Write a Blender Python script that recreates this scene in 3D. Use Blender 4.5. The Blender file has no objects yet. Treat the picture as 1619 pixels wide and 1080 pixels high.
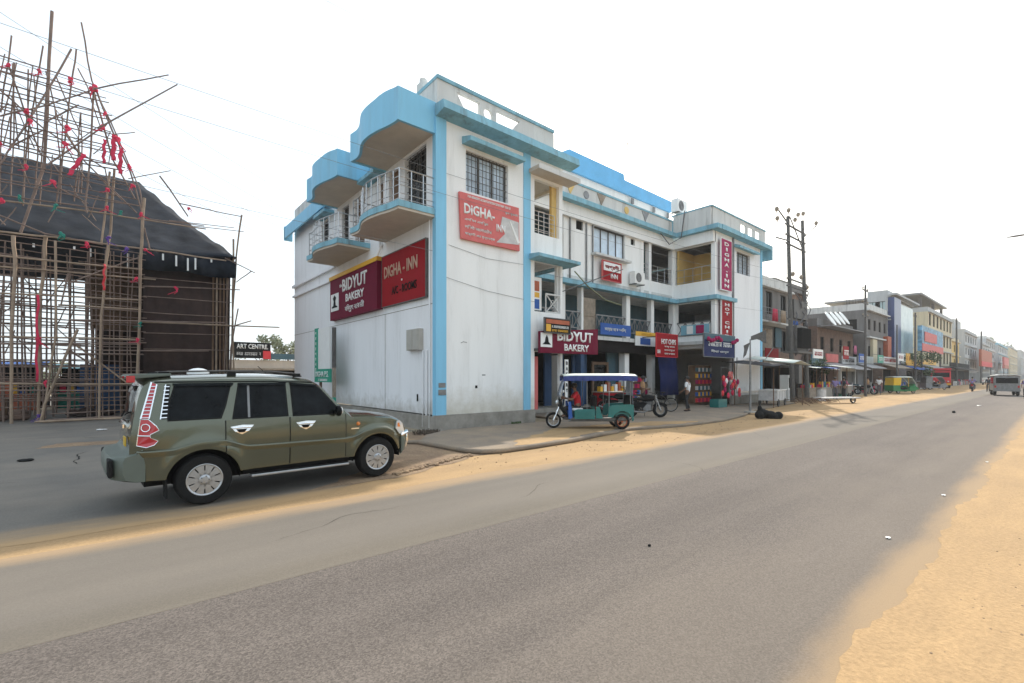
import bpy, bmesh, math, random
from mathutils import Vector, Matrix
from mathutils.geometry import tessellate_polygon
R=math.radians
rnd=random.Random(7)
S=bpy.context.scene
C=S.collection
# ---------------- camera, sky, sun, exposure
cd=bpy.data.cameras.new('camera'); cam=bpy.data.objects.new('camera',cd); C.objects.link(cam); S.camera=cam
cam.location=(0,0,1.83); cam.rotation_euler=(R(90),0,R(49.7-90))
cd.sensor_width=36; cd.lens=735/1619*36; cd.shift_y=54.5/1619; cd.clip_start=.05; cd.clip_end=4000
SUN_EL=40; SUN_AZ=math.atan2(.444,.896)       # towards the sun, from +X
sunv=Vector((math.cos(R(SUN_EL))*math.cos(SUN_AZ),math.cos(R(SUN_EL))*math.sin(SUN_AZ),math.sin(R(SUN_EL))))
W=bpy.data.worlds.new('World'); S.world=W; W.use_nodes=True
nt=W.node_tree; bg=nt.nodes['Background']; sky=nt.nodes.new('ShaderNodeTexSky'); sky.sky_type='NISHITA'; sky.sun_disc=False
sky.sun_elevation=R(SUN_EL); sky.sun_rotation=math.pi/2-SUN_AZ
sky.dust_density=6; sky.air_density=1.2; sky.ozone_density=1.0; sky.altitude=0
mixn=nt.nodes.new('ShaderNodeMix'); mixn.data_type='RGBA'; mixn.inputs[0].default_value=.5
mixn.inputs[7].default_value=(9.7,11.2,12.2,1)     # thin even cloud veil over the clear-sky model
nt.links.new(sky.outputs[0],mixn.inputs[6]); nt.links.new(mixn.outputs[2],bg.inputs[0]); bg.inputs[1].default_value=.1
sl=bpy.data.lights.new('sun','SUN'); sl.energy=2.8; sl.angle=R(.9); sl.color=(1,.93,.82)
so=bpy.data.objects.new('sun',sl); C.objects.link(so); so.rotation_euler=(-sunv).to_track_quat('-Z','Y').to_euler(); so.location=sunv*100
S.view_settings.view_transform='Standard'; S.view_settings.look='None'; S.view_settings.exposure=.8; S.view_settings.gamma=1
S.render.engine='CYCLES'
# ---------------- materials
M={}
def mat(name,col,rough=.8,var=.12,scale=3.,bump=.0,bscale=40.,metal=0.,coat=0.,dirt=0.,dirtcol=(.12,.10,.08),spec=.5,streak=False,emit=0,var2=0.,vs=None,subsurf=0,foot=None):
    m=bpy.data.materials.new(name); m.use_nodes=True; n=m.node_tree; N=n.nodes; L=n.links; b=N['Principled BSDF']
    b.inputs['Roughness'].default_value=rough; b.inputs['Metallic'].default_value=metal; b.inputs['Specular IOR Level'].default_value=spec
    if coat: b.inputs['Coat Weight'].default_value=coat; b.inputs['Coat Roughness'].default_value=.06
    tc=N.new('ShaderNodeNewGeometry'); src=tc.outputs['Position']
    mp=N.new('ShaderNodeMapping'); L.new(src,mp.inputs[0]); mp.inputs['Scale'].default_value=vs or ((1,1,1) if not streak else (1,1,.12))
    no=N.new('ShaderNodeTexNoise'); no.inputs['Scale'].default_value=scale; no.inputs['Detail'].default_value=8; no.inputs['Roughness'].default_value=.65; L.new(mp.outputs[0],no.inputs[0])
    mr=N.new('ShaderNodeMapRange'); mr.inputs[1].default_value=.3; mr.inputs[2].default_value=.7; mr.inputs[3].default_value=1-var; mr.inputs[4].default_value=1+var; L.new(no.outputs[0],mr.inputs[0])
    hs=N.new('ShaderNodeMix'); hs.data_type='RGBA'; hs.blend_type='MULTIPLY'; hs.inputs[0].default_value=1; hs.inputs[6].default_value=(*col,1); L.new(mr.outputs[0],hs.inputs[7]); out=hs.outputs[2]
    if var2:
        n3=N.new('ShaderNodeTexNoise'); n3.inputs['Scale'].default_value=bscale; n3.inputs['Detail'].default_value=3; L.new(src,n3.inputs[0])
        m3=N.new('ShaderNodeMapRange'); m3.inputs[1].default_value=.3; m3.inputs[2].default_value=.7; m3.inputs[3].default_value=1-var2; m3.inputs[4].default_value=1+var2; L.new(n3.outputs[0],m3.inputs[0])
        h3=N.new('ShaderNodeMix'); h3.data_type='RGBA'; h3.blend_type='MULTIPLY'; h3.inputs[0].default_value=1; L.new(out,h3.inputs[6]); L.new(m3.outputs[0],h3.inputs[7]); out=h3.outputs[2]
    if dirt:
        n2=N.new('ShaderNodeTexNoise'); n2.inputs['Scale'].default_value=.9 if not streak else 2.2; n2.inputs['Detail'].default_value=10; n2.inputs['Roughness'].default_value=.7; L.new(mp.outputs[0],n2.inputs[0])
        r2=N.new('ShaderNodeMapRange'); r2.inputs[1].default_value=.52; r2.inputs[2].default_value=.78; r2.inputs[3].default_value=0; r2.inputs[4].default_value=dirt; L.new(n2.outputs[0],r2.inputs[0])
        mx=N.new('ShaderNodeMix'); mx.data_type='RGBA'; L.new(r2.outputs[0],mx.inputs[0]); L.new(out,mx.inputs[6]); mx.inputs[7].default_value=(*dirtcol,1); out=mx.outputs[2]
    if foot:     # splash-back mud along the foot of a wall, ragged upper edge
        sx=N.new('ShaderNodeSeparateXYZ'); L.new(src,sx.inputs[0]); nf=N.new('ShaderNodeTexNoise'); nf.inputs['Scale'].default_value=2.5; nf.inputs['Detail'].default_value=9; nf.inputs['Roughness'].default_value=.7; L.new(src,nf.inputs[0])
        ma=N.new('ShaderNodeMath'); ma.operation='MULTIPLY_ADD'; L.new(nf.outputs[0],ma.inputs[0]); ma.inputs[1].default_value=1.6; ma.inputs[2].default_value=-.8
        mb_=N.new('ShaderNodeMath'); mb_.operation='ADD'; L.new(ma.outputs[0],mb_.inputs[0]); L.new(sx.outputs[2],mb_.inputs[1])
        rf=N.new('ShaderNodeMapRange'); rf.inputs[1].default_value=foot[1]; rf.inputs[2].default_value=foot[0]; rf.inputs[3].default_value=0; rf.inputs[4].default_value=.6; L.new(mb_.outputs[0],rf.inputs[0])
        mf=N.new('ShaderNodeMix'); mf.data_type='RGBA'; L.new(rf.outputs[0],mf.inputs[0]); L.new(out,mf.inputs[6]); mf.inputs[7].default_value=(*foot[2],1); out=mf.outputs[2]
    L.new(out,b.inputs['Base Color'])
    if emit: L.new(out,b.inputs['Emission Color']); b.inputs['Emission Strength'].default_value=emit
    if bump:
        nb=N.new('ShaderNodeTexNoise'); nb.inputs['Scale'].default_value=bscale; nb.inputs['Detail'].default_value=6; L.new(src,nb.inputs[0])
        bp=N.new('ShaderNodeBump'); bp.inputs['Strength'].default_value=bump; bp.inputs['Distance'].default_value=.02; L.new(nb.outputs[0],bp.inputs['Height']); L.new(bp.outputs[0],b.inputs['Normal'])
    M[name]=m; return m
mat('white_plaster',(.84,.84,.825),.85,.05,1.2,.15,25,dirt=.42,dirtcol=(.42,.41,.38),streak=True,foot=(.5,1.5,(.42,.36,.24)))
mat('side_plaster',(.82,.82,.83),.85,.05,.8,.12,25,dirt=.42,dirtcol=(.46,.45,.43),streak=True,foot=(.45,1.1,(.36,.33,.27)))
mat('blue_paint',(.22,.53,.74),.6,.08,2,.1,25,dirt=.45,dirtcol=(.18,.27,.33),streak=True)
mat('sky_paint',(.13,.45,.78),.6,.12,1,dirt=.45,dirtcol=(.2,.4,.6))
mat('weathered_blue',(.21,.43,.53),.7,.2,2,.1,25,dirt=.9,dirtcol=(.10,.12,.12),streak=True)
mat('stained_plaster',(.60,.60,.58),.88,.1,1.5,.15,25,dirt=.85,dirtcol=(.16,.16,.15),streak=True)
mat('cloth_tan',(.30,.22,.15),.9,.3,4)
mat('soffit',(.55,.48,.40),.85,.08,2,dirt=.3,dirtcol=(.3,.25,.2))
mat('yellow_paint',(.68,.47,.17),.8,.07,1.5,dirt=.3,dirtcol=(.4,.28,.12))
mat('concrete',(.30,.275,.24),.92,.22,2.5,.4,30,dirt=.7,dirtcol=(.10,.095,.07))
mat('grey_wall',(.165,.155,.148),.9,.25,1.6,.4,18,dirt=.7,dirtcol=(.10,.10,.10),streak=True)
mat('brick_wall',(.18,.115,.085),.92,.3,3,.5,14,dirt=.5,dirtcol=(.16,.14,.12))
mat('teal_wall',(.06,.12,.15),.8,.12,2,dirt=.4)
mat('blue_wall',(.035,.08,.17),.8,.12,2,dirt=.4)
mat('dark',(.010,.010,.010),.8,.3,3,spec=.2)
mat('dark_room',(.014,.012,.012),.95,.4,2,spec=.1)  # near-black colour stands in for the darkness of unlit interiors
mat('window_glass',(.50,.60,.70),.08,.35,.9,spec=.8)  # pale blue colour stands in for sky reflected in the panes
mat('dark_glass',(.006,.007,.008),.06,.95,4.5,spec=.12)  # strong colour mottling imitates reflections and shapes seen through the glass
mat('steel',(.50,.50,.50),.3,.1,8,metal=.9)
mat('dull_metal',(.22,.22,.22),.5,.25,6,metal=.6)
mat('chrome',(.85,.85,.86),.10,.03,8,metal=1)
mat('alloy',(.42,.43,.44),.3,.1,20,metal=.7)
mat('iron',(.09,.085,.08),.6,.3,8)
mat('black_rubber',(.012,.012,.012),.8,.25,30,.3,120,spec=.2)
mat('maroon_board',(.15,.006,.028),.65,.1,2,spec=.15)
mat('red_board',(.30,.008,.014),.65,.1,2,spec=.15)
mat('bright_red',(.62,.03,.04),.6,.1,3)
mat('faded_red',(.60,.13,.12),.6,.12,3,dirt=.15,dirtcol=(.7,.3,.3))
mat('purple_red',(.34,.015,.09),.65,.1,2,spec=.2)
mat('board_white',(.80,.80,.78),.5,.04,2)
mat('paper_grey',(.56,.55,.54),.8,.2,4)
mat('board_yellow',(.75,.40,.03),.5,.08,2)
mat('board_blue',(.04,.11,.36),.65,.1,2,spec=.2)
mat('board_navy',(.012,.02,.09),.65,.2,2,spec=.2)
mat('board_green',(.02,.30,.20),.5,.1,2)
mat('tan_text',(.55,.36,.26),.5,.1,4)
mat('orange',(.42,.10,.04),.6,.2,3)
mat('bamboo',(.30,.215,.15),.7,.35,2.2,dirt=.4,dirtcol=(.16,.11,.08))
mat('backlit_bamboo',(.21,.145,.115),.75,.35,2.2,dirt=.4,dirtcol=(.10,.07,.06))  # darker copy of bamboo, with the backlit look put into its colour
mat('cloth_red',(.60,.03,.08),.9,.2,5)
mat('cloth_green',(.02,.20,.15),.9,.2,5)
mat('cloth_violet',(.10,.04,.24),.9,.2,5)
mat('tarp',(.015,.018,.025),.7,.6,1.1,.35,5,dirt=.35,dirtcol=(.045,.05,.06),spec=.12)
mat('brown_cloth',(.045,.025,.020),.95,.35,1.4,.3,8)
mat('wood',(.14,.08,.045),.8,.3,4)
mat('dusty_wood',(.28,.23,.18),.85,.3,4)
mat('lamp_glass',(.75,.78,.80),.15,.03,5)
mat('box_beige',(.42,.40,.36),.6,.1,5)
mat('cable',(.10,.10,.11),.7,.1,5)
mat('skin',(.20,.105,.065),.6,.06,20)
mat('hair',(.012,.010,.010),.6,.2,40)
mat('leaf_green',(.075,.11,.04),.6,.4,1.5)
mat('leaf_pale',(.20,.22,.13),.7,.35,.8)
mat('bark',(.10,.075,.055),.9,.3,6)
# ---------------- mesh helpers
def wm(o):
    m=Matrix.Identity(4)
    while o is not None: m=o.matrix_basis@m; o=o.parent
    return m
SPLIT={'back_wall','inner_wall','plinth','balcony_floor','parapet','balcony_wall','column','eaves','shop_wall','roof_slab','floor_slab','pilaster','roof_stub','shop_back','ledge','front_wall','side_wall','rooftop_storey','rooftop_parapet','vent','yellow_lining','parapet_coping','drain_spout','drain_pipe','moulding','wall_mark','poster_scrap','bracket','emblem','meter_box','parapet_ornament','balcony_hood','slab_edge','lintel_band','step_bracket','flower','cargo','leg','post','upright','goods','bag','white_tag','inner_frame','shelter_column','cross_arm'}
class MB:
    def __init__(s): s.v=[]; s.f=[]
    def add(s,vs,fs):
        k=len(s.v); s.v+= [Vector(p) for p in vs]; s.f+=[tuple(i+k for i in f) for f in fs]; return s
    def box(s,x0,x1,y0,y1,z0,z1):
        return s.add([(x0,y0,z0),(x1,y0,z0),(x1,y1,z0),(x0,y1,z0),(x0,y0,z1),(x1,y0,z1),(x1,y1,z1),(x0,y1,z1)],
          [(0,3,2,1),(4,5,6,7),(0,1,5,4),(1,2,6,5),(2,3,7,6),(3,0,4,7)])
    def tube(s,pts,r,n=8,cap=True):
        pts=[Vector(p) for p in pts]; rs=r if isinstance(r,(list,tuple)) else [r]*len(pts); k=len(s.v); up=None
        for i,p in enumerate(pts):
            d=(pts[min(i+1,len(pts)-1)]-pts[max(i-1,0)]).normalized()
            if up is None: up=Vector((0,0,1)) if abs(d.z)<.9 else Vector((1,0,0))
            a=d.cross(up).normalized(); b=a.cross(d).normalized(); up=b
            for j in range(n):
                t=2*math.pi*j/n; s.v.append(p+(a*math.cos(t)+b*math.sin(t))*rs[i])
        for i in range(len(pts)-1):
            for j in range(n):
                a=k+i*n+j; b=k+i*n+(j+1)%n; s.f.append((a,b,b+n,a+n))
        if cap: s.f.append(tuple(k+j for j in range(n))[::-1]); s.f.append(tuple(k+(len(pts)-1)*n+j for j in range(n)))
        return s
    def beam(s,p,q,w,h):
        p=Vector(p);q=Vector(q); d=(q-p).normalized(); up=Vector((0,0,1)) if abs(d.z)<.95 else Vector((1,0,0))
        a=d.cross(up).normalized()*w/2; b=a.cross(d).normalized()*h/2
        vs=[p-a-b,p+a-b,p+a+b,p-a+b,q-a-b,q+a-b,q+a+b,q-a+b]
        return s.add(vs,[(0,1,2,3),(7,6,5,4),(0,4,5,1),(1,5,6,2),(2,6,7,3),(3,7,4,0)])
    def prism(s,poly,fn,a,b):     # poly 2D, fn(p,q,t)->xyz, extruded t from a to b
        n=len(poly); k=len(s.v)
        tri=tessellate_polygon([[Vector((x,y,0)) for x,y in poly]])
        s.v+=[Vector(fn(x,y,a)) for x,y in poly]+[Vector(fn(x,y,b)) for x,y in poly]
        for t in tri: s.f.append(tuple(k+i for i in t)); s.f.append(tuple(k+n+i for i in reversed(t)))
        for i in range(n): j=(i+1)%n; s.f.append((k+i,k+j,k+n+j,k+n+i))
        return s
    def lathe(s,prof,c=(0,0,0),axis='z',n=24,fn=None):
        k=len(s.v); c=Vector(c); m=len(prof)
        for i in range(n):
            t=2*math.pi*i/n
            for r,h in prof:
                p={'z':(r*math.cos(t),r*math.sin(t),h),'y':(r*math.cos(t),h,r*math.sin(t)),'x':(h,r*math.cos(t),r*math.sin(t))}[axis]
                s.v.append(c+Vector(p))
        for i in range(n):
            for j in range(m-1):
                a=k+i*m+j; b=k+((i+1)%n)*m+j; s.f.append((a,b,b+1,a+1))
        return s
    def holes(s,fn,a0,a1,z0,z1,t0,t1,hs):   # wall with rectangular holes; fn(a,z,t)->xyz
        A=sorted({a0,a1}|{min(max(h[i],a0),a1) for h in hs for i in (0,1)}); Z=sorted({z0,z1}|{min(max(h[i],z0),z1) for h in hs for i in (2,3)})
        for i in range(len(A)-1):
            j=0
            while j<len(Z)-1:
                am=(A[i]+A[i+1])/2
                inh=lambda q:any(h[0]<am<h[1] and h[2]<(Z[q]+Z[q+1])/2<h[3] for h in hs)
                if inh(j): j+=1; continue
                k=j
                while k+1<len(Z)-1 and not inh(k+1): k+=1
                s.prism([(A[i],Z[j]),(A[i+1],Z[j]),(A[i+1],Z[k+1]),(A[i],Z[k+1])],fn,t0,t1); j=k+1
        return s
    def grid(s,pts,closed=False):   # pts[i][j]
        k=len(s.v); n=len(pts); m=len(pts[0])
        for r in pts: s.v+=[Vector(p) for p in r]
        for i in range(n-1):
            for j in range(m-1): a=k+i*m+j; s.f.append((a,a+m,a+m+1,a+1))
        return s
    def sphere(s,c,r,n=12,sc=(1,1,1)):
        prof=[(r*math.sin(math.pi*i/(n//2)),-r*math.cos(math.pi*i/(n//2))) for i in range(n//2+1)]
        k=len(s.v); s.lathe(prof,(0,0,0),'z',n)
        for i in range(k,len(s.v)): v=s.v[i]; s.v[i]=Vector((v.x*sc[0]+c[0],v.y*sc[1]+c[1],v.z*sc[2]+c[2]))
        return s
    def pieces(s):
        par=list(range(len(s.v)))
        def fd(a):
            while par[a]!=a: par[a]=par[par[a]]; a=par[a]
            return a
        for f in s.f:
            for i in f[1:]: par[fd(i)]=fd(f[0])
        G={}
        for f in s.f: G.setdefault(fd(f[0]),[]).append(f)
        L=[]
        for fs in G.values():
            ids=sorted({i for f in fs for i in f}); P=[s.v[i] for i in ids]
            L.append([[min(p[k] for p in P)-.012 for k in range(3)],[max(p[k] for p in P)+.012 for k in range(3)],fs])
        ch=True
        while ch:
            ch=False
            for i in range(len(L)):
                for j in range(i+1,len(L)):
                    if all(L[i][0][k]<=L[j][1][k] and L[j][0][k]<=L[i][1][k] for k in range(3)):
                        L[i]=[[min(L[i][0][k],L[j][0][k]) for k in range(3)],[max(L[i][1][k],L[j][1][k]) for k in range(3)],L[i][2]+L[j][2]]; L.pop(j); ch=True; break
                if ch: break
        out=[]
        for a,b,fs in L:
            ids=sorted({i for f in fs for i in f}); mp={q:n for n,q in enumerate(ids)}; m=MB(); m.v=[s.v[i] for i in ids]; m.f=[tuple(mp[i] for i in f) for f in fs]; out.append(m)
        return out
    def build(s,name,m,parent=None,world=False,bevel=0,smooth=False,kind=None,label=None,solid=0,merge=False,split=False):
        if split or name in SPLIT:
            ps=s.pieces()
            if len(ps)>1:
                for q in ps: r_=q.build(name,m,parent,world,bevel,smooth,kind,label,solid,merge,False)
                return r_
        me=bpy.data.meshes.new(name); vs=s.v
        if world and parent is not None: inv=wm(parent).inverted(); vs=[inv@v for v in vs]
        me.from_pydata([tuple(v) for v in vs],[],s.f)
        bm=bmesh.new(); bm.from_mesh(me)
        if merge or smooth: bmesh.ops.remove_doubles(bm,verts=bm.verts,dist=1e-5)
        bmesh.ops.recalc_face_normals(bm,faces=bm.faces); bm.to_mesh(me); bm.free()
        me.materials.append(M[m] if isinstance(m,str) else m)
        o=bpy.data.objects.new(name,me); C.objects.link(o); o.parent=parent
        if smooth:
            for p in me.polygons: p.use_smooth=True
            me.set_sharp_from_angle(angle=R(40))
        if bevel: b=o.modifiers.new('b','BEVEL'); b.width=bevel; b.segments=2; b.limit_method='ANGLE'
        if solid: b=o.modifiers.new('s','SOLIDIFY'); b.thickness=solid; b.offset=0
        if kind: o['kind']=kind
        if label: o['label']=label
        return o
def thing(name,label,cat,loc=(0,0,0),rz=0,group=None):
    o=bpy.data.objects.new(name,None); C.objects.link(o); o.location=loc; o.rotation_euler=(0,0,rz); o.empty_display_size=.1
    tag(o,label,cat,group); return o
def tag(o,label,cat,group=None):
    o['label']=label; o['category']=cat
    if group: o['group']=group
    return o
def dup(root,loc,rz,label):
    def cp(o,par):
        c=o.copy(); C.objects.link(c); c.parent=par
        for ch in [x for x in o.children]: cp(ch,c)
        return c
    r=cp(root,None); r.location=loc; r.rotation_euler=(0,0,rz); r['label']=label; return r
FV=lambda a,z,t:(a,t,z)      # wall facing -Y: a along x
FU=lambda a,z,t:(t,a,z)      # wall facing -X: a along y
FZ=lambda a,b,t:(a,b,t)
def text(body,m,parent,origin,right,up,size,name='lettering',width=None,depth=.012,offset=0,font=None,shear=0,spacing=1,align='LEFT'):
    cu=bpy.data.curves.new('t','FONT'); cu.body=body; cu.size=1; cu.extrude=.0; cu.offset=offset; cu.resolution_u=2; cu.space_character=spacing; cu.shear=shear
    o=bpy.data.objects.new('t',cu); C.objects.link(o); dg=bpy.context.evaluated_depsgraph_get(); me=bpy.data.meshes.new_from_object(o.evaluated_get(dg)); bpy.data.objects.remove(o)
    if not me.vertices: return None
    xs=[v.co.x for v in me.vertices]; ys=[v.co.y for v in me.vertices]; x0,x1,y0,y1=min(xs),max(xs),min(ys),max(ys)
    r=Vector(right).normalized(); u=Vector(up).normalized(); n=r.cross(u)
    sy=size/max(y1-y0,.01); sx=(width/max(x1-x0,.01)) if width else sy
    W_=wm(parent).inverted() if parent else Matrix.Identity(4)
    bm=bmesh.new(); bm.from_mesh(me)
    for v in bm.verts: v.co=Vector(origin)+r*(v.co.x-x0)*sx+u*(v.co.y-y0)*sy
    res=bmesh.ops.extrude_face_region(bm,geom=bm.faces[:])
    for g in res['geom']:
        if isinstance(g,bmesh.types.BMVert): g.co+=n*depth
    for v in bm.verts: v.co=W_@v.co
    bmesh.ops.recalc_face_normals(bm,faces=bm.faces); bm.to_mesh(me); bm.free()
    me.materials.clear(); me.materials.append(M[m]); me.name=name
    o=bpy.data.objects.new(name,me); C.objects.link(o); o.parent=parent; return o
def wiggly(pts,amp,step,seed=0,closed=True):
    r=random.Random(seed); out=[]; n=len(pts)
    for i in range(n if closed else n-1):
        a=Vector(pts[i]).to_2d(); b=Vector(pts[(i+1)%n]).to_2d(); L=(b-a).length; k=max(1,min(400,int(L/step)))
        for j in range(k):
            p=a.lerp(b,j/k); am=amp if 0<j or 1 else 0; out.append((p.x+r.uniform(-am,am),p.y+r.uniform(-am,am)))
    return out
def sheet(name,poly,z,m,kind='structure'):
    mb=MB(); tri=tessellate_polygon([[Vector((x,y,0)) for x,y in poly]]); mb.v=[Vector((x,y,z)) for x,y in poly]; mb.f=[tuple(t) for t in tri]
    o=mb.build(name,m,None); o['kind']=kind
    for p in o.data.polygons:
        pass
    if o.data.polygons and o.data.polygons[0].normal.z<0: o.data.flip_normals()
    return o
# ---------------- ground materials
def ground_mat(name,c1,c2,scale,fine,fscale,bump,rough=.95,edge=None,tracks=False,aggr=0,streaks=0):
    m=bpy.data.materials.new(name); m.use_nodes=True; n=m.node_tree; N=n.nodes; L=n.links; b=N['Principled BSDF']; b.inputs['Roughness'].default_value=rough; b.inputs['Specular IOR Level'].default_value=.3
    g=N.new('ShaderNodeNewGeometry'); mp=N.new('ShaderNodeMapping'); L.new(g.outputs['Position'],mp.inputs[0]); mp.inputs['Scale'].default_value=(.35 if tracks else 1,1,1)
    a=N.new('ShaderNodeTexNoise'); a.inputs['Scale'].default_value=scale; a.inputs['Detail'].default_value=10; a.inputs['Roughness'].default_value=.6; L.new(mp.outputs[0],a.inputs[0])
    r=N.new('ShaderNodeMapRange'); r.inputs[1].default_value=.35; r.inputs[2].default_value=.68; L.new(a.outputs[0],r.inputs[0])
    mx=N.new('ShaderNodeMix'); mx.data_type='RGBA'; mx.inputs[6].default_value=(*c1,1); mx.inputs[7].default_value=(*c2,1); L.new(r.outputs[0],mx.inputs[0])
    f=N.new('ShaderNodeTexNoise'); f.inputs['Scale'].default_value=fscale; f.inputs['Detail'].default_value=4; f.inputs['Roughness'].default_value=.7; L.new(g.outputs['Position'],f.inputs[0])
    fr=N.new('ShaderNodeMapRange'); fr.inputs[1].default_value=.3; fr.inputs[2].default_value=.7; fr.inputs[3].default_value=1-fine; fr.inputs[4].default_value=1+fine; L.new(f.outputs[0],fr.inputs[0])
    mu=N.new('ShaderNodeMix'); mu.data_type='RGBA'; mu.blend_type='MULTIPLY'; mu.inputs[0].default_value=1; L.new(mx.outputs[2],mu.inputs[6]); L.new(fr.outputs[0],mu.inputs[7]); out=mu.outputs[2]
    if aggr:
        vo=N.new('ShaderNodeTexVoronoi'); vo.inputs['Scale'].default_value=95; L.new(g.outputs['Position'],vo.inputs[0])
        vr=N.new('ShaderNodeMapRange'); vr.inputs[1].default_value=0; vr.inputs[2].default_value=1; vr.inputs[3].default_value=1-aggr; vr.inputs[4].default_value=1+aggr
        sp=N.new('ShaderNodeSeparateColor'); L.new(vo.outputs['Color'],sp.inputs[0]); L.new(sp.outputs[0],vr.inputs[0])
        m2=N.new('ShaderNodeMix'); m2.data_type='RGBA'; m2.blend_type='MULTIPLY'; m2.inputs[0].default_value=1; L.new(out,m2.inputs[6]); L.new(vr.outputs[0],m2.inputs[7]); out=m2.outputs[2]
    if streaks:
        mp3=N.new('ShaderNodeMapping'); mp3.inputs['Scale'].default_value=(.035,1.6,1); L.new(g.outputs['Position'],mp3.inputs[0]); n5=N.new('ShaderNodeTexNoise'); n5.inputs['Scale'].default_value=1.1; n5.inputs['Detail'].default_value=6; L.new(mp3.outputs[0],n5.inputs[0])
        r5=N.new('ShaderNodeMapRange'); r5.inputs[1].default_value=.3; r5.inputs[2].default_value=.7; r5.inputs[3].default_value=1-streaks; r5.inputs[4].default_value=1+streaks; L.new(n5.outputs[0],r5.inputs[0])
        m5=N.new('ShaderNodeMix'); m5.data_type='RGBA'; m5.blend_type='MULTIPLY'; m5.inputs[0].default_value=1; L.new(out,m5.inputs[6]); L.new(r5.outputs[0],m5.inputs[7]); out=m5.outputs[2]
        n6=N.new('ShaderNodeTexNoise'); n6.inputs['Scale'].default_value=.55; n6.inputs['Detail'].default_value=12; n6.inputs['Roughness'].default_value=.75; L.new(g.outputs['Position'],n6.inputs[0])
        r6=N.new('ShaderNodeMapRange'); r6.inputs[1].default_value=.62; r6.inputs[2].default_value=.8; r6.inputs[3].default_value=0; r6.inputs[4].default_value=.45; L.new(n6.outputs[0],r6.inputs[0])
        m6=N.new('ShaderNodeMix'); m6.data_type='RGBA'; L.new(r6.outputs[0],m6.inputs[0]); L.new(out,m6.inputs[6]); m6.inputs[7].default_value=(.075,.068,.062,1); out=m6.outputs[2]
    if edge:     # dust drifting in from a side: (lo, hi, colour) along y, several
        sx=N.new('ShaderNodeSeparateXYZ'); L.new(g.outputs['Position'],sx.inputs[0])
        for lo,hi,col,amt in edge:
            nn=N.new('ShaderNodeTexNoise'); nn.inputs['Scale'].default_value=1.3; nn.inputs['Detail'].default_value=8; nn.inputs['Roughness'].default_value=.65; mp2=N.new('ShaderNodeMapping'); mp2.inputs['Scale'].default_value=(.3,1.2,1); L.new(g.outputs['Position'],mp2.inputs[0]); L.new(mp2.outputs[0],nn.inputs[0])
            ad=N.new('ShaderNodeMath'); ad.operation='MULTIPLY_ADD'; L.new(nn.outputs[0],ad.inputs[0]); ad.inputs[1].default_value=(hi-lo)*1.4; ad.inputs[2].default_value=-(hi-lo)*.7
            a2=N.new('ShaderNodeMath'); a2.operation='ADD'; L.new(ad.outputs[0],a2.inputs[0]); L.new(sx.outputs[1],a2.inputs[1])
            er=N.new('ShaderNodeMapRange'); er.interpolation_type='SMOOTHSTEP'; er.inputs[1].default_value=lo; er.inputs[2].default_value=hi; er.inputs[3].default_value=0; er.inputs[4].default_value=amt; L.new(a2.outputs[0],er.inputs[0])
            m4=N.new('ShaderNodeMix'); m4.data_type='RGBA'; L.new(er.outputs[0],m4.inputs[0]); L.new(out,m4.inputs[6]); m4.inputs[7].default_value=(*col,1); out=m4.outputs[2]
    L.new(out,b.inputs['Base Color'])
    bp=N.new('ShaderNodeBump'); bp.inputs['Strength'].default_value=bump; bp.inputs['Distance'].default_value=.02; L.new(f.outputs[0],bp.inputs['Height'])
    b2=N.new('ShaderNodeBump'); b2.inputs['Strength'].default_value=bump*.7; b2.inputs['Distance'].default_value=.06; L.new(a.outputs[0],b2.inputs['Height']); L.new(bp.outputs[0],b2.inputs['Normal']); L.new(b2.outputs[0],b.inputs['Normal'])
    M[name]=m; return m
SAND=(.375,.247,.127)
ground_mat('sand',(.41,.268,.135),(.32,.212,.112),1.3,.16,28,.6,tracks=True)
ground_mat('dirt',(.20,.135,.09),(.30,.21,.13),1.6,.3,22,.9)
ground_mat('road_dark',(.108,.091,.080),(.134,.113,.098),.5,.12,60,.3,tracks=True,aggr=.34,streaks=.10,edge=[(1.22,.88,SAND,1),(3.3,1.2,(.20,.165,.13),.4)])
ground_mat('road_light',(.134,.116,.094),(.162,.138,.109),.6,.09,60,.2,tracks=True,aggr=.08,streaks=.10,edge=[(6.35,6.85,SAND,1),(4.5,5.2,(.18,.16,.145),.3)])
ground_mat('forecourt',(.132,.123,.111),(.19,.168,.142),.5,.14,35,.3,streaks=.06,edge=[(8.2,7.25,(.375,.247,.127),1)])
ground_mat('pavement',(.19,.158,.128),(.29,.225,.160),.8,.15,25,.3)
ground_mat('far_ground',(.36,.29,.20),(.28,.24,.17),.05,.1,5,.1)
# ---------------- ground
def verge(name,v_edge,v_far,seed,amp=.09):
    r=random.Random(seed); P=[(-40,v_far),(420,v_far)]; u=420; n=0
    E=[]; u=-40
    while u<420: E.append((u,v_edge+amp*math.sin(u*1.3+seed)+amp*.6*math.sin(u*3.7)+r.uniform(-.035,.035))); u+=.12 if u<30 else 1.0
    return sheet(name,P+E[::-1],.0075,'sand')
verge('sand_verge_near',.86,-12,3,.045); 
sheet('ground',[(-900,-900),(1500,-900),(1500,1500),(-900,1500)],-.004,'far_ground')
sheet('sand_verge',wiggly([(-40,-12),(420,-12),(420,12.5),(-40,12.5)],.0,20),.0,'sand')
sheet('road_dark_lane',[(-60,.4),(450,.4),(450,4.5),(-60,4.5)],.004,'road_dark')
sheet('road_light_lane',[(-60,4.503)]+[(x,4.503) for x in (450,)]+[(450,6.95)]+[(-60+510*(1-i/900),6.9+.09*math.sin(i*.37)+rnd.uniform(-.05,.05)) for i in range(1,900)]+[(-60,6.95)],.004,'road_light')
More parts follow.
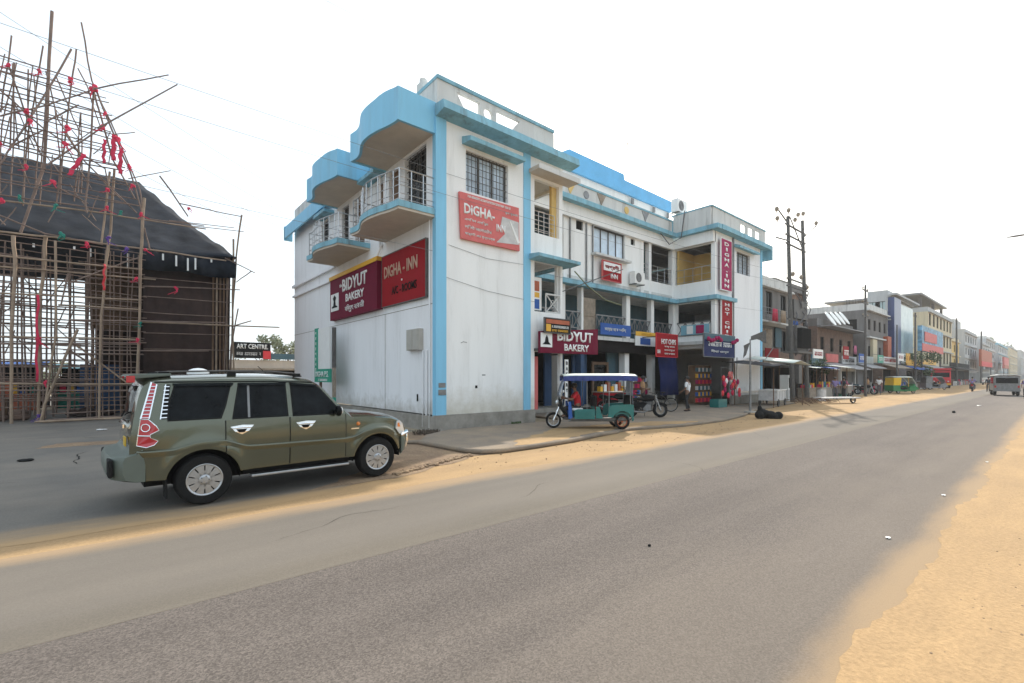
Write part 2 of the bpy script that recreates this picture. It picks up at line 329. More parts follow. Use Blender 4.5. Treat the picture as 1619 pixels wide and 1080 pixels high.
sheet('forecourt',wiggly([(-60,7.15),(2.4,7.3),(3.9,8.2),(5.2,9.6),(5.4,12),(6.2,13.2),(7.5,14),(7.6,60),(-60,60)],.07,.5,3),.003,'forecourt')
sheet('dirt_patch',wiggly([(2.2,7.62),(4.3,7.8),(5.9,8.55),(6.9,8.7),(9.8,9.6),(14,12.2),(14,13.5),(7.5,13.6),(6,13.4),(4.8,11.5),(4.6,9.9),(3.4,8.5)],.10,.3,5),.006,'dirt')
# low apron of concrete in front of the shops, rounded lip towards the road
apron=[(6.15,11.1),(6.2,10.4),(6.25,9.7),(6.3,9.15),(6.5,8.75),(6.95,8.6),(8.0,8.6),(9.6,8.72),(11.2,9.05),(13.0,9.3),(15.5,8.75),(18.5,8.7),(21.5,9.2),(25,10.2),(30,10.9),(34,11.3),(34,13.0),(26.9,13.1),(26.9,15.7),(14,15.7),(14,12.9),(8.2,12.9),(7.0,12.2)]
mb=MB().prism(apron,FZ,.0,.085); o=mb.build('pavement','pavement',None,bevel=.02); o['kind']='structure'
mb=MB().tube([(5.7,11.45,.03),(6.0,11.3,.05)]+[(x,y-.03,.06) for x,y in apron[0:9]]+[(12.2,9.15,.03)],[.04,.05]+[.062]*9+[.04],10)
tag(mb.build('kerb_lip','pavement',None,smooth=True),'long rounded concrete lip curving along the near edge of the pavement','kerb')
# sand spilled on the apron
sheet('spilled_sand',wiggly([(7.6,8.75),(9.4,8.85),(11,9.2),(13,9.5),(16,8.95),(17.5,8.9),(15.5,10.2),(12.6,10.7),(11.0,10.9),(9.6,10.1),(8.3,9.6)],.1,.25,8),.0895,'sand')
# ---------------- the white and blue hotel
U0,V0=7.95,13.19
HT=thing('hotel_building','white three storey hotel with pale blue trim and scalloped balconies on the street corner','building',(U0,V0,0))
def part(mb,name,m,parent=None,**k): return mb.build(name,m,parent or HT,world=True,**k)
# main walls
part(MB().holes(FV,7.95,12.3,.54,10.3,V0,V0+.22,[(9.11,11.0,8.19,9.6)]),'front_wall','white_plaster')
part(MB().holes(FU,V0+.22,29.2,.54,10.3,7.95,8.17,[(13.85,15.4,7.3,9.7),(15.85,16.68,7.3,9.6),(17.2,17.8,8.5,9.5),(19.0,20.0,7.3,9.5),(20.75,21.6,7.3,9.6),(23.3,24.4,8.3,9.6)]),'side_wall','side_plaster')
w=MB(); w.box(12.08,12.3,V0+.22,15.9,.54,10.3).box(8.17,33.5,29.0,29.2,.54,10.3).box(33.3,33.5,V0+.2,29.0,.54,10.3)
part(w,'back_wall','side_plaster')
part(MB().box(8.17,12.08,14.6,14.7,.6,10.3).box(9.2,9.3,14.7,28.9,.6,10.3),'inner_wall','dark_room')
part(MB().box(7.88,12.32,V0-.06,V0+.1,-.05,.54).box(7.88,8.1,V0+.1,29.2,-.05,.5).box(29.0,33.55,V0-.05,V0+.1,-.05,.6).box(33.3,33.52,V0+.1,29,-.05,.6).box(13.9,33.3,28.9,29.1,-.05,.6),'plinth','concrete')
# blue pilasters
part(MB().box(7.90,8.30,V0-.045,V0+.02,.5,10.32).box(7.905,8.0,V0-.04,V0+.18,.5,10.32),'pilaster','blue_paint')
part(MB().box(11.75,12.09,V0-.045,V0+.02,.53,10.32),'pilaster','blue_paint')
# roof slab with blue eaves
part(MB().box(7.95,13.95,V0+.0,29.2,10.3,10.55).box(13.95,26.7,15.85,29.2,10.45,10.6).box(26.75,33.49,V0+.01,29.15,10.43,10.6),'roof_slab','stained_plaster')
ev=MB()
ev.prism([(V0-.55,10.38),(V0-.5,10.66),(V0+.0,10.72),(V0+.0,10.3)],lambda a,z,t:(t,a,z),7.9,14.35)
part(ev,'eaves','weathered_blue')
ev=MB()
ev.box(14.35,26.55,15.35,15.85,10.42,10.66)
ev.box(26.38,26.9,12.75,15.35,10.42,10.68).box(26.9,34.2,12.72,V0,10.42,10.70).box(33.5,34.2,V0,29,10.42,10.7).box(34.0,34.2,12.72,13.6,9.75,10.42)
part(ev,'eaves','weathered_blue')
# plain deep lintels below the eaves
ev=MB().box(14.0,26.9,15.7,15.9,9.75,10.42).box(26.65,26.895,V0-.01,15.7,9.77,10.41).box(27.0,29.0,V0-.02,V0-.002,9.75,10.42)
part(ev,'lintel_band','white_plaster')
# far eaves on the side
part(MB().box(7.55,7.95,22.9,29.6,10.5,10.66).box(7.5,7.6,22.9,29.7,9.95,10.5).box(7.5,7.95,29.6,29.75,9.85,10.66),'eaves','blue_paint')
part(MB().box(7.95,8.1,22.9,29.2,10.66,11.6),'parapet','stained_plaster')
# tower parapet with its cut-outs
def plate(outer,holes,fn,a,b):
    mb=MB(); polys=[[Vector((x,y,0)) for x,y in p] for p in [outer]+holes]; tri=tessellate_polygon(polys); fl=[q for p in polys for q in p]; n=len(fl)
    mb.v=[Vector(fn(q.x,q.y,a)) for q in fl]+[Vector(fn(q.x,q.y,b)) for q in fl]
    for t in tri: mb.f.append(tuple(t)); mb.f.append(tuple(n+i for i in reversed(t)))
    k=0
    for p in polys:
        for i in range(len(p)): j=(i+1)%len(p); mb.f.append((k+i,k+j,n+k+j,n+k+i))
        k+=len(p)
    return mb
circ=lambda cx,cy,r,n=16:[(cx+r*math.cos(2*math.pi*i/n),cy+r*math.sin(2*math.pi*i/n)) for i in range(n)]
part(plate([(8.0,10.72),(13.4,10.72),(13.4,11.62),(8.0,11.62)],[[(8.76,11.47),(9.16,10.9),(9.74,10.9),(9.74,11.47)],circ(10.12,11.2,.2),[(10.5,10.9),(11.15,10.9),(11.62,11.47),(10.5,11.47)]],FV,V0+.05,V0+.17),'parapet','stained_plaster')
part(MB().box(7.98,13.42,V0+.0,V0+.22,11.62,11.74).box(7.98,8.2,V0+.22,18,11.62,11.74),'parapet_coping','weathered_blue')
part(MB().box(8.0,8.14,V0+.17,14.6,10.6,11.62).box(13.28,13.4,V0+.17,19,10.6,11.62).box(13.4,13.5,V0+.1,V0+.5,10.7,11.62),'parapet','stained_plaster')
part(MB().box(8.05,8.4,14.3,14.7,10.6,12.1).tube([(8.2,14.5,12.1),(8.2,14.5,12.25)],.14,8),'roof_stub','stained_plaster')
# tower window
def window(n,fr,parent,a0,a1,z0,z1,t,fn=FV,glass='window_glass',frame='iron',grille=True,cols=4,inward=.16):
    g=MB().holes(fn,a0,a1,z0,z1,t+inward,t+inward+.04,[(a0+.05+i*(a1-a0-.05)/n,a0+(i+1)*(a1-a0-.05)/n,z0+.05,z1-.05) for i in range(n)]).build('window',frame,parent,world=True)
    MB().prism([(a0+.03,z0+.03),(a1-.03,z0+.03),(a1-.03,z1-.03),(a0+.03,z1-.03)],fn,t+inward+.045,t+inward+.055).build('pane',glass,g,world=True)
    if grille:
        q=MB(); k=cols*n; r=.012
        for i in range(1,k): a=a0+i*(a1-a0)/k; q.tube([fn(a,z0,t+inward-.06),fn(a,z1,t+inward-.06)],r,5)
        m=max(3,int((z1-z0)/.22))
        for i in range(m+1): z=z0+i*(z1-z0)/m; q.tube([fn(a0,z,t+inward-.06),fn(a1,z,t+inward-.06)],r,5)
        q.build('window_grille',frame,g,world=True)
    return g
window(3,.1,HT,9.11,11.0,8.19,9.6,V0)
part(MB().prism([(V0,9.74),(V0-.5,9.70),(V0-.52,9.84),(V0,10.0)],lambda a,z,t:(t,a,z),8.95,11.42),'window_hood','weathered_blue')
# tower corner balcony bay
part(MB().holes(FV,12.3,13.9,0.02,10.3,V0,V0+.16,[(12.33,13.70,7.4,9.5),(12.33,13.78,4.35,6.3),(12.33,13.78,.02,2.78)]),'front_wall','white_plaster')
part(MB().holes(FU,V0+.16,15.9,2.9,10.3,13.74,13.9,[(V0+.3,15.7,7.4,9.5),(V0+.3,15.7,4.35,6.35)]),'balcony_wall','white_plaster')
part(MB().box(12.3,13.74,V0+.16,15.9,7.0,7.15).box(12.3,13.74,V0+.16,15.9,3.6,3.8).box(12.3,13.74,V0+.16,15.9,9.6,9.7).box(12.3,13.74,V0+.16,15.9,6.55,6.6),'balcony_floor','stained_plaster')
part(MB().box(12.301,12.32,V0+.17,15.88,7.15,9.59).box(12.33,13.73,15.5,15.6,7.15,7.9),'yellow_lining','yellow_paint')
part(MB().box(13.44,13.735,V0+.165,V0+.30,7.4,9.59),'column','yellow_paint')
part(MB().box(12.0,14.25,12.58,V0,9.62,9.76),'balcony_hood','soffit')
part(MB().box(11.98,14.28,12.55,12.58,9.60,9.80),'hood_edge','stained_plaster')
part(MB().prism([(V0,6.30),(V0,6.52),(12.6,6.46),(12.6,6.34)],lambda a,z,t:(t,a,z),12.0,14.35).box(13.9,14.35,V0,15.4,6.32,6.48),'balcony_hood','weathered_blue')
def rail(pts,z0,z1,parent,name='railing',m='steel',n=4,r=.015,post=.75):
    mb=MB()
    for i in range(n+1):
        z=z0+(z1-z0)*(i+.0)/n if n else z1
        if i==0: z=z0+.1
        mb.tube([(x,y,z) for x,y in pts],r*(1.4 if i==n else .8),6)
    L=0; last=-9
    for i in range(len(pts)-1):
        a=Vector(pts[i]);b=Vector(pts[i+1]); d=(b-a).length; k=max(1,round(d/post))
        for j in range(k+(i==len(pts)-2)):
            p=a.lerp(b,j/k); mb.tube([(p.x,p.y,z0),(p.x,p.y,z1)],r*1.1,6)
    return mb.build(name,m,parent,world=True)
rail([(12.33,V0+.08),(13.5,V0+.08)],7.42,8.3,HT,n=5,post=.3)
def lattice(a0,a1,z0,z1,t,parent,fn=FV,m='stained_plaster',w=.55):
    mb=MB(); k=max(1,round((a1-a0)/w)); s=(a1-a0)/k
    mb.beam(fn(a0,z1,t),fn(a1,z1,t),.06,.06); mb.beam(fn(a0,z0+.03,t),fn(a1,z0+.03,t),.05,.05)
    for i in range(k):
        x=a0+i*s; mb.beam(fn(x,z0,t),fn(x+s,z1,t),.03,.035).beam(fn(x,z1,t),fn(x+s,z0,t),.03,.035).beam(fn(x,z0,t),fn(x,z1,t),.035,.035)
        c=(x+s/2,(z0+z1)/2); q=[(c[0]+.15*s*math.cos(q),c[1]+.2*s*math.sin(q)) for q in [j*math.pi/4 for j in range(9)]]
        mb.tube([fn(p[0],p[1],t) for p in q],.014,5)
    return mb.build('railing',m,parent,world=True)
lattice(13.0,13.78,4.36,5.1,V0+.06,HT)
# ---- recessed middle front
VB=15.9
part(MB().box(13.9,26.9,15.45,15.9,6.36,6.6).box(26.55,26.9,V0-.3,15.45,6.36,6.6).box(26.9,29.1,12.85,V0,6.36,6.58),'ledge','weathered_blue')
part(MB().box(13.9,33.3,15.9,29.0,6.4,6.9).box(13.9,33.3,15.9,29.0,3.5,3.95).box(27.07,33.28,V0+.21,15.89,6.4,6.9).box(27.07,33.28,V0+.21,15.89,3.5,3.95),'floor_slab','stained_plaster')
part(MB().box(13.9,26.9,15.5,15.9,3.72,3.92).box(26.5,26.9,V0-.1,15.5,3.72,3.92),'slab_edge','stained_plaster')
part(MB().holes(FV,17.0,23.4,6.9,9.75,VB,VB+.16,[(19.15,21.84,8.3,9.75),(17.75,18.3,9.3,9.75),(22.4,22.8,9.35,9.72)]),'front_wall','white_plaster')
window(4,.1,HT,19.15,21.84,8.3,9.75,VB,grille=False,inward=.1)
part(MB().box(17.75,18.3,VB+.1,VB+.12,9.3,9.75).box(22.4,22.8,VB+.1,VB+.12,9.35,9.72),'vent','dark')
part(MB().box(18.9,22.0,15.55,VB,8.16,8.28),'sill','stained_plaster')
part(MB().box(13.9,27,17.6,17.8,6.9,10.45).box(13.9,33.3,17.9,18.0,3.95,6.4),'inner_wall','teal_wall')
part(MB().holes(FV,23.4,26.9,6.9,7.55,VB,VB+.12,[]).box(13.9,17.0,VB,VB+.1,6.9,7.25),'balcony_wall','white_plaster')
for x0,x1 in ((23.35,23.65),(24.2,24.45),(26.75,26.95),(16.8,17.05)): part(MB().box(x0,x1,VB-.02,VB+.25,6.6,9.76),'column','white_plaster')
rail([(14,VB+.05),(16.8,VB+.05)],7.2,8.3,HT,n=5); rail([(23.65,VB+.05),(26.75,VB+.05)],7.55,8.5,HT,n=4)
for i,(x0,x1) in enumerate(((16.6,16.85),(18.05,18.2),(21.85,22.2),(24.3,24.6),(26.7,26.95))): part(MB().box(x0,x1,VB-.1,VB+.2,3.92,6.37),'column','white_plaster')
part(MB().box(18.2,19.3,VB+.02,VB+.1,4.0,5.9).box(18.2,19.3,VB-.01,VB+.02,4.95,5.0),'shutter','dusty_wood',)
for a,b in ((14.0,16.6),(16.85,18.05),(19.3,21.85),(22.2,24.3),(24.6,26.7)): lattice(a,b,4.25,5.08,VB-.02,HT,m='dull_metal')
# ground floor of the recess: piers, doors, dark shops
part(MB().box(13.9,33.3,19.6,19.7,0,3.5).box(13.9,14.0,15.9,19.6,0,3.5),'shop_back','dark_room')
part(MB().box(13.9,27,15.75,19.6,.09,.3),'shop_floor','concrete')
for i,(x0,x1) in enumerate(((16.3,16.6),(18.0,18.25),(21.7,22.1),(24.4,24.7),(26.7,26.95))): part(MB().box(x0,x1,VB-.1,VB+.3,.3,3.72),'column','white_plaster' if i!=1 else 'blue_wall')
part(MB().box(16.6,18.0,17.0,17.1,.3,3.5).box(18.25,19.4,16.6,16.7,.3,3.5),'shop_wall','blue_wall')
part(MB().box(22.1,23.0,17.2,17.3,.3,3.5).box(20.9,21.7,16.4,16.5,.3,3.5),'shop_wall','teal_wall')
d=part(MB().holes(FV,19.5,20.9,.3,2.6,16.3,16.4,[(19.65,20.75,.4,2.45)]),'door','wood'); part(MB().box(19.65,20.75,16.42,16.44,.4,2.45),'pane','dark_glass',d)
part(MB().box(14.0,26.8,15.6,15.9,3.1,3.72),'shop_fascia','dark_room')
# ---- right hand block
part(MB().holes(FU,V0-.01,15.88,6.6,9.76,26.9,27.05,[(13.42,15.75,7.55,9.72)]),'side_wall','white_plaster')
part(MB().holes(FU,V0-.01,15.88,3.5,6.355,26.9,27.05,[(13.42,15.6,5.1,6.3)]),'side_wall','white_plaster')
part(MB().box(27.05,29.1,15.6,15.7,6.95,9.76).box(29.0,29.1,V0+.2,15.7,6.95,9.76),'yellow_lining','yellow_paint')
rail([(26.95,13.45),(26.95,15.75)],7.55,8.45,HT,n=2,m='steel',post=.55)
lattice(13.42,15.6,4.3,5.12,26.87,HT,fn=FU,m='dull_metal')
part(MB().holes(FV,27.06,33.5,.6,10.42,V0,V0+.2,[(27.06,29.2,.6,3.5),(29.75,31.71,8.35,9.72)]),'front_wall','side_plaster')
window(3,.1,HT,29.75,31.71,8.35,9.72,V0)
part(MB().prism([(V0,9.9),(12.8,9.8),(12.8,9.95),(V0,10.1)],lambda a,z,t:(t,a,z),29.4,32.3),'window_hood','weathered_blue')
part(MB().box(29.1,29.22,V0-.1,V0,.6,10.4),'drain_pipe','dull_metal')
part(MB().box(33.3,33.56,V0-.05,V0+.4,.6,10.4),'pilaster','blue_paint')
part(MB().box(29.75,33.3,V0-.06,V0-.0,.75,.85).box(29.7,29.8,V0-.06,V0,.75,3),'skirting','steel')
# parapets of recess and right block
part(MB().box(13.4,26.3,15.62,15.74,10.66,11.4),'parapet','stained_plaster')
part(MB().box(13.4,26.3,15.58,15.78,11.4,11.5),'parapet_coping','weathered_blue')
for i,x in enumerate((17.0,18.2,19.4,21.6,23.4)):
    if i%2: mb=MB().prism(circ(x,11.05,.2),FV,15.59,15.62)
    else: mb=MB().prism([(x-.35,11.35),(x+.35,11.35),(x,10.8)],FV,15.59,15.62)
    part(mb,'parapet_ornament',('yellow_paint','dull_metal','dusty_wood')[i%3])
part(MB().box(26.4,26.55,V0,15.6,10.68,11.75),'parapet','stained_plaster')
part(plate([(26.55,10.7),(34.0,10.7),(34.0,11.75),(26.55,11.75)],[[(30.2+i*1.1,10.95),(31.0+i*1.1,10.95),(31.0+i*1.1,11.55),(30.2+i*1.1,11.55)] for i in range(3)],FV,V0-.05,V0+.07),'parapet','stained_plaster')
part(MB().box(26.38,34.05,V0-.1,V0+.12,11.75,11.83).box(26.38,26.57,V0+.12,15.7,11.75,11.83).box(26.3,26.4,15.6,15.8,10.66,11.5),'parapet_coping','weathered_blue')
# rooftop storey with its bright blue band
part(MB().holes(FV,19.3,30.7,10.6,13.75,18.5,18.7,[(20.9,22.6,12.3,13.2)]).box(30.5,30.7,18.7,27,10.6,13.35).box(19.3,19.5,18.7,27,10.6,13.35),'rooftop_storey','white_plaster')
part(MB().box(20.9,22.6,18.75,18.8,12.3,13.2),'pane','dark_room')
part(MB().prism([(19.2,13.75),(30.8,13.75),(30.8,14.55),(25.2,14.6),(25.1,14.95),(19.9,14.95),(19.2,14.55)],FV,18.35,18.5).box(30.65,30.8,18.5,27,13.75,14.5).box(19.2,19.35,18.5,27,13.75,14.5),'rooftop_parapet','sky_paint')
part(MB().box(19.32,30.68,18.72,27,13.3,13.4),'roof_slab','stained_plaster')
for x in (25.9,28.4,30.2): part(MB().box(x,x+.25,18.3,18.36,13.25,13.6).tube([(x+.15,18.42,10.7),(x+.15,18.42,13.3)],.05,6),'drain_spout','dull_metal')
part(MB().tube([(25.6,18.42,14.9),(25.6,18.42,17.2)],.03,6).tube([(25.45,18.42,17.1),(25.75,18.42,17.1)],.02,5),'antenna','dull_metal')
# ---- scalloped balconies and canopies on the side
prof=[(0,1.33),(.5,1.40),(1.0,1.53),(1.6,1.62),(2.15,1.60),(2.6,1.47),(2.95,1.35),(3.3,1.30),(3.75,1.35)]
def smoothprof(n=30):
    out=[]
    for i in range(n+1):
        t=3.75*i/n
        for j in range(len(prof)-1):
            if prof[j][0]<=t<=prof[j+1][0]+1e-9: break
        p0=prof[max(j-1,0)][1];p1=prof[j][1];p2=prof[j+1][1];p3=prof[min(j+2,len(prof)-1)][1]; s=(t-prof[j][0])/(prof[j+1][0]-prof[j][0])
        out.append((t,.5*(2*p1+(p2-p0)*s+(2*p0-5*p1+4*p2-p3)*s*s+(3*p1-p0-3*p2+p3)*s**3)))
    return out
SP=smoothprof()
def outline(v0,off=0): return [(7.95,v0-off)]+[(7.95-d-off,v0+t+(off if i==len(SP)-1 else -off if i==0 else 0)) for i,(t,d) in enumerate(SP)]+[(7.95,v0+3.75+off)]
for v0 in (13.24,18.45):
    part(MB().prism(outline(v0),FZ,9.80,9.9),'canopy_soffit','soffit')
    o1=outline(v0,.03); o2=outline(v0,-.07); mb=MB(); k=len(o1)
    top=[10.78+.10*math.exp(-((i-6)/4)**2) if 1<=i<k-1 else 10.78 for i in range(k)]
    g=[[(x,y,9.76),(x,y,z)] for (x,y),z in zip(o1,top)]; h=[[(x,y,z),(x,y,9.76)] for (x,y),z in zip(o2,top)]
    mb.grid([a+b+[a[0]] for a,b in zip(g,h)]); part(mb,'canopy_fascia','blue_paint')
    b=part(MB().prism(outline(v0),FZ,7.02,7.2),'balcony_slab','soffit')
    mb=MB(); mb.grid([[(x,y,7.10),(x,y,7.30),(x2,y2,7.30),(x2,y2,7.10),(x,y,7.10)] for (x,y),(x2,y2) in zip(outline(v0,.035),outline(v0,-.04))]); part(mb,'slab_edge','weathered_blue',b)
    pts=outline(v0,-.06)[::1]; rail([pts[0]]+pts[1::3]+[pts[-2],pts[-1]],7.28,8.32,b,n=4,r=.016,post=.5)
for (a,b,z0,z1) in ((13.85,15.4,7.3,9.7),(20.75,21.6,7.3,9.6),(23.3,24.4,8.3,9.6)): window(2,.1,HT,a,b,z0,z1,7.95,fn=FU,glass='dark_glass',cols=3)
for (a,b,z0,z1) in ((15.85,16.68,7.3,9.6),(19.0,20.0,7.3,9.5),(17.2,17.8,8.5,9.5)): part(MB().prism([(a,z0),(b,z0),(b,z1),(a,z1)],FU,8.08,8.12),'door','wood')
for v in (17.0,22.6,): part(MB().box(7.45,7.95,v,v+1.6,9.66,9.8),'window_hood','weathered_blue')
part(MB().box(7.82,7.95,22.3,29.3,6.98,7.12).box(7.85,7.95,22.0,29.3,6.42,6.54),'moulding','side_plaster')
part(MB().box(7.94,7.951,13.4,29.2,4.22,4.24).box(7.94,7.951,17.0,17.02,.5,4.22),'wall_joint','concrete')
part(MB().tube([(7.9,13.55,.1),(7.9,13.55,7.1)],.03,6).tube([(7.9,13.75,.5),(7.9,13.75,2.7)],.04,6).tube([(7.9,14.0,.1),(7.9,14.0,2.7)],.025,6).tube([(7.86,17.3,6.9),(7.86,17.3,10.2)],.05,6).tube([(7.9,17.2,7.0),(7.86,17.5,6.6),(7.88,21.5,6.1)],.04,6),'drain_pipe','side_plaster')
part(MB().box(7.78,7.95,14.05,14.95,2.72,3.45).box(7.76,7.78,14.1,14.48,2.75,3.42).box(7.76,7.78,14.52,14.9,2.75,3.42),'meter_box','box_beige')
part(MB().box(7.93,7.951,14.4,14.48,.95,1.2).box(9.8,9.95,V0-.003,V0+.01,1.85,1.88).box(9.5,9.6,V0-.003,V0+.01,1.4,1.5).tube([(8.9,V0-.004,2.95),(9.0,V0-.004,3.0),(9.15,V0-.004,2.98)],.008,4),'wall_mark','dark')
part(MB().box(8.0,8.26,V0-.06,V0-.046,1.45,1.6).box(7.99,8.28,V0-.06,V0-.046,1.2,1.38),'poster_scrap','dull_metal')
for x in (17.25,18.5,19.0): part(MB().tube([(x,VB-.05,6.7),(x,VB-.05,10.4)],.045,6),'drain_pipe','dull_metal')
# ---- signs (things hung on the hotel)
UNREAD={'STORES','MEDICAL','MOBILE','STD','HOTEL','SWEETS','TAILORS','LODGE','HOTEL & TRAVELS','BUS TICKET','DIGHA TOUR','SHRI MAA GIFT CORNER','BOOKING OFFICE OPEN DAY AND NIGHT','PHOTO . LAMINATION','WELCOMES YOU'}
_text=text
def strokes(m,parent,origin,right,up,size,width,name='lettering',depth=.01):
    r=Vector(right).normalized();u=Vector(up).normalized();n=r.cross(u); o=Vector(origin); mb=MB(); x=0; q=random.Random(int(width*977+size*331))
    def bx(x0,x1,y0,y1):
        P=[o+r*a+u*b+n*c for c in (0,depth) for a,b in ((x0,y0),(x1,y0),(x1,y1),(x0,y1))]; mb.add(P,[(0,3,2,1),(4,5,6,7),(0,1,5,4),(1,2,6,5),(2,3,7,6),(3,0,4,7)])
    while x<width-size*.3:
        w=size*q.uniform(.35,.7); t=size*.13
        if q.random()<.16: x+=w*.8; continue
        bx(x,x+w*1.06,size*.86,size)
        bx(x+w*.6,x+w*.6+t,0,size*.86)
        if q.random()<.7: bx(x,x+w*.6,size*.4,size*.4+t)
        if q.random()<.6: bx(x,x+t,size*.1,size*.45)
        if q.random()<.5: bx(x,x+w*.6,size*.02,size*.02+t)
        x+=w*1.12
    return mb.build(name,m,parent,world=True)
def text(body,m,parent,origin,right,up,size,width=None,**k):
    if body in UNREAD: return strokes(m,parent,origin,right,up,size,width)
    return _text(body,m,parent,origin,right,up,size,width=width,**k)
def board(name,label,fn,a0,a1,z0,z1,t,m,thick=.1,frame=None,out=-1,group=None,cat='sign'):
    base=fn((a0+a1)/2,z0,t); o=thing(name,label,cat,base,group=group)
    MB().prism([(a0,z0),(a1,z0),(a1,z1),(a0,z1)],fn,t-thick,t).build('board',m,o,world=True)
    if frame:
        f=.035; MB().holes(fn,a0-f,a1+f,z0-f,z1+f,t-thick-.01,t+.0,[(a0,a1,z0,z1)]).build('frame',frame,o,world=True)
    return o
TF=lambda body,m,o,a,z,t,size,width=None,**k: text(body,m,o,(a,t,z),(1,0,0),(0,0,1),size,width=width,**k)        # on a street front
TS=lambda body,m,o,a,z,u,size,width=None,**k: text(body,m,o,(u,a,z),(0,-1,0),(0,0,1),size,width=width,**k)       # on the side wall (starts at larger y)
s=board('sign_board','maroon bakery sign with yellow top strip on the hotel side wall',FU,17.25,22.5,4.45,6.33,7.94,'maroon_board',.22,None)
MB().box(7.68,7.94,17.2,22.55,6.33,6.5).build('top_strip','board_yellow',s,world=True); MB().box(7.68,7.94,17.18,17.25,4.45,6.33).build('end_strip','maroon_board',s,world=True)
TS('BIDYUT','board_white',s,20.9,5.60,7.715,.55,2.7,offset=.022); TS('BAKERY','board_white',s,20.5,5.12,7.715,.34,2.0,offset=.02); TS('বিদ্যুৎ বেকারী','board_white',s,20.6,4.62,7.715,.36,2.1,offset=.01)
TS('the','board_white',s,21.25,5.85,7.715,.16,.3)
lg=MB().box(7.70,7.715,21.35,22.35,4.85,5.65).build('emblem','board_white',s,world=True)
MB().prism([(21.5,5.0),(22.2,5.0),(22.2,5.05),(22.0,5.1),(21.95,5.3),(22.05,5.45),(21.85,5.58),(21.65,5.45),(21.75,5.3),(21.7,5.1),(21.5,5.05)],FU,7.69,7.70).build('emblem_figure','dark',lg,world=True)
s=board('sign_board','red hotel sign with dark worn letters beside the corner pilaster',FU,13.72,17.05,4.5,6.42,7.94,'red_board',.1,'iron')
TS('DIGHA - INN','tan_text',s,16.85,5.55,7.835,.46,2.6,offset=.02); TS('A/C - ROOMS','dark',s,16.2,4.86,7.835,.3,1.9,offset=.015); MB().prism(circ(15.4,5.32,.04,8),FU,7.825,7.84).build('dot','board_white',s,world=True)
# slanting red sign below the tower window
o=thing('sign_board','torn pale red sign hanging under the tower window','sign',(8.8,V0,6.5))
MB().prism([(8.85,6.48),(11.46,6.50),(11.42,8.10),(8.77,8.05)],FV,V0-.12,V0-.03).build('board','faded_red',o,world=True)
TF('DiGHA-','board_white',o,8.95,7.35,V0-.121,.36,1.32,offset=.03); TF('INN','board_white',o,10.35,7.02,V0-.121,.26,.4,offset=.02)
TF('BOOKING OFFICE OPEN DAY AND NIGHT','board_white',o,9.1,7.93,V0-.121,.075,1.9); 
for i,tx in enumerate(('এসি নন এসি রুম','লিফট জেনারেটর','পার্কিং এর সুব্যবস্থা')): TF(tx,'board_white',o,8.98,7.1-i*.24,V0-.121,.13,1.0+.15*i,offset=.012)
TF('রুম বুকিং','board_white',o,10.75,7.72,V0-.121,.11,.6,offset=.012)
MB().prism([(10.62,7.6),(11.40,7.55),(11.42,6.72),(10.35,6.62),(10.75,7.0),(10.55,7.3)],FV,V0-.13,V0-.121).build('torn_patch','paper_grey',o,world=True)
MB().prism([(10.95,7.5),(11.0,7.5),(11.44,6.80),(11.34,6.74)],FV,V0-.15,V0-.13).build('hanging_flap','board_white',o,world=True)
# bakery front sign
o=thing('sign_board','maroon bakery fascia sign above the corner shop door','sign',(14,12.9,2.7))
MB().prism([(12.32,2.72),(15.75,2.75),(15.75,3.84),(12.32,3.55)],FV,12.86,12.98).build('board','maroon_board',o,world=True)
TF('BIDYUT','board_white',o,13.25,3.22,12.855,.42,2.15,offset=.03); TF('BAKERY','board_white',o,13.65,2.84,12.855,.28,1.5,offset=.025)
e=MB().box(12.34,12.95,12.84,12.86,2.95,3.5).build('emblem','board_white',o,world=True); MB().prism([(12.42,3.05),(12.88,3.05),(12.75,3.15),(12.72,3.3),(12.65,3.42),(12.58,3.3),(12.55,3.15)],FV,12.83,12.84).build('emblem_figure','dark',e,world=True)
MB().box(12.3,12.36,12.98,V0,2.8,2.9).box(15.6,15.7,12.98,15.6,3.6,3.66).box(15.6,15.7,12.98,15.6,2.8,2.86).build('bracket','iron',o,world=True)
o=board('sign_board','small dark sign with orange stripes overlapping the bakery fascia',FV,12.45,13.85,3.52,4.05,12.78,'dark',.06,'iron')
MB().box(12.5,13.8,12.71,12.72,3.86,4.02).build('stripe','orange',o,world=True); MB().box(12.5,12.75,12.71,12.72,3.55,3.83).build('stripe','board_yellow',o,world=True)
TF('HOTEL & TRAVELS','board_white',o,12.8,3.7,12.715,.09,.95); TF('BUS TICKET','board_yellow',o,12.8,3.56,12.715,.08,.9)
o=board('sign_board','stack of coloured notices in the first floor balcony',FV,12.36,12.95,4.45,5.75,V0+.3,'board_white',.05)
MB().box(12.4,12.82,V0+.24,V0+.25,5.2,5.6).build('stripe','orange',o,world=True);MB().box(12.4,12.82,V0+.24,V0+.25,4.95,5.15).build('stripe','board_yellow',o,world=True);MB().box(12.4,12.82,V0+.24,V0+.25,4.5,4.88).build('stripe','board_blue',o,world=True)
o=board('sign_board','blue strip sign on the first floor railing of the recess',FV,19.1,21.7,4.0,4.6,15.45,'board_blue',.05); TF('কেয়ার অফ হলিডে','board_white',o,19.4,4.18,15.395,.25,1.9,offset=.01)
o=board('sign_board','yellow topped blue and white strip sign on the recess slab',FV,22.15,24.2,3.55,4.1,15.45,'board_white',.05); MB().box(22.15,24.2,15.38,15.4,4.1,4.35).build('top_strip','board_yellow',o,world=True); MB().box(22.6,23.6,15.39,15.4,3.62,4.0).build('patch','board_blue',o,world=True); TF('DIGHA TOUR','board_yellow',o,22.7,4.16,15.375,.12,1.0)
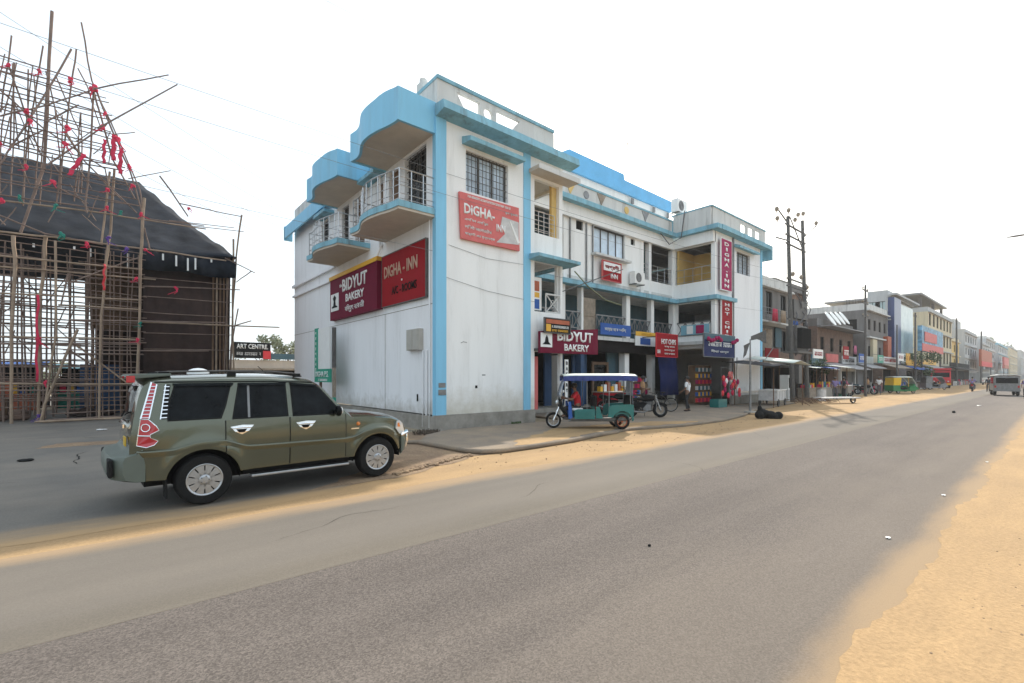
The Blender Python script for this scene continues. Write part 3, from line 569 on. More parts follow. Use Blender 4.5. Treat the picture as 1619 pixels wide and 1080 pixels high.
o=board('sign_board','red food shop sign with white letters above the recessed shops',FV,22.74,24.9,2.93,4.2,14.5,'red_board',.06,'bright_red'); TF('HOT CHIPS','board_white',o,23.2,3.62,14.435,.3,1.5,offset=.02); TF('DIGHA','board_white',o,22.8,3.1,14.435,.2,.3);
for i in range(3): TF(('কাজু বাদাম','চানাচুর','পাপড় ও আচার')[i],'board_white',o,23.5,3.42-.2*i,14.435,.12,1.1,offset=.008)
MB().box(22.8,22.86,14.5,15.7,4.0,4.05).box(24.8,24.86,14.5,15.7,4.0,4.05).build('bracket','iron',o,world=True)
o=board('sign_board','dark blue shop banner with flowers above the gift shop',FV,25.1,28.9,2.95,4.25,14.2-1.2,'board_navy',.06,'dull_metal'); TF('SHRI MAA GIFT CORNER','board_white',o,25.5,3.55,12.93,.26,3.0,offset=.012); TF('দীঘা ওল্ড','board_white',o,25.9,3.15,12.93,.2,2.2,offset=.01)
MB().box(25.1,28.9,12.90,12.92,3.9,4.25).build('top_strip','teal_wall',o,world=True)
mb=MB(); [mb.sphere((25.5+i*.3+(i>5)*1.2,12.88,3.95+.1*math.sin(i*5)),.13,8) for i in range(9)]; mb.build('flower','purple_red',o,world=True)
o=board('sign_board','red and white square hotel sign under the recess windows',FV,19.54,21.12,6.95,7.95,15.7,'red_board',.08,'faded_red'); MB().box(19.6,21.05,15.605,15.62,7.45,7.9).build('patch','board_white',o,world=True); TF('অগ্রণী','red_board',o,19.7,7.5,15.6,.3,1.2,offset=.02); TF('INN','board_white',o,20.2,7.08,15.615,.25,.6,offset=.02)
def vsign(label,a0,a1,z0,z1,m,body,tm,t=13.05):
    o=board('vertical_sign',label,FV,a0,a1,z0,z1,t,m,.08,'board_white'); n=len(body); st=(z1-z0-.2)/n
    for i,ch in enumerate(body):
        if ch!=' ': text(ch,tm,o,(a0+(a1-a0)*.68,t-.082,z1-.1-i*st-st*.15),(0,0,-1),(1,0,0),(a1-a0)*.34,width=st*.75 if ch not in 'I1' else st*.25,offset=.03)
    return o
def vsign(label,a0,a1,z0,z1,m,body,tm,t=13.05,rot=True):
    o=board('vertical_sign',label,FV,a0,a1,z0,z1,t,m,.08,'board_white'); n=len(body); st=(z1-z0-.2)/n
    for i,ch in enumerate(body):
        w=(a1-a0)*.42*(1 if ch not in 'I1-' else .35)
        if ch!=' ': text(ch,tm,o,((a0+a1)/2-w/2,t-.082,z1-.1-(i+.85)*st),(1,0,0),(0,0,1),st*.68 if ch!='-' else .05,width=w,offset=.03)
    return o
vsign('upper tall crimson vertical hotel sign on the right block corner',27.25,28.6,6.98,10.0,'purple_red','DIGHA-INN','board_white')
vsign('lower tall red vertical food sign on the right block corner',27.3,28.65,3.72,6.35,'red_board','HOT CHIPS','board_white')
# AC units and small fittings
def ac(loc,rz,label,s=1):
    o=thing('air_conditioner',label,'air conditioner',loc,rz,'outdoor cooling units on the hotel')
    MB().box(-.42*s,.42*s,-.16*s,.16*s,.0,.6*s).build('casing','board_white',o,bevel=.02)
    g=MB(); [g.lathe([(r,0),(r+.012,-.01),(r+.012,.0)],(-.1*s,-.165*s,.3*s),'y',20) for r in (.06,.12,.18,.24)]; g.build('fan_grille','iron',o)
    MB().lathe([(0,0),(.23*s,0),(.23*s,-.004),(0,-.004)],(-.1*s,-.162*s,.3*s),'y',20).build('fan','dull_metal',o)
    MB().box(-.35*s,-.3*s,-.2*s,.25*s,-.04,0).box(.3*s,.35*s,-.2*s,.25*s,-.04,0).build('bracket','iron',o)
    return o
ac((26.6,15.3,11.9),0,'white cooling unit standing on the parapet beside the right block',1.35)
ac((22.6,15.6,7.05),0,'white cooling unit with round fan mounted right of the square red sign',1.15)
# ---------------- olive green estate car (SUV)
mat('car_paint',(.100,.106,.070),.24,.04,3,metal=.65,coat=1.0,dirt=.25,dirtcol=(.19,.16,.10))
mat('car_plastic',(.105,.125,.105),.45,.08,3,dirt=.3,dirtcol=(.2,.17,.12))
mat('lamp_red',(.45,.01,.02),.12,.05,5,coat=1)
mat('lamp_clear',(.70,.72,.72),.08,.05,5,metal=.3,coat=1)
mat('amber',(.70,.20,.03),.15,.05,5,coat=1)
mat('plate_yellow',(.65,.42,.03),.4,.05,4)
th=math.atan2(.16,2.66)
CAR=thing('parked_car','olive green estate car with roof rails parked by the hotel side wall','car',(0.89-math.sin(th)*.9,7.82+math.cos(th)*.9,0.012),th)
AX=(.05,2.70); WR=.352
TOP=[(-.77,1.02),(-.745,1.20),(-.71,1.42),(-.67,1.62),(-.63,1.76),(-.56,1.81),(-.3,1.84),(.3,1.86),(.9,1.86),(1.35,1.83),(1.6,1.78),(1.74,1.71),(1.95,1.47),(2.2,1.19),(2.32,1.185),(2.66,1.165),(3.0,1.115),(3.2,1.05),(3.31,.97),(3.38,.84),(3.40,.66)]
def interp(T,x):
    if x<=T[0][0]: return T[0][1]
    for (a,b),(c,d) in zip(T,T[1:]):
        if x<=c: return b+(d-b)*(x-a)/(c-a)
    return T[-1][1]
def zt(x): return (interp(TOP,x-.02)+interp(TOP,x)+interp(TOP,x+.02))/3
def zb(x):
    z=.42 if x<2.9 else .42+.1*(x-2.9)
    for a in AX:
        d=abs(x-a)
        if d<.455: z=max(z,.33+math.sqrt(.455**2-d*d))
    return z
def Wd(x,z):
    w=interp([(.3,.865),(.45,.88),(.8,.905),(1.0,.902),(1.17,.888),(1.8,.700),(2.0,.64)],z)
    if x<-.42: w-=.13*((-.42-x)/.35)**2
    if x>2.6: w-=.20*((x-2.6)/.80)**2.4
    for a in AX:
        d=math.hypot(x-a,z-.36); w+=.035*math.exp(-((d-.47)/.09)**2)*(1 if z>.3 else 0)
    return w
xs=sorted({round(-.77+i*.012,4) for i in range(14)}|{round(-.6+i*.05,3) for i in range(82) if -.6+i*.05<3.40}|{3.38,3.40}|{round(a+.455*math.cos(math.pi*i/28),4) for a in AX for i in range(29)})
FR=[1,.985,.96,.92,.86,.75,.6,.4,.2,0]
def ztop(x,y):
    t=zt(x); zs=t-.085; w=Wd(x,zs); f=min(1,abs(y)/w); return zs+.085*(1-f**5)
rows=[]
for x in xs:
    t=zt(x); zs=t-.085; b=min(zb(x),zs-.02); L=[]
    for j in range(16): z=b+(zs-b)*j/15; L.append((Wd(x,z),z))
    w=Wd(x,zs)
    for f in FR[1:]: L.append((w*f,zs+.085*(1-f**5)))
    rows.append([(x,-y,z) for y,z in L]+[(x,y,z) for y,z in L[::-1][1:]])
mb=MB().grid(rows); k0=len(rows[0])
for idx in (0,len(rows)-1):
    r=rows[idx]; n=len(r); base=len(mb.v); mb.v+=[Vector(p) for p in r]
    for j in range(n//2): mb.f.append((base+j,base+j+1,base+n-2-j,base+n-1-j))
body=mb.build('body','car_paint',CAR,smooth=True)
MB().box(-.6,3.1,-.60,.60,.3,.9).box(.55,2.2,-.8,.8,.36,.6).box(-.62,2.0,-.6,.6,.9,1.1).build('underbody','dark',CAR)
for a in AX:
    for s in (-1,1):
        g=[[(a+.45*math.cos(math.pi*i/16),s*y,.33+.45*math.sin(math.pi*i/16)) for y in (.5,.875)] for i in range(17)]
        MB().grid(g).build('wheel_well','dark',CAR)
def side(s): return lambda p,q,t:(p,s*(Wd(p,q)+t),q)
def strip(x0,x1,lo,hi,off,thick,s,nx=14,nz=7):
    f=side(s); mb=MB(); A=[[f(x0+(x1-x0)*i/nx,lo(x0+(x1-x0)*i/nx)+(hi(x0+(x1-x0)*i/nx)-lo(x0+(x1-x0)*i/nx))*j/nz,off) for j in range(nz+1)] for i in range(nx+1)]
    B=[[f(x0+(x1-x0)*i/nx,lo(x0+(x1-x0)*i/nx)+(hi(x0+(x1-x0)*i/nx)-lo(x0+(x1-x0)*i/nx))*j/nz,off-thick) for j in (0,nz)] for i in range(nx+1)]
    mb.grid([[b[0]]+a+[b[1]] for a,b in zip(A,B)])
    for c in (0,nx):
        k=len(mb.v); mb.v+=[Vector(p) for p in A[c]]+[Vector(B[c][0]),Vector(B[c][1])]; m=nz+1
        mb.f.append(tuple([k+i for i in range(m)]+[k+m+1,k+m]))
    return mb
def win(poly,s,name='window',m='dark_glass',off=.006,parent=None,grow=.018):
    cx=sum(p[0] for p in poly)/len(poly); cz=sum(p[1] for p in poly)/len(poly)
    big=[(cx+(x-cx)*(1+grow/abs(x-cx) if abs(x-cx)>.03 else 1),cz+(z-cz)*(1+grow/abs(z-cz) if abs(z-cz)>.03 else 1)) for x,z in poly]
    g=MB().prism(poly,side(s),-.01,off+.003).build(name,m,parent or CAR)
    MB().prism(big,side(s),-.01,off).build('window_rubber','black_rubber',g)
    return g
for s in (-1,1):
    for nm,x0,x1,lo_,hi_ in (('door',.315,1.185,None,1.172),('door',1.205,2.10,None,1.165)):
        lo=lambda x,x0=x0:max(zb(x)+.015,.43); d=strip(x0,x1,lo,lambda x:hi_,.007,.02,s,nx=24).build(nm,'car_paint',CAR,smooth=True)
        hx=x0+.05 if x0<1 else x0+.08
        f=side(s)
        MB().prism([(hx,1.075),(hx+.16,1.095),(hx+.31,1.085),(hx+.24,1.0),(hx+.15,.955),(hx+.06,1.0)],f,.0,.016).build('handle_bowl','chrome',d)
        MB().tube([f(hx+.03,1.05,.03),f(hx+.15,1.06,.045),f(hx+.27,1.055,.03)],.014,6).build('handle','chrome',d)
        MB().prism([(hx+.07,1.035),(hx+.22,1.035),(hx+.18,.985),(hx+.11,.985)],f,.014,.018).build('handle_recess','dark',d)
    for x in (.307,1.195,2.108): strip(x-.006,x+.006,lambda x:max(zb(x),.43),lambda x:1.17,.003,.01,s,nx=1).build('door_gap_shade','dark',CAR)  # dark strips paint the shade in the gaps between doors
    f=side(s)
    w1=win([(-.36,1.22),(-.34,1.45),(-.27,1.665),(-.2,1.70),(.40,1.70),(.31,1.40),(.24,1.22)],s)
    w2=win([(.41,1.20),(.44,1.35),(.52,1.69),(1.16,1.69),(1.16,1.20)],s)
    MB().prism([(.60,1.2),(.63,1.2),(.65,1.69),(.62,1.69)],f,.005,.014).build('divider','dull_metal',w2)
    w3=win([(1.26,1.195),(1.26,1.69),(1.62,1.66),(1.68,1.62),(2.0,1.26),(2.0,1.19)],s)
    for a,b in ((-.3,.44),(.50,1.18),(1.24,1.66)): MB().prism([(a,1.715),(b,1.715 if b<1.5 else 1.675),(b-.02,1.675 if b<1.5 else 1.64),(a+.02,1.675)],f,.0,.04).build('rain_visor','dark_glass',CAR)
    MB().tube([f(x,1.735-.01*(x>1)-.055*max(0,x-1.35),.004) for x in [-.5+.1*i for i in range(22)]],.010,5).build('drip_rail','dark',CAR)
    # raised moulding line
    CR=[(-.70,.81),(-.31,.81),(-.18,.85),(-.05,.885),(.15,.895),(.30,.89),(.42,.84),(.58,.775),(.9,.765),(1.3,.76),(2.1,.745),(2.25,.76),(2.4,.83),(2.52,.875),(2.7,.895),(2.88,.88),(3.0,.82),(3.08,.74)]
    xx=[-.70+i*.045 for i in range(85) if -.70+i*.045<3.08]
    g=[]
    for x in xx:
        z=(interp(CR,x-.04)+interp(CR,x)+interp(CR,x+.04))/3
        g.append([f(x,z-.075,.004),f(x,z-.03,.016),f(x,z-.006,.022),f(x,z+.010,.018),f(x,z+.020,.002),f(x,z+.024,-.004)])
    MB().grid(g).build('side_moulding','car_paint',CAR)
    # rear quarter trim, lamps
    b=MB().prism([(-.46,1.235),(-.375,1.235),(-.325,1.70),(-.385,1.70)],f,.0,.008).build('quarter_trim','dark',CAR)
    mb=MB()
    for i in range(9): z=1.25+i*.052; dx=(z-1.235)/.465*.06; mb.prism([(-.455+dx,z),(-.385+dx*.8,z),(-.38+dx*.8,z+.012),(-.45+dx,z+.012)],f,.004,.016)
    mb.prism([(-.46,1.235),(-.447,1.235),(-.372,1.70),(-.385,1.70)],f,.004,.014)
    mb.build('trim_slats','chrome',b)
    b=MB().prism([(-.655,1.25),(-.57,1.25),(-.475,1.70),(-.53,1.73)],f,.0,.012).build('upper_tail_lamp','lamp_red',CAR)
    mb=MB()
    for i in range(10): z=1.26+i*.046; dx=(z-1.25)/.46*.10; mb.prism([(-.652+dx*1.2,z),(-.572+dx,z),(-.568+dx,z+.007),(-.648+dx*1.2,z+.007)],f,.01,.022)
    mb.prism([(-.665,1.25),(-.65,1.25),(-.525,1.73),(-.54,1.74)],f,.0,.02).prism([(-.578,1.25),(-.565,1.25),(-.47,1.70),(-.483,1.71)],f,.0,.02)
    mb.build('lamp_slats','chrome',b)
    b=MB().prism([(-.70,.90),(-.66,1.24),(-.58,1.24),(-.50,1.15),(-.47,1.09),(-.56,1.04),(-.56,1.0),(-.48,.95),(-.52,.90),(-.6,.87)],f,-.02,.016).build('tail_lamp','lamp_red',CAR)
    P=[(-.70,.90),(-.66,1.24),(-.58,1.24),(-.50,1.15),(-.47,1.09),(-.56,1.04),(-.56,1.0),(-.48,.95),(-.52,.90),(-.6,.87),(-.70,.90)]
    MB().tube([f(x,z,.016) for x,z in P],.006,5).tube([f(-.61+.045*math.cos(t*.7),1.13+.05*math.sin(t*.7),.018) for t in range(10)],.007,5).tube([f(-.69,1.03,.018),f(-.56,1.02,.018)],.008,5).build('lamp_trim','chrome',b)
    b=MB().prism([(3.08,.84),(3.11,.97),(3.18,.985),(3.26,.92),(3.32,.75),(3.18,.73)],f,-.01,.03).build('headlamp','lamp_clear',CAR)
    MB().prism([(3.12,.87),(3.13,.94),(3.17,.94),(3.19,.86)],f,.02,.036).build('indicator','amber',b)
    b=MB().lathe([(0,.022),(.03,.02),(.05,.0)],f(2.33,.985,0),'y',12).build('side_indicator','chrome',CAR); MB().lathe([(0,s*.03),(.025,s*.026),(.034,.0)],f(2.33,.985,0),'y',12).build('indicator_lens','amber',b)
    MB().prism([(2.2,.895),(2.34,.895),(2.34,.915),(2.2,.915)],f,0,.009).build('badge','chrome',CAR)
    # mirror
    b=MB().sphere((1.93,s*1.01,1.235),.1,12,(.55,.95,.95)).build('mirror','dark_glass',CAR,smooth=True); MB().beam((1.93,s*.86,1.19),(1.93,s*.98,1.2),.05,.05).build('mirror_arm','black_rubber',b)
    MB().sphere((1.965,s*1.02,1.235),.075,12,(.4,.95,.9)).build('mirror_cap','lamp_clear',b,smooth=True)
    # running board
    b=MB().beam((.62,s*.93,.335),(2.12,s*.93,.325),.15,.035).build('running_board','alloy',CAR,bevel=.01); MB().beam((.62,s*.93,.357),(2.12,s*.93,.347),.09,.01).build('tread','black_rubber',b); MB().box(.8,.86,min(s*.55,s*.9),max(s*.55,s*.9),.3,.34).box(1.9,1.96,min(s*.55,s*.9),max(s*.55,s*.9),.3,.34).build('step_bracket','dark',CAR)
    # roof rail
    b=MB().tube([(-.42,s*.58,1.83),(-.34,s*.58,1.878),(.3,s*.58,1.895),(1.0,s*.58,1.89),(1.36,s*.58,1.86),(1.48,s*.57,1.81)],.012,8).build('roof_rail','iron',CAR,smooth=True)
    for x in (-.38,.45,1.40): MB().box(x-.06,x+.06,s*.58-.018,s*.58+.018,1.80,1.88 if x<1 else 1.86).build('rail_foot','black_rubber',b,bevel=.01)
    MB().box(-.40,-.38,s*.78-.12,s*.78+.12,.16,.42).build('mud_flap','black_rubber',CAR)
# glazing front and back
MB().grid([[(x,y,ztop(x,y)+.006) for y in [-.68+.136*j for j in range(11)]] for x in (1.78,1.85,1.92,2.0,2.08,2.15)]).build('windscreen','dark_glass',CAR,smooth=True)
def tailx(z): 
    for (a,b),(c,d) in zip(TOP,TOP[1:]):
        if z<=d: return a+(c-a)*(z-b)/(d-b)
rear=[[(tailx(z)-.03+.10*(abs(y)/.66)**3,y,z) for y in [-.64+.128*j for j in range(11)]] for z in (1.21,1.33,1.45,1.57,1.68)]
b=MB().grid(rear).build('rear_window','dark_glass',CAR,smooth=True,solid=.01)
MB().tube([(tailx(1.24)-.05,.1,1.24),(tailx(1.3)-.06,-.35,1.33)],.012,6).build('wiper','black_rubber',b)
MB().grid([[(-.775+.10*(abs(y)/.7)**3-.01,y,z) for y in [-.66+.132*j for j in range(11)]] for z in (.80,.95,1.10,1.19)]).build('tailgate','car_paint',CAR,smooth=True,solid=.02)
MB().box(-.81,-.79,-.35,.35,1.10,1.15).build('tailgate_trim','chrome',CAR); MB().box(-.805,-.79,-.62,-.38,.88,1.0).build('number_plate','plate_yellow',CAR)
MB().prism([(-.79,1.80),(-.74,1.845),(-.3,1.855),(-.3,1.82),(-.72,1.775)],lambda p,q,t:(p,t,q),-.62,.62).build('spoiler','car_plastic',CAR,bevel=.01)
MB().box(-.80,-.785,-.25,.25,1.79,1.815).build('brake_lamp','lamp_red',CAR); MB().box(-.79,-.70,-.64,-.60,1.73,1.82).build('brake_lamp','lamp_red',CAR)
# bumpers
def bumper(prof,name,m,x0,wy,rr,sgn):
    g=[]
    for i in range(25):
        t=-1+2*i/24; y=wy*math.sin(t*math.pi/2)**1 if False else wy*t; cut=rr*(abs(t)**6)
        g.append([(x0+sgn*(px-cut if px>0 else px),y,pz) for px,pz in prof])
    mb=MB().grid(g); n=len(prof)
    for r in (g[0],g[-1]):
        k=len(mb.v); mb.v+=[Vector(p) for p in r]; mb.f+=[tuple(k+i for i in t) for t in tessellate_polygon([[Vector((px,pz,0)) for px,pz in prof[:-1]]])]
    return mb.build(name,m,CAR,smooth=True)
bumper([(0,.42),(.14,.42),(.26,.46),(.29,.55),(.29,.70),(.26,.76),(.13,.79),(.09,.84),(.05,.90),(-.1,.90),(-.1,.42),(0,.42)],'rear_bumper','car_plastic',-.71,.855,.16,-1)
for s in (-1,1): MB().box(-.985,-.93,s*.60-.2,s*.60+.2,.50,.74).build('bumper_pad','black_rubber',CAR,bevel=.03)
bumper([(0,.36),(.12,.34),(.2,.42),(.22,.6),(.18,.71),(.05,.74),(0,.74),(0,.36)],'front_bumper','car_plastic',3.23,.82,.16,1)
for s in (-1,1): MB().tube([(3.22,s*.80,.70),(3.38,s*.76,.74),(3.47,s*.60,.74),(3.49,s*.3,.72)],.035,8).tube([(3.47,s*.60,.74),(3.46,s*.62,.56),(3.43,s*.6,.45)],.028,8).build('bull_bar','chrome',CAR,smooth=True)
MB().tube([(3.49,-.3,.72),(3.49,.3,.72)],.035,8).build('bull_bar','chrome',CAR)
MB().box(3.395,3.41,-.5,.5,.72,.86).build('grille','dark',CAR)
MB().sphere((.15,.15,1.86),.13,14,(1.2,1.2,.65)).build('roof_dome','board_white',CAR,smooth=True)
MB().tube([(1.2,.3,1.85),(1.05,.3,1.99)],.006,5).build('aerial','dark',CAR)
def car_wheel(x,y,s,parent,r=WR,w=.235):
    t=MB().lathe([(r*.63,-w/2),(r*.80,-w/2-.006),(r*.93,-w/2),(r*.985,-w/2+.03),(r,-w/2+.06),(r,w/2-.06),(r*.985,w/2-.03),(r*.93,w/2),(r*.80,w/2+.006),(r*.63,w/2),(r*.63,-w/2)],(x,y,r),'y',48).build('wheel','black_rubber',parent,smooth=True)
    rr=r*.64; o=s*(w/2-.01)
    MB().lathe([(0,0),(rr,0)],(x,y+o-s*.05,r),'y',32).build('spoke_shade_disc','dark',t)  # dark disc stands in for the shade behind the spokes
    mb=MB(); mb.lathe([(rr*1.02,o-s*.06),(rr*1.02,o+s*.008),(rr*.97,o+s*.014),(rr*.88,o+s*.004),(rr*.86,o-s*.02)],(x,y,r),'y',40)
    for i in range(10):
        a=2*math.pi*i/10; ca_,sa_=math.cos(a),math.sin(a)
        f=lambda p,q,tt:(x+p*ca_-q*sa_,y+tt,r+p*sa_+q*ca_)
        mb.prism([(rr*.28,-.036),(rr*.6,-.036),(rr*.9,-.056),(rr*.9,.056),(rr*.6,.036),(rr*.28,.036)],f,o-s*.02,o+s*.006)
    mb.lathe([(rr*.33,o-s*.02),(rr*.32,o+s*.012),(rr*.2,o+s*.022),(0,o+s*.024)],(x,y,r),'y',20)
    mb.build('rim','alloy',t)
    mb=MB(); 
    for i in range(5): a=2*math.pi*i/5; mb.lathe([(.011,0),(.009,s*.012),(0,s*.014)],(x+rr*.22*math.cos(a),y+o+s*.016,r+rr*.22*math.sin(a)),'y',8)
    mb.build('wheel_nuts','dull_metal',t); return t
for a in AX:
    for s in (-1,1): car_wheel(a,s*.785,s,CAR)
# ---------------- people
mat('shirt_white',(.70,.70,.70),.9,.08,8,.2,30); mat('shirt_tan',(.42,.24,.12),.9,.1,8); mat('shirt_red',(.50,.02,.03),.9,.1,8); mat('shirt_violet',(.22,.18,.38),.9,.1,8)
mat('shirt_dark',(.03,.04,.06),.9,.2,8); mat('trouser_black',(.020,.020,.022),.9,.2,8); mat('trouser_grey',(.10,.10,.11),.9,.2,8); mat('shirt_pink',(.40,.10,.18),.9,.1,8); mat('shoe',(.03,.02,.018),.6,.2,8)
def skin(name,V,E,m,parent,root=0,sub=2,smooth=True):
    me=bpy.data.meshes.new(name); names=list(V); idx={n:i for i,n in enumerate(names)}
    me.from_pydata([V[n][0] for n in names],[(idx[a],idx[b]) for a,b in E],[])
    o=bpy.data.objects.new(name,me); C.objects.link(o)
    md=o.modifiers.new('k','SKIN'); md.use_smooth_shade=True
    sv=me.skin_vertices[0].data
    for n,i in idx.items():
        r=V[n][1]; sv[i].radius=(r,r) if not isinstance(r,tuple) else r; sv[i].use_root=(i==root)
    s=o.modifiers.new('s','SUBSURF'); s.levels=s.render_levels=sub
    dg=bpy.context.evaluated_depsgraph_get(); m2=bpy.data.meshes.new_from_object(o.evaluated_get(dg)); bpy.data.objects.remove(o); bpy.data.meshes.remove(me)
    m2.name=name; m2.materials.clear(); m2.materials.append(M[m])
    for p in m2.polygons: p.use_smooth=True
    o=bpy.data.objects.new(name,m2); C.objects.link(o); o.parent=parent; return o
def lerp(a,b,t): return tuple(a[i]+(b[i]-a[i])*t for i in range(3))
STAND=dict(pelvis=(0,0,.93),waist=(0,0,1.08),chest=(.0,0,1.30),neck=(.01,0,1.47),head=(.03,0,1.62),sl=(0,.19,1.40),sr=(0,-.19,1.40),el=(-.03,.25,1.12),er=(-.03,-.25,1.12),wl=(.06,.25,.88),wr=(.06,-.25,.88),hl=(0,.10,.90),hr=(0,-.10,.90),kl=(.02,.11,.50),kr=(.05,-.11,.50),al=(-.02,.11,.08),ar=(.02,-.11,.08))
def person(label,loc,rz,shirt,trousers,pose={},group=None,detail=True,s=1):
    J=dict(STAND); J.update(pose); J={k:tuple(c*s for c in v) for k,v in J.items()}
    o=thing('person',label,'person',loc,rz,group)
    V={};E=[]
    def v(n,p,r): V[n]=(p,r*s if not isinstance(r,tuple) else r)
    v('pelvis',J['pelvis'],.115); v('waist',J['waist'],.11); v('chest',J['chest'],.135); v('neck',J['neck'],.055); v('head0',lerp(J['neck'],J['head'],.55),.062); v('head',J['head'],.092); v('headt',tuple(J['head'][i]+(J['head'][i]-J['neck'][i])*.42 for i in range(3)),.07)
    E+=[('pelvis','waist'),('waist','chest'),('chest','neck'),('neck','head0'),('head0','head'),('head','headt')]
    for q in 'lr':
        v('s'+q,J['s'+q],.058); v('e'+q,J['e'+q],.042); v('w'+q,J['w'+q],.028)
        d=Vector(J['w'+q])-Vector(J['e'+q]); d.normalize(); w=Vector(J['w'+q])
        v('p'+q,tuple(w+d*.05*s),.032); E+=[('chest','s'+q),('s'+q,'e'+q),('e'+q,'w'+q),('w'+q,'p'+q)]
        if detail:
            sd=d.cross(Vector((1,0,0)) if abs(d.x)<.7 else Vector((0,1,0))).normalized(); up=sd.cross(d)
            for i in range(4):
                b=w+d*.075*s+sd*(i-1.5)*.021*s; v(f'f{q}{i}',tuple(b+d*.02*s),.010); v(f'g{q}{i}',tuple(b+d*(.055+.01*(i in(1,2)))*s+up*.018*s),.008); E+=[('p'+q,f'f{q}{i}'),(f'f{q}{i}',f'g{q}{i}')]
            v('t'+q,tuple(w+d*.05*s+sd*.05*s),.011); v('u'+q,tuple(w+d*.085*s+sd*.06*s+up*.015*s),.009); E+=[('p'+q,'t'+q),('t'+q,'u'+q)]
        v('h'+q,J['h'+q],.088); v('k'+q,J['k'+q],.058); v('a'+q,J['a'+q],.040); f=J.get('f'+q) or (J['a'+q][0]+.15*s,J['a'+q][1],J['a'+q][2]-.035*s); v('t2'+q,f,.034)
        E+=[('pelvis','h'+q),('h'+q,'k'+q),('k'+q,'a'+q),('a'+q,'t2'+q)]
    b=skin('body',V,E,'skin',o)
    # face: nose, eyes, ears, hair as small child pieces
    hd=Vector(J['head']); ax=(hd-Vector(J['neck'])).normalized(); fw=Vector((1,0,0)); fw=(fw-ax*fw.dot(ax)).normalized(); sd=ax.cross(fw)
    if detail:
        mb=MB(); mb.tube([tuple(hd+fw*.088*s+ax*.02*s),tuple(hd+fw*.108*s-ax*.015*s)],[.008,.014],6); [mb.sphere(tuple(hd+sd*q*.088*s),.022*s,8,(.7,.4,1)) for q in (-1,1)]; mb.build('face_feature','skin',b,smooth=True)
        mb=MB(); [mb.sphere(tuple(hd+fw*.086*s+sd*q*.032*s+ax*.022*s),.010*s,8) for q in (-1,1)]; mb.sphere(tuple(hd+fw*.088*s-ax*.045*s),.012*s,8,(.6,1.8,.5)); mb.build('eyes_and_mouth','hair',b)
    k=MB().sphere((0,0,0),.103*s,14,(1.08,.98,1.0)); c=hd+ax*.032*s-fw*.018*s; k.v=[c+p for p in k.v if True]
    k.build('hair','hair',b,smooth=True)
    # shirt, trousers
    V2={};E2=[]
    def v2(n,p,r): V2[n]=(p,r*s)
    v2('pelvis',lerp(J['pelvis'],J['waist'],-.1),.135); v2('waist',J['waist'],.13); v2('chest',J['chest'],.152); v2('neck',lerp(J['chest'],J['neck'],.62),.085)
    E2+=[('pelvis','waist'),('waist','chest'),('chest','neck')]
    for q in 'lr':
        v2('s'+q,J['s'+q],.072); v2('e'+q,lerp(J['s'+q],J['e'+q],.92),.062); E2+=[('chest','s'+q),('s'+q,'e'+q)]
    skin('shirt',V2,E2,shirt,o)
    V3={'p':(lerp(J['pelvis'],J['waist'],.25),.13*s),'p0':(J['pelvis'],.128*s)};E3=[('p','p0')]
    for q in 'lr':
        V3['h'+q]=(J['h'+q],.10*s); V3['k'+q]=(J['k'+q],.072*s); V3['a'+q]=(lerp(J['k'+q],J['a'+q],.93),.058*s); E3+=[('p0','h'+q),('h'+q,'k'+q),('k'+q,'a'+q)]
    skin('trousers',V3,E3,trousers,o,root=1)
    for q in 'lr':
        a=Vector(J['a'+q]); MB().sphere((a.x+.06*s,a.y,a.z-.04*s),.055*s,10,(2.2,.85,.75)).build('shoe','shoe',o,smooth=True)
    return o
SIT=dict(pelvis=(-.05,0,.62),waist=(-.05,0,.78),chest=(0,0,1.0),neck=(.04,0,1.16),head=(.08,0,1.30),sl=(0,.19,1.09),sr=(0,-.19,1.09),el=(.16,.24,.88),er=(.16,-.24,.88),wl=(.40,.22,.92),wr=(.40,-.22,.92),hl=(0,.1,.60),hr=(0,-.1,.60),kl=(.40,.13,.58),kr=(.40,-.13,.58),al=(.36,.14,.14),ar=(.36,-.14,.14))
person('man in a white shirt and black trousers standing before the shops',(21.49,11.92,.085),R(100),'shirt_white','trouser_black',dict(wl=(.2,.24,.98),el=(.0,.25,1.14),kr=(.1,-.1,.5),ar=(-.06,-.12,.09)))
person('man in a tan shirt standing under the blue shop cover',(21.2,14.3,.09),R(-70),'shirt_tan','trouser_black',dict(wl=(.25,.15,1.05),wr=(.25,-.1,1.05)))
# ---------------- generic two wheelers
def wheel2(parent,x,y,r,w=.05,rimm='steel',spokes=16,name='wheel'):
    t=MB().lathe([(r-.05*r/.3*w/.05*1.0,-w/2),(r-w*.3,-w*.5),(r,-w*.2),(r,w*.2),(r-w*.3,w*.5),(r-.05*r/.3*w/.05,w/2),(r-.05*r/.3*w/.05,-w/2)],(x,y,r),'y',28).build(name,'black_rubber',parent,smooth=True)
    rr=r-.05*r/.3*w/.05; mb=MB().lathe([(rr,-w*.35),(rr-.015,-w*.3),(rr-.015,w*.3),(rr,w*.35)],(x,y,r),'y',24).tube([(x,y-w*.8,r),(x,y+w*.8,r)],.025,8)
    for i in range(spokes): a=2*math.pi*i/spokes; mb.tube([(x,y+(.03 if i%2 else -.03)*w*8,r),(x+rr*math.cos(a),y,r+rr*math.sin(a))],.004,3)
    mb.build('rim',rimm,t); return t
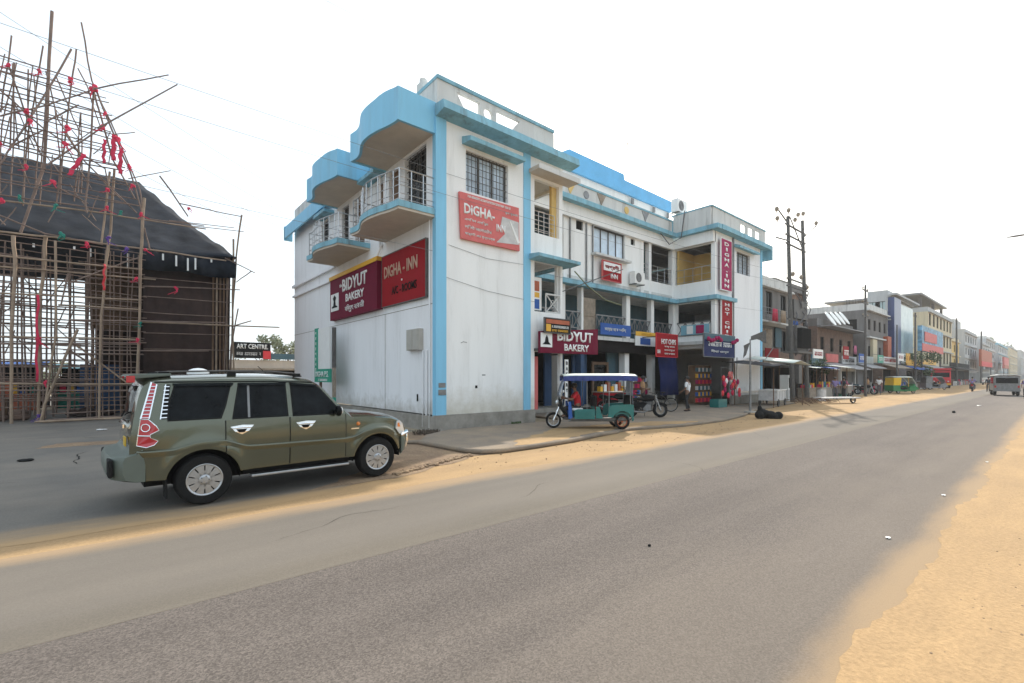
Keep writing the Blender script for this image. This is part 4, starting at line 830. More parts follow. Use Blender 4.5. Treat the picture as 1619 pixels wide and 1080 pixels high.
def motorcycle(label,loc,rz,tank='bright_red',group='parked and ridden motorcycles'):
    o=thing('motorcycle',label,'motorcycle',loc,rz,group)
    wheel2(o,-.62,0,.31,.13,'dull_metal',5); wheel2(o,.64,0,.31,.11,'dull_metal',5)
    fr=MB().tube([(.42,0,.92),(.30,0,.70),(.25,0,.35),(-.2,0,.30),(-.62,0,.30)],.025,6).tube([(.42,0,.92),(-.1,0,.72),(-.75,0,.80)],.025,6).tube([(-.62,.09,.30),(-.5,.09,.68)],.03,8).tube([(-.62,-.09,.30),(-.5,-.09,.68)],.03,8).build('frame','iron',o)
    MB().tube([(.64,.07,.30),(.45,.07,.82),(.40,.07,.95)],.025,8).tube([(.64,-.07,.30),(.45,-.07,.82),(.40,-.07,.95)],.025,8).build('fork','steel',o)
    MB().tube([(.28,-.36,1.04),(.36,-.2,1.02),(.40,0,.98),(.36,.2,1.02),(.28,.36,1.04)],.016,8).build('handlebar','iron',o)
    MB().sphere((.12,0,.80),.20,14,(1.5,.8,.8)).build('fuel_tank',tank,o,smooth=True)
    MB().prism([(-.05,.78),(-.1,.84),(-.45,.83),(-.80,.90),(-.82,.84),(-.4,.72),(-.05,.72)],lambda p,q,t:(p,t,q),-.12,.12).build('seat','black_rubber',o,bevel=.03)
    MB().prism([(-.35,.72),(-.86,.84),(-.88,.74),(-.6,.6),(-.3,.58)],lambda p,q,t:(p,t,q),-.09,.09).build('tail_cowl',tank,o,bevel=.02)
    e=MB().box(-.12,.22,-.12,.12,.28,.56).build('engine','dull_metal',o,bevel=.03); mb=MB(); [mb.box(.02,.26,-.13,.13,.56+.025*i,.57+.025*i) for i in range(5)]; mb.build('cooling_fins','dull_metal',e)
    MB().prism([(.1,.62),(-.5,.66),(-.55,.45),(-.1,.40)],lambda p,q,t:(p,t,q),-.13,.13).build('side_cover','dark',o,bevel=.02); MB().tube([(.38,.28,.3),(.42,.28,.75),(.42,-.28,.75),(.38,-.28,.3)],.015,6).build('leg_guard','dull_metal',o); MB().prism([(.50,.80),(.64,.86),(.60,1.12),(.46,1.10)],lambda p,q,t:(p,t,q),-.13,.13).build('headlamp_cowl',tank,o,bevel=.03); MB().tube([(.2,-.12,.35),(-.1,-.16,.22),(-.55,-.17,.26),(-.85,-.17,.36)],[.02,.025,.045,.045],8).build('exhaust','dull_metal',o,smooth=True)
    MB().sphere((.52,0,.92),.09,12,(.7,1,1)).build('headlamp','lamp_clear',o,smooth=True); MB().box(-.92,-.88,-.05,.05,.76,.84).build('tail_lamp','lamp_red',o)
    for x,r0 in ((.64,.34),(-.62,.35)): MB().grid([[(x+r0*math.cos(a),y,.3+r0*math.sin(a)) for y in (-.06,0,.06)] for a in [R(30+12*i) for i in range(11)]]).build('mudguard',tank if x>0 else 'iron',o,solid=.01)
    for s in (-1,1): b=MB().tube([(.33,s*.25,1.03),(.32,s*.33,1.18)],.006,5).build('mirror_stalk','iron',o); MB().sphere((.32,s*.35,1.2),.06,8,(.3,1,.7)).build('mirror','dark_glass',b)
    MB().tube([(0,.05,.3),(.05,.25,.02)],.012,5).build('side_stand','iron',o)
    return o
motorcycle('dark motorcycle parked behind the teal passenger rickshaw',(17.0,11.35,.085),R(-40),'dark')
motorcycle('small dark motorcycle half hidden between rickshaw and blue shop wall',(17.6,13.2,.085),R(-60),'dark')
def bicycle(label,loc,rz,group='bicycles along the street'):
    o=thing('bicycle',label,'bicycle',loc,rz,group); wheel2(o,-.52,0,.34,.035,'dull_metal',20); wheel2(o,.52,0,.34,.035,'dull_metal',20)
    MB().tube([(-.52,.05,.34),(-.12,0,.78),(.38,0,.82),(-.05,0,.32),(-.12,0,.90)],.016,6).tube([(-.52,0,.34),(-.05,0,.32)],.012,6).tube([(.38,0,.92),(.40,0,.72),(.46,0,.5),(.52,0,.34)],.016,6).build('frame','iron',o)
    MB().tube([(.30,-.27,.98),(.38,-.1,1.0),(.38,.1,1.0),(.30,.27,.98)],.012,6).build('handlebar','steel',o); MB().sphere((-.14,0,.93),.09,10,(1.4,.8,.4)).build('saddle','black_rubber',o)
    MB().lathe([(.0,-.01),(.09,-.01),(.09,.01),(0,.01)],(-.05,.05,.32),'y',14).tube([(-.05,.06,.32),(.02,.06,.17)],.008,5).box(-.03,.07,.06,.15,.16,.18).build('crank','iron',o)
    MB().box(-.80,-.32,-.07,.07,.70,.72).build('carrier','iron',o); return o
bicycle('black bicycle held by the man in the white shirt',(20.3,12.7,.085),R(135))
bicycle('black bicycle standing under the blue shop cover',(19.6,13.7,.085),R(150))
# ---------------- battery rickshaw (teal) in front of the hotel
mat('teal_paint',(.012,.15,.14),.4,.12,4,coat=.3,dirt=.3,dirtcol=(.10,.12,.10)); mat('fringe_blue',(.03,.05,.20),.7,.2,6); mat('canopy_white',(.50,.55,.50),.5,.08,3); mat('wheel_orange',(.45,.10,.03),.5,.2,6); mat('clear_plastic',(.35,.40,.46),.15,.2,3)
def erickshaw(label,loc,rz,panel='teal_paint',fringe='fringe_blue',top='canopy_white',group='three wheeled passenger rickshaws'):
    o=thing('passenger_rickshaw',label,'rickshaw',loc,rz,group)      # x forward, front wheel at x=+1.15, rear at -1.1
    wheel2(o,1.15,0,.26,.085,'alloy',8)
    for s in (-1,1): wheel2(o,-1.05,s*.42,.25,.10,'wheel_orange',6)
    MB().box(-1.35,.62,-.46,.46,.30,.37).box(.62,.82,-.3,.3,.30,.37).build('floor','iron',o)
    MB().tube([(-1.3,-.40,.28),(.7,-.40,.28)],.03,6).tube([(-1.3,.40,.28),(.7,.40,.28)],.03,6).tube([(-1.05,-.42,.25),(-1.05,.42,.25)],.035,8).build('chassis','dull_metal',o)
    # side panels with louvres
    for s in (-1,1):
        y=s*.47
        f=lambda p,q,t,y=y,s=s:(p,y+s*t,q)
        b=MB().prism([(-.15,.34),(.50,.34),(.50,.62),(.40,.66),(-.15,.66)],f,0,.03).build('side_panel',panel,o); mb=MB(); [mb.prism([(.0,.39+.06*i),(.42,.39+.06*i),(.42,.42+.06*i),(.0,.42+.06*i)],f,.03,.045) for i in range(4)]; mb.build('panel_louvre',panel,b)
        MB().prism([(-.42,.36),(-.19,.36),(-.19,.74),(-.30,.74)],f,0,.03).build('side_panel',panel,o)
        P=[(-1.42,.30),(-1.42,.80),(-1.30,.82),(-.75,.80),(-.62,.74),(-.58,.40)]+[(-1.05+.33*math.cos(R(a)),.27+.33*math.sin(R(a))) for a in range(20,181,20)]
        MB().prism(P,f,-.04,.03).build('rear_wing',panel,o)
        MB().prism([(.56,.34),(.70,.34),(.70,.9),(.62,.9)],f,-.08,-.03).build('front_side_panel','board_blue',o)
    # seats
    for x0,x1,bx,nm in ((-1.30,-.85,-1.36,'rear'),(-.15,.20,-.20,'middle')):
        b=MB().box(x0,x1,-.44,.44,.55,.66).build('seat','black_rubber',o,bevel=.03); MB().box(x0,x1,-.42,.42,.37,.55).build('seat_box',panel,b)
        MB().box(bx-.04,bx+.05,-.44,.44,.72,1.1).build('backrest','black_rubber',o,bevel=.03)
    MB().box(.25,.50,-.40,.40,.37,.60).build('battery_box',panel,o); MB().box(.2,.55,-.3,.3,.60,.68).build('driver_seat','board_white',o,bevel=.02)
    # front: fork, mudguard, cowl, windscreen, handlebar
    MB().tube([(1.15,.07,.26),(1.0,.07,.62),(.86,.03,.95)],.022,8).tube([(1.15,-.07,.26),(1.0,-.07,.62),(.86,-.03,.95)],.022,8).build('fork','chrome',o)
    MB().grid([[(1.15+.30*math.cos(a),y,.26+.30*math.sin(a)) for y in (-.07,0,.07)] for a in [R(20+13*i) for i in range(11)]]).build('mudguard','dull_metal',o,solid=.008)
    MB().tube([(.70,-.34,1.02),(.84,-.15,.98),(.86,0,.97),(.84,.15,.98),(.70,.34,1.02)],.015,6).build('handlebar','iron',o)
    MB().prism([(.72,.37),(.98,.70),(.98,.98),(.9,1.0),(.85,.72),(.66,.40)],lambda p,q,t:(p,t,q),-.20,.20).build('front_cowl','dark',o,bevel=.02)
    MB().lathe([(0,.06),(.06,.05),(.085,0),(.07,-.06)],(1.02,0,.86),'x',16).build('headlamp','lamp_clear',o)
    MB().grid([[(x,y,z) for y in (-.46,-.2,.2,.46)] for x,z in ((.95,.98),(.98,1.15),(.86,1.5),(.74,1.72))]).build('windscreen','clear_plastic',o,smooth=True,solid=.006)
    for s in (-1,1): b=MB().tube([(.78,s*.3,1.02),(.86,s*.42,1.2)],.007,5).build('mirror_stalk','iron',o); MB().sphere((.86,s*.45,1.24),.06,8,(.4,1,.8)).build('mirror','board_white',b)
    # uprights and canopy
    mb=MB()
    for x,z in ((-1.32,.8),(-.62,.74),(.10,.66),(.72,.9)):
        for s in (-1,1): mb.tube([(x,s*.47,z),(x,s*.48,1.74)],.014,6)
    mb.tube([(-1.32,.48,1.2),(-.62,.48,1.2)],.010,5).tube([(-1.32,-.48,1.2),(-.62,-.48,1.2)],.010,5).tube([(-1.38,-.47,.7),(-1.46,-.47,1.05),(-1.36,-.47,1.3),(-1.2,-.47,1.36)],.018,6); mb.build('upright','dull_metal',o)
    c=MB().grid([[(x,y,1.75+.07*(1-(y/.56)**2)-.06*max(0,abs(x+.3)-.8)**1.5*1.2) for y in [-.56+.112*j for j in range(11)]] for x in [-1.52+.12*i for i in range(21)]]).build('canopy',top,o,smooth=True,solid=.012)
    for s in (-1,1):
        MB().grid([[(x,s*(.565+.01*math.sin(x*20)),1.745-.05*max(0,abs(x+.3)-.8)**1.5*1.2),(x,s*(.57+.02*math.sin(x*20)),1.60-.05*max(0,abs(x+.3)-.8)**1.5*1.2-.018*abs(math.sin(x*13)))] for x in [-1.52+.06*i for i in range(41)]]).build('canopy_fringe',fringe,c,solid=.006)
    MB().grid([[(-1.525,y,1.72),(-1.53,y,1.60)] for y in (-.56,-.2,.2,.56)]).build('canopy_fringe',fringe,c,solid=.006)
    MB().box(-1.4,-.7,-.38,.38,1.1,1.55).build('rear_curtain','dark',o) if False else None
    MB().grid([[(-1.40,y,z) for z in (.85,1.1,1.7)] for y in (-.44,-.2,.2,.44)]).build('rear_curtain','clear_plastic',o,solid=.006)
    return o
ang=math.atan2(1.46,-1.74)
mx_,my_=(11.03+12.77)/2,(10.83+9.37)/2
# near side of the rickshaw is its left side (facing the camera)
ER=(mx_+math.cos(ang)*.0+.22*.643,my_+.22*.766,.088)
erickshaw('teal passenger rickshaw with white canopy and blue fringe before the bakery',ER,ang)
DR=(ER[0]+math.cos(ang)*.38,ER[1]+math.sin(ang)*.38,.088)
person('driver in a red shirt sitting in the teal rickshaw',DR,ang,'shirt_red','trouser_black',{k:(v[0],v[1],v[2]+.08 if k[0] not in 'a' else v[2]+.28) for k,v in SIT.items()})
# ---------------- yellow and green auto rickshaw down the road
mat('auto_green',(.02,.20,.07),.35,.1,3,coat=.4); mat('auto_yellow',(.72,.45,.02),.4,.1,3)
def auto(label,loc,rz,low='auto_green',up='auto_yellow',cream='canopy_white'):
    o=thing('auto_rickshaw',label,'rickshaw',loc,rz)
    f=lambda s:(lambda p,q,t:(p,s*(.60+t),q))
    wheel2(o,1.15,0,.21,.09,'alloy',6)
    for s in (-1,1): wheel2(o,-.85,s*.52,.21,.10,'alloy',6)
    for s in (-1,1):
        MB().prism([(-1.35,.28),(-1.38,.85),(-.70,.85),(-.62,.38),(-.35,.32),(.25,.32),(.35,.75),(.9,.80),(1.2,.55),(1.25,.42),(1.0,.38),(.9,.26),(-.55,.22)],f(s),-.05,0).build('side_panel',low,o)
        MB().prism([(-1.36,.85),(-1.28,1.62),(-.55,1.66),(-.60,.85)],f(s),-.05,-.01).build('hood_side',up,o)
        MB().tube([(-.55,s*.58,1.68),(.55,s*.56,1.66),(.95,s*.5,1.15),(1.15,s*.4,.72)],.03,8).build('windscreen_frame',cream,o)
        MB().tube([(.2,s*.57,.7),(.2,s*.57,1.66)],.02,6).build('upright',up,o)
    MB().box(-1.34,.3,-.55,.55,.24,.36).box(.3,1.0,-.35,.35,.26,.36).build('floor',low,o); MB().box(-1.38,-1.3,-.55,.55,.3,.85).build('tail_panel',low,o)
    MB().box(-1.33,-1.27,-.55,.55,.85,1.62).build('hood_back',up,o)
    MB().grid([[(x,y,1.68+.07*(1-(y/.6)**2)-.03*max(0,x-.2)) for y in (-.6,-.4,0,.4,.6)] for x in (-1.32,-.5,.1,.6)]).build('hood',cream,o,smooth=True,solid=.04)
    MB().prism([(.85,.36),(1.2,.45),(1.25,.62),(1.0,1.02),(.9,1.0)],lambda p,q,t:(p,t,q),-.36,.36).build('nose',low,o,bevel=.05)
    MB().grid([[(1.02,-.4,1.02),(1.02,.4,1.02)],[(.60,-.5,1.64),(.60,.5,1.64)]]).build('windscreen','clear_plastic',o,solid=.008)
    MB().box(-1.2,-.75,-.5,.5,.5,.65).box(-1.25,-1.15,-.5,.5,.65,1.1).build('seat','black_rubber',o); MB().box(.0,.3,-.25,.25,.45,.62).build('driver_seat','black_rubber',o)
    MB().sphere((1.24,0,.66),.07,10).build('headlamp','lamp_clear',o); return o
auto('yellow and green auto rickshaw parked on the sand verge',(62.9,10.75,0.01),R(-41))
mat('tin_dark',(.09,.09,.09),.7,.3,2,dirt=.4)
# ---------------- bamboo scaffold and the tarpaulin hall behind it
SC=thing('bamboo_scaffold','tall leaning bamboo scaffold tied with red cloth in front of the tarpaulin hall','scaffold',(-2.4,26.2,0))
POLES=[(0.055,[(-2.02,26.3,16.54),(-2.25,26.3,10.2),(-2.9,26.3,7.44)]),(0.03,[(-1.14,26,16.35),(-0.82,26,14.09),(0.07,26,11.81),(0.73,26,9.98),(0.83,26,9.05)]),(0.035,[(-0.7,26,13.83),(-0.17,26,12.21),(0.38,26,10.78),(0.89,26,8.66)]),(0.035,[(-0.79,26.4,13.98),(-0.42,26.4,12.29),(-0.17,26.4,11.16),(0.58,26.4,9.65)]),(0.028,[(-3.2,26.8,15.28),(-3.49,26.8,12.14)]),(0.028,[(-2.32,26.8,15.28),(-2.74,26.8,11.66),(-2.9,26.8,8.91)]),(0.035,[(-1.44,26,15.12),(-2.41,26,12.41),(-3.11,26,10.63),(-3.41,26,9.83)]),(0.03,[(-1.3,26.2,15.29),(-1.45,26.2,13.78),(-1.67,26.2,11.02),(-1.87,26.2,8.99)]),(0.035,[(-0.76,26.1,13.77),(-0.85,26.1,11.24),(-1.02,26.1,9.01),(-0.97,26.1,8.59)]),(0.025,[(-1.27,26.6,14.71),(-0.96,26.6,14.01),(-0.54,26.6,12.41)]),(0.03,[(-3.14,26.9,14.28),(-3.25,26.9,10.78)]),(0.025,[(-2.75,26.9,14.19),(-2.75,26.9,10.56)]),(0.025,[(-2.25,26.9,14.33),(-1.89,26.9,12.46),(-1.14,26.9,11.12)]),(0.03,[(-3.22,26.5,13.86),(-2.82,26.5,12.33),(-2.35,26.5,10.69)]),(0.025,[(-1.95,27,14.27),(-1.55,27,13.09),(-1.21,27,12.1)]),
(0.028,[(-0.79,25.7,13.6),(1.73,25.7,15.25)]),(0.03,[(-0.6,25.5,12.0),(2.03,25.5,14.85)]),(0.02,[(-0.17,25.8,11.99),(0.57,25.8,12.34)]),(0.02,[(0.35,26.5,10.5),(1.86,26.5,11.29)]),(0.035,[(1.47,26.8,11.04),(2.55,26.8,9.41)]),(0.03,[(-3.41,26,11.68),(-2.14,26,12.58),(-0.82,26,13.7)]),(0.03,[(-3.42,26.1,12.72),(-2.21,26.1,11.63),(-0.41,26.1,10.59),(-0.29,26.1,9.78)]),(0.03,[(-2.21,26.2,11.97),(-1.23,26.2,13.02)]),(0.032,[(-2.14,26,10.2),(-0.59,26,12.15),(-0.35,26,12.47)]),(0.03,[(-1.67,26.2,11.78),(-1.11,26.2,10.81),(0.64,26.2,8.98)]),(0.03,[(-3.12,26.1,10.67),(-2.21,26.1,11.63)]),(0.03,[(-1.78,26.2,9.42),(-0.94,26.2,9.01)]),(0.028,[(0.7,26.0,6.98),(-0.41,26.0,6.32),(-1.72,26.0,5.45)]),
(0.06,[(-3.06,26,7.23),(-3.01,26,6.08),(-3.11,26,3.48),(-3.11,26,0)]),(0.06,[(-2.19,26.2,7.44),(-2.24,26.2,6.24),(-2.35,26.2,5.03),(-2.41,26.2,-0.01)]),(0.04,[(-1.89,25.8,7.19),(-1.86,25.8,3.54),(-2.27,25.8,0.01)]),(0.05,[(-0.29,26,7.77),(-0.41,26,6.01),(-0.53,26,4.42),(-0.59,26,0)]),(0.055,[(0.89,26,9.64),(0.76,26,6.99),(0.73,26,4.53),(0.58,26,0)]),(0.045,[(-0.11,26.6,10.79),(-0.23,26.6,8.16),(-0.36,26.6,7.25)]),(0.04,[(-0.26,26.3,10.57),(-0.53,26.3,7.47)]),(0.045,[(-1.23,25.6,3.71),(-2.18,25.6,0.71),(-2.3,25.6,0.03)]),(0.035,[(-1.31,26.2,3.12),(0.29,26.2,1.54)]),(0.035,[(-1.56,26.5,2.94),(-0.74,26.5,2.22)]),(0.03,[(-1.55,26,5.93),(-1.74,26,4.69)]),(0.03,[(0.89,26,8.33),(1.09,26,7.37)]),
(0.04,[(4.9,27.4,10.17),(4.65,27.4,8.0),(4.48,27.4,4.99),(4.35,27.4,-0.1)]),(0.045,[(4.49,27.2,8.79),(4.45,27.2,5.92),(4.51,27.2,-0.1)]),(0.03,[(4.7,27.2,5.28),(4.37,27.2,3.25),(4.24,27.2,-0.1)]),(0.03,[(4.32,27.2,7.81),(4.2,27.2,5.42),(4.02,27.2,-0.09)]),(0.025,[(2.24,26.9,9.98),(4.81,26.9,9.93)]),(0.025,[(0.99,26.9,8.99),(3.21,26.9,9.12)]),(0.02,[(1.82,26.9,9.09),(4.48,26.9,9.29)]),(0.02,[(0.99,26.9,8.91),(4.9,26.9,9.18)]),(0.025,[(4.07,26.9,7.71),(5.41,26.9,7.15)]),(0.025,[(5.24,26.9,7.22),(4.56,26.9,6.56)]),
(0.035,[(0.79,27,4.29),(6.59,27,4.43)]),(0.03,[(4.42,27,4.33),(5.26,27,4.68)]),(0.03,[(0.86,27.1,5.93),(4.76,27.1,6.23)]),(0.03,[(0.8,27.1,4.35),(4.51,27.1,4.35)]),(0.035,[(-3.9,26,6.38),(0.7,26,6.49)]),(0.035,[(-3.9,26.1,5.97),(1.29,26.1,6.13)]),(0.035,[(-3.9,26,4.95),(0.7,26,5.14)]),(0.03,[(-3.9,26.2,4.69),(-2.42,26.2,4.76)]),(0.035,[(-1.82,26,4.68),(0.7,26,4.73)]),(0.03,[(-1.5,26,4.11),(3.94,26,4.4)]),(0.035,[(-3.9,26,3.32),(0.73,26,3.42)]),(0.03,[(-3.9,26.1,3.04),(0.7,26.1,3.22)]),(0.04,[(-3.5,26,1.55),(-2.16,26,1.52),(0.46,26,1.49)]),(0.03,[(-3.9,26,1.29),(0.46,26,1.21)]),(0.025,[(-1.68,26,2.89),(3.28,26,3.01)]),(0.025,[(-1.68,26,2.74),(0.5,26,2.78)]),(0.03,[(-2.13,26,0.09),(0.29,26,0.1)]),(0.025,[(-2.16,26.4,0.29),(0.29,26.4,0.35)]),
(0.04,[(-3.9,26,7.27),(-1.88,26,7.38),(0.83,26,7.41),(4.09,26.7,7.54)]),(0.03,[(-3.9,26,8.1),(-2.2,26,7.47),(-0.47,26,7.34)]),(0.035,[(-3.9,26.3,8.55),(-1.35,26.3,8.71),(1.1,26.3,8.78),(3.22,26.5,8.88)]),(0.03,[(-3.9,26.3,8.77),(-0.17,26.3,8.91)])]
edge=[(7.4,.97),(9.1,.56),(12.0,-.04),(13.9,-.73),(16.3,-1.15)]
def ur(z): return interp(edge,z) if z>7.4 else .8
z=9.2; i=0
while z<14.1:
    v=(26.05,26.25,26.45)[i%3]; u1=ur(z)+rnd.uniform(-.1,.25)+(v-26)*.03; POLES.append((rnd.uniform(.021,.030),[(-4.6,v,z+rnd.uniform(-.12,.12)),(-2+rnd.uniform(-.5,.5),v,z+rnd.uniform(-.04,.04)),(u1,v,z+rnd.uniform(-.1,.1))])); z+=.23; i+=1
n0=len(POLES)
for k in range(12): u=-4.4+k*.3+rnd.uniform(-.1,.1); z0=rnd.uniform(8.5,9.5); z1=rnd.uniform(12.3,14.6); POLES.append((.024,[(u,26.5,z0),(u+rnd.uniform(-.1,.1)+.1,26.5,(z0+z1)/2),(u+.25*rnd.uniform(-1,1)+.2,26.5,z1)]))
for k in range(9): u=-4.2+k*.42; z=9.4+rnd.random()*2; POLES.append((.021,[(u,26.3,z),(u+rnd.uniform(-1.3,1.3),26.4,z+rnd.uniform(.8,2))]))
# deeper bays of the scaffold (seen through the front)
BACK=[]
for k,v in enumerate((27.2,28.2,29.4,31.0)):
    for j in range(9): u=-6+j*.62+rnd.uniform(-.1,.1); BACK.append((.032,[(u,v,0),(u+rnd.uniform(-.1,.1),v,3.5),(u+rnd.uniform(-.1,.1),v,7.2)]))
    for j in range(8): z=.8+j*.82+rnd.uniform(-.15,.15); BACK.append((.026,[(-6.5,v,z),(-3,v,z+rnd.uniform(-.08,.08)),(-.9,v,z+rnd.uniform(-.1,.1))]))
for j in range(14): u=-5.5+rnd.uniform(0,4.4); z=rnd.uniform(.5,5.5); BACK.append((.022,[(u,27+j*.2,z),(u+rnd.uniform(-1.2,1.2),27+j*.2,z+rnd.uniform(.6,1.6))]))
for j in range(10): u=-1.2+j*.27; z=rnd.uniform(.4,6.0); BACK.append((.024,[(-1.3,27.6,.7+j*.68),(.9,27.5,.7+j*.68+rnd.uniform(-.12,.12))]))
for j in range(26): z=.6+j*.27; BACK.append((rnd.uniform(.018,.028),[(-4.2,26.5+.1*(j%3),z+rnd.uniform(-.1,.1)),(-1.5,26.5+.1*(j%3),z+rnd.uniform(-.05,.05)),(.75+rnd.uniform(-.1,.3),26.5+.1*(j%3),z+rnd.uniform(-.1,.1))]))
for j in range(9): u=-.9+j*.2; BACK.append((.024,[(u,26.9,0),(u+rnd.uniform(-.1,.1),26.9,3.5),(u+rnd.uniform(-.1,.1),26.9,7.3)]))
for j in range(7): z=1.2+j*.85+rnd.uniform(-.2,.2); BACK.append((.02,[(.9,27.2,z),(4.4,27.2,z+rnd.uniform(-.1,.15))]))
for j in range(16): u=-4+rnd.random()*4.5; z=7.6+rnd.random()*4.2; BACK.append((.018,[(u,26.4,z),(u+rnd.uniform(-.9,.9),26.4,z+rnd.uniform(.5,1.6))]))
BACK+=[(r,[(-9.4-p[0],p[1],p[2]) for p in pts]) for r,pts in POLES if max(p[0] for p in pts)<1.4]
def pole(r,pts,mb):
    P=[]
    for a,b in zip(pts,pts[1:]):
        for t in (0,.33,.66): q=Vector(a).lerp(Vector(b),t); P.append(q+Vector((rnd.uniform(-1,1),rnd.uniform(-1,1),rnd.uniform(-1,1)))*(.02 if t else .0))
    P.append(Vector(pts[-1])); n=len(P); return mb.tube(P,[r*(1.08-.25*i/n) for i in range(n)],7)
keep=sorted(POLES,key=lambda p:-p[0]*sum((Vector(a)-Vector(b)).length for a,b in zip(p[1],p[1][1:])))[:96]
for r,pts in keep: pole(r,pts,MB()).build('bamboo_pole','bamboo' if r>.034 and sum(p[2] for p in pts)/len(pts)<9.3 and pts[0][2]<12 else 'backlit_bamboo',SC,world=True,smooth=True)  # higher and thinner poles take the painted backlit tone
mb=MB()
for r,pts in BACK+[p for p in POLES if p not in keep]: pole(r,pts,mb)
mb.build('far_bamboo_pole','backlit_bamboo',SC,world=True,kind='stuff')
TIES=[(-0.76,13.8),(-2.6,11.74),(-1.55,11.78),(-1.6,11.16),(-0.5,12.22),(-0.05,11.89),(-0.41,12.8),(0.38,10.83),(-2.7,12.11),(-2.34,13.75),(-1.44,13.79),(-3.17,13.65),(-3.39,10.61),(-2.7,9.92),(-1.95,9.55),(-0.32,9.67),(0.51,10.05),(-0.35,8.91),(0.76,8.89),(-3.34,8.5),(-1.71,7.47),(-0.96,7.27),(0.29,7.29),(0.92,7.37),(0.6,6.05),(0.66,3.41),(-2.37,3.26),(-2.17,1.57),(2.02,5.78),(2.5,9.55),(-2.35,0.25),(.74,4.1),(-.3,7.6),(-2.9,8.7),(.1,8.8),(-1.9,8.6)]
for i,(u,z) in enumerate(TIES):
    m='cloth_red' if i<20 or i in (24,25,26,27,28,29) else ('cloth_green','cloth_red','cloth_violet','cloth_red')[i%4]
    if i>30: m=('cloth_green','cloth_violet','cloth_green','cloth_green','cloth_green')[i-31]
    s=(.13 if i in (0,5,2,3,4) else .085)*rnd.uniform(.8,1.15); mb=MB()
    for k in range(5): mb.sphere((u+rnd.uniform(-.5,.5)*s,25.88+rnd.uniform(-.3,.3)*s,z+rnd.uniform(-.8,.8)*s),s*rnd.uniform(.45,.75),8,(1,1,rnd.uniform(.8,1.3)))
    for k in range(2): mb.tube([(u,25.82,z),(u+rnd.uniform(-.1,.1),25.80,z-s*1.5),(u+rnd.uniform(-.25,.25)*1.3,25.8,z-s*rnd.uniform(2,3.5))],[s*.28,s*.22,s*.12],5)
    mb.build('cloth_tie',m,SC,world=True,smooth=True)
# long red cloth drops
for u,z0,z1,w,m in ((-.42,6.5,5.4,.05,'bright_red'),(-2.38,5.0,1.6,.05,'cloth_red'),(-.12,12.0,10.9,.10,'cloth_red'),(-.42,11.7,10.7,.07,'cloth_red'),(-1.05,10.9,9.9,.10,'cloth_red'),(0.1,11.5,10.4,.09,'cloth_red')):
    sl=.45 if z0==10.9 else .03
    g=[[(u+s*w*.75+(.03*math.sin(k*1.9))-sl*k/8,25.78+.03*math.sin(k*1.3+s),z0+(z1-z0)*k/8) for s in (-1,-.3,.4,1)] for k in range(9)]
    MB().grid(g).build('cloth_strip',m,SC,world=True,smooth=True,solid=.01)
# hall
HL=thing('tarpaulin_hall','large festival hall under a dark grey tarpaulin hip roof behind the scaffold','hall',(-2,33,0))
def roofz(t,u): return 7.6+(12.55-7.6)*t-.12*math.sin(math.pi*t)+.04*math.sin(u*5.1)*math.sin(t*9)+.04*math.sin(u*11+t*4)
g=[]
for i in range(25):
    t=i/24; ue=4.6+(.9-4.6)*t; row=[]
    for j in range(41): s=j/40; u=-14+(ue+14)*s; v=27+6*t; z=roofz(t,u)+(.25*(1-t)*math.exp(-((u-ue)/1.2)**2) if j<40 else .22*(1-t)); row.append((u,v,z-(0.05*abs(math.sin(u*3.3)) if i==0 else 0)))
    g.append(row)
MB().grid(g).build('tarpaulin','tarp',HL,world=True,smooth=True,solid=.02)
g=[]
for i in range(25):
    t=i/24; ue=4.6+(.9-4.6)*t; g.append([(ue,27+6*t+(12-12*t)*j/10*1.0,roofz(t,ue)+.22*(1-t)) for j in range(11)])
MB().grid(g).build('tarpaulin','tarp',HL,world=True,smooth=True,solid=.02)
MB().grid([[(-14+i*18.6/20,39-0.0,7.7),(-14+i*(14.9)/20,33,12.5)] for i in range(21)]).build('tarpaulin','tarp',HL,world=True,solid=.02)
# dark sheet standing in for the shade under the eave, plus white tags
MB().grid([[(-.5+i*.13+0*(i>39),27.02+.04*math.sin(i*1.7),7.62),(-.5+i*.13,27.05+.05*math.sin(i*1.7),6.75+.05*math.sin(i*.35))] for i in range(40)]).build('eave_shade_sheet','tarp',HL,world=True,solid=.01,smooth=True)
mb=MB()
for u,z0,l in ((1.6,7.5,.3),(2.1,7.5,.5),(2.55,7.45,.6),(2.85,7.5,.55),(3.5,7.55,.15),(.35,7.3,.65),(-.9,7.3,.35),(-1.4,7.3,.15),(-2.6,7.2,.15)): mb.box(u-.035,u+.035,26.9,26.92,z0-l,z0)
mb.build('white_tag','board_white',HL,world=True)
MB().grid([[(4.25+.05*math.sin(i*2.1),27.1+i*.3,0.0),(4.3+.05*math.sin(i*2.1+1),27.1+i*.3,7.9)] for i in range(40)]).build('cloth_wall','brown_cloth',HL,world=True,smooth=True,solid=.02)
MB().grid([[(-.9+i*.2,32.5+.06*math.sin(i*2.3),0.0),(-.9+i*.2,32.5+.08*math.sin(i*2.3+1),8.2)] for i in range(27)]).build('cloth_wall','brown_cloth',HL,world=True,smooth=True,solid=.02)
MB().grid([[(.9+i*.17,27.5+.05*math.sin(i*2.3),0.0),(.9+i*.17,27.5+.06*math.sin(i*2.3+1),7.2)] for i in range(21)]).build('cloth_wall','brown_cloth',HL,world=True,smooth=True,solid=.02)
MB().box(-1.0,.75,29.9,30.0,4.1,7.2).box(-.95,-.85,29.8,29.9,0,7.5).box(.1,.2,29.8,29.9,0,7.5).build('inner_frame','wood',HL,world=True)
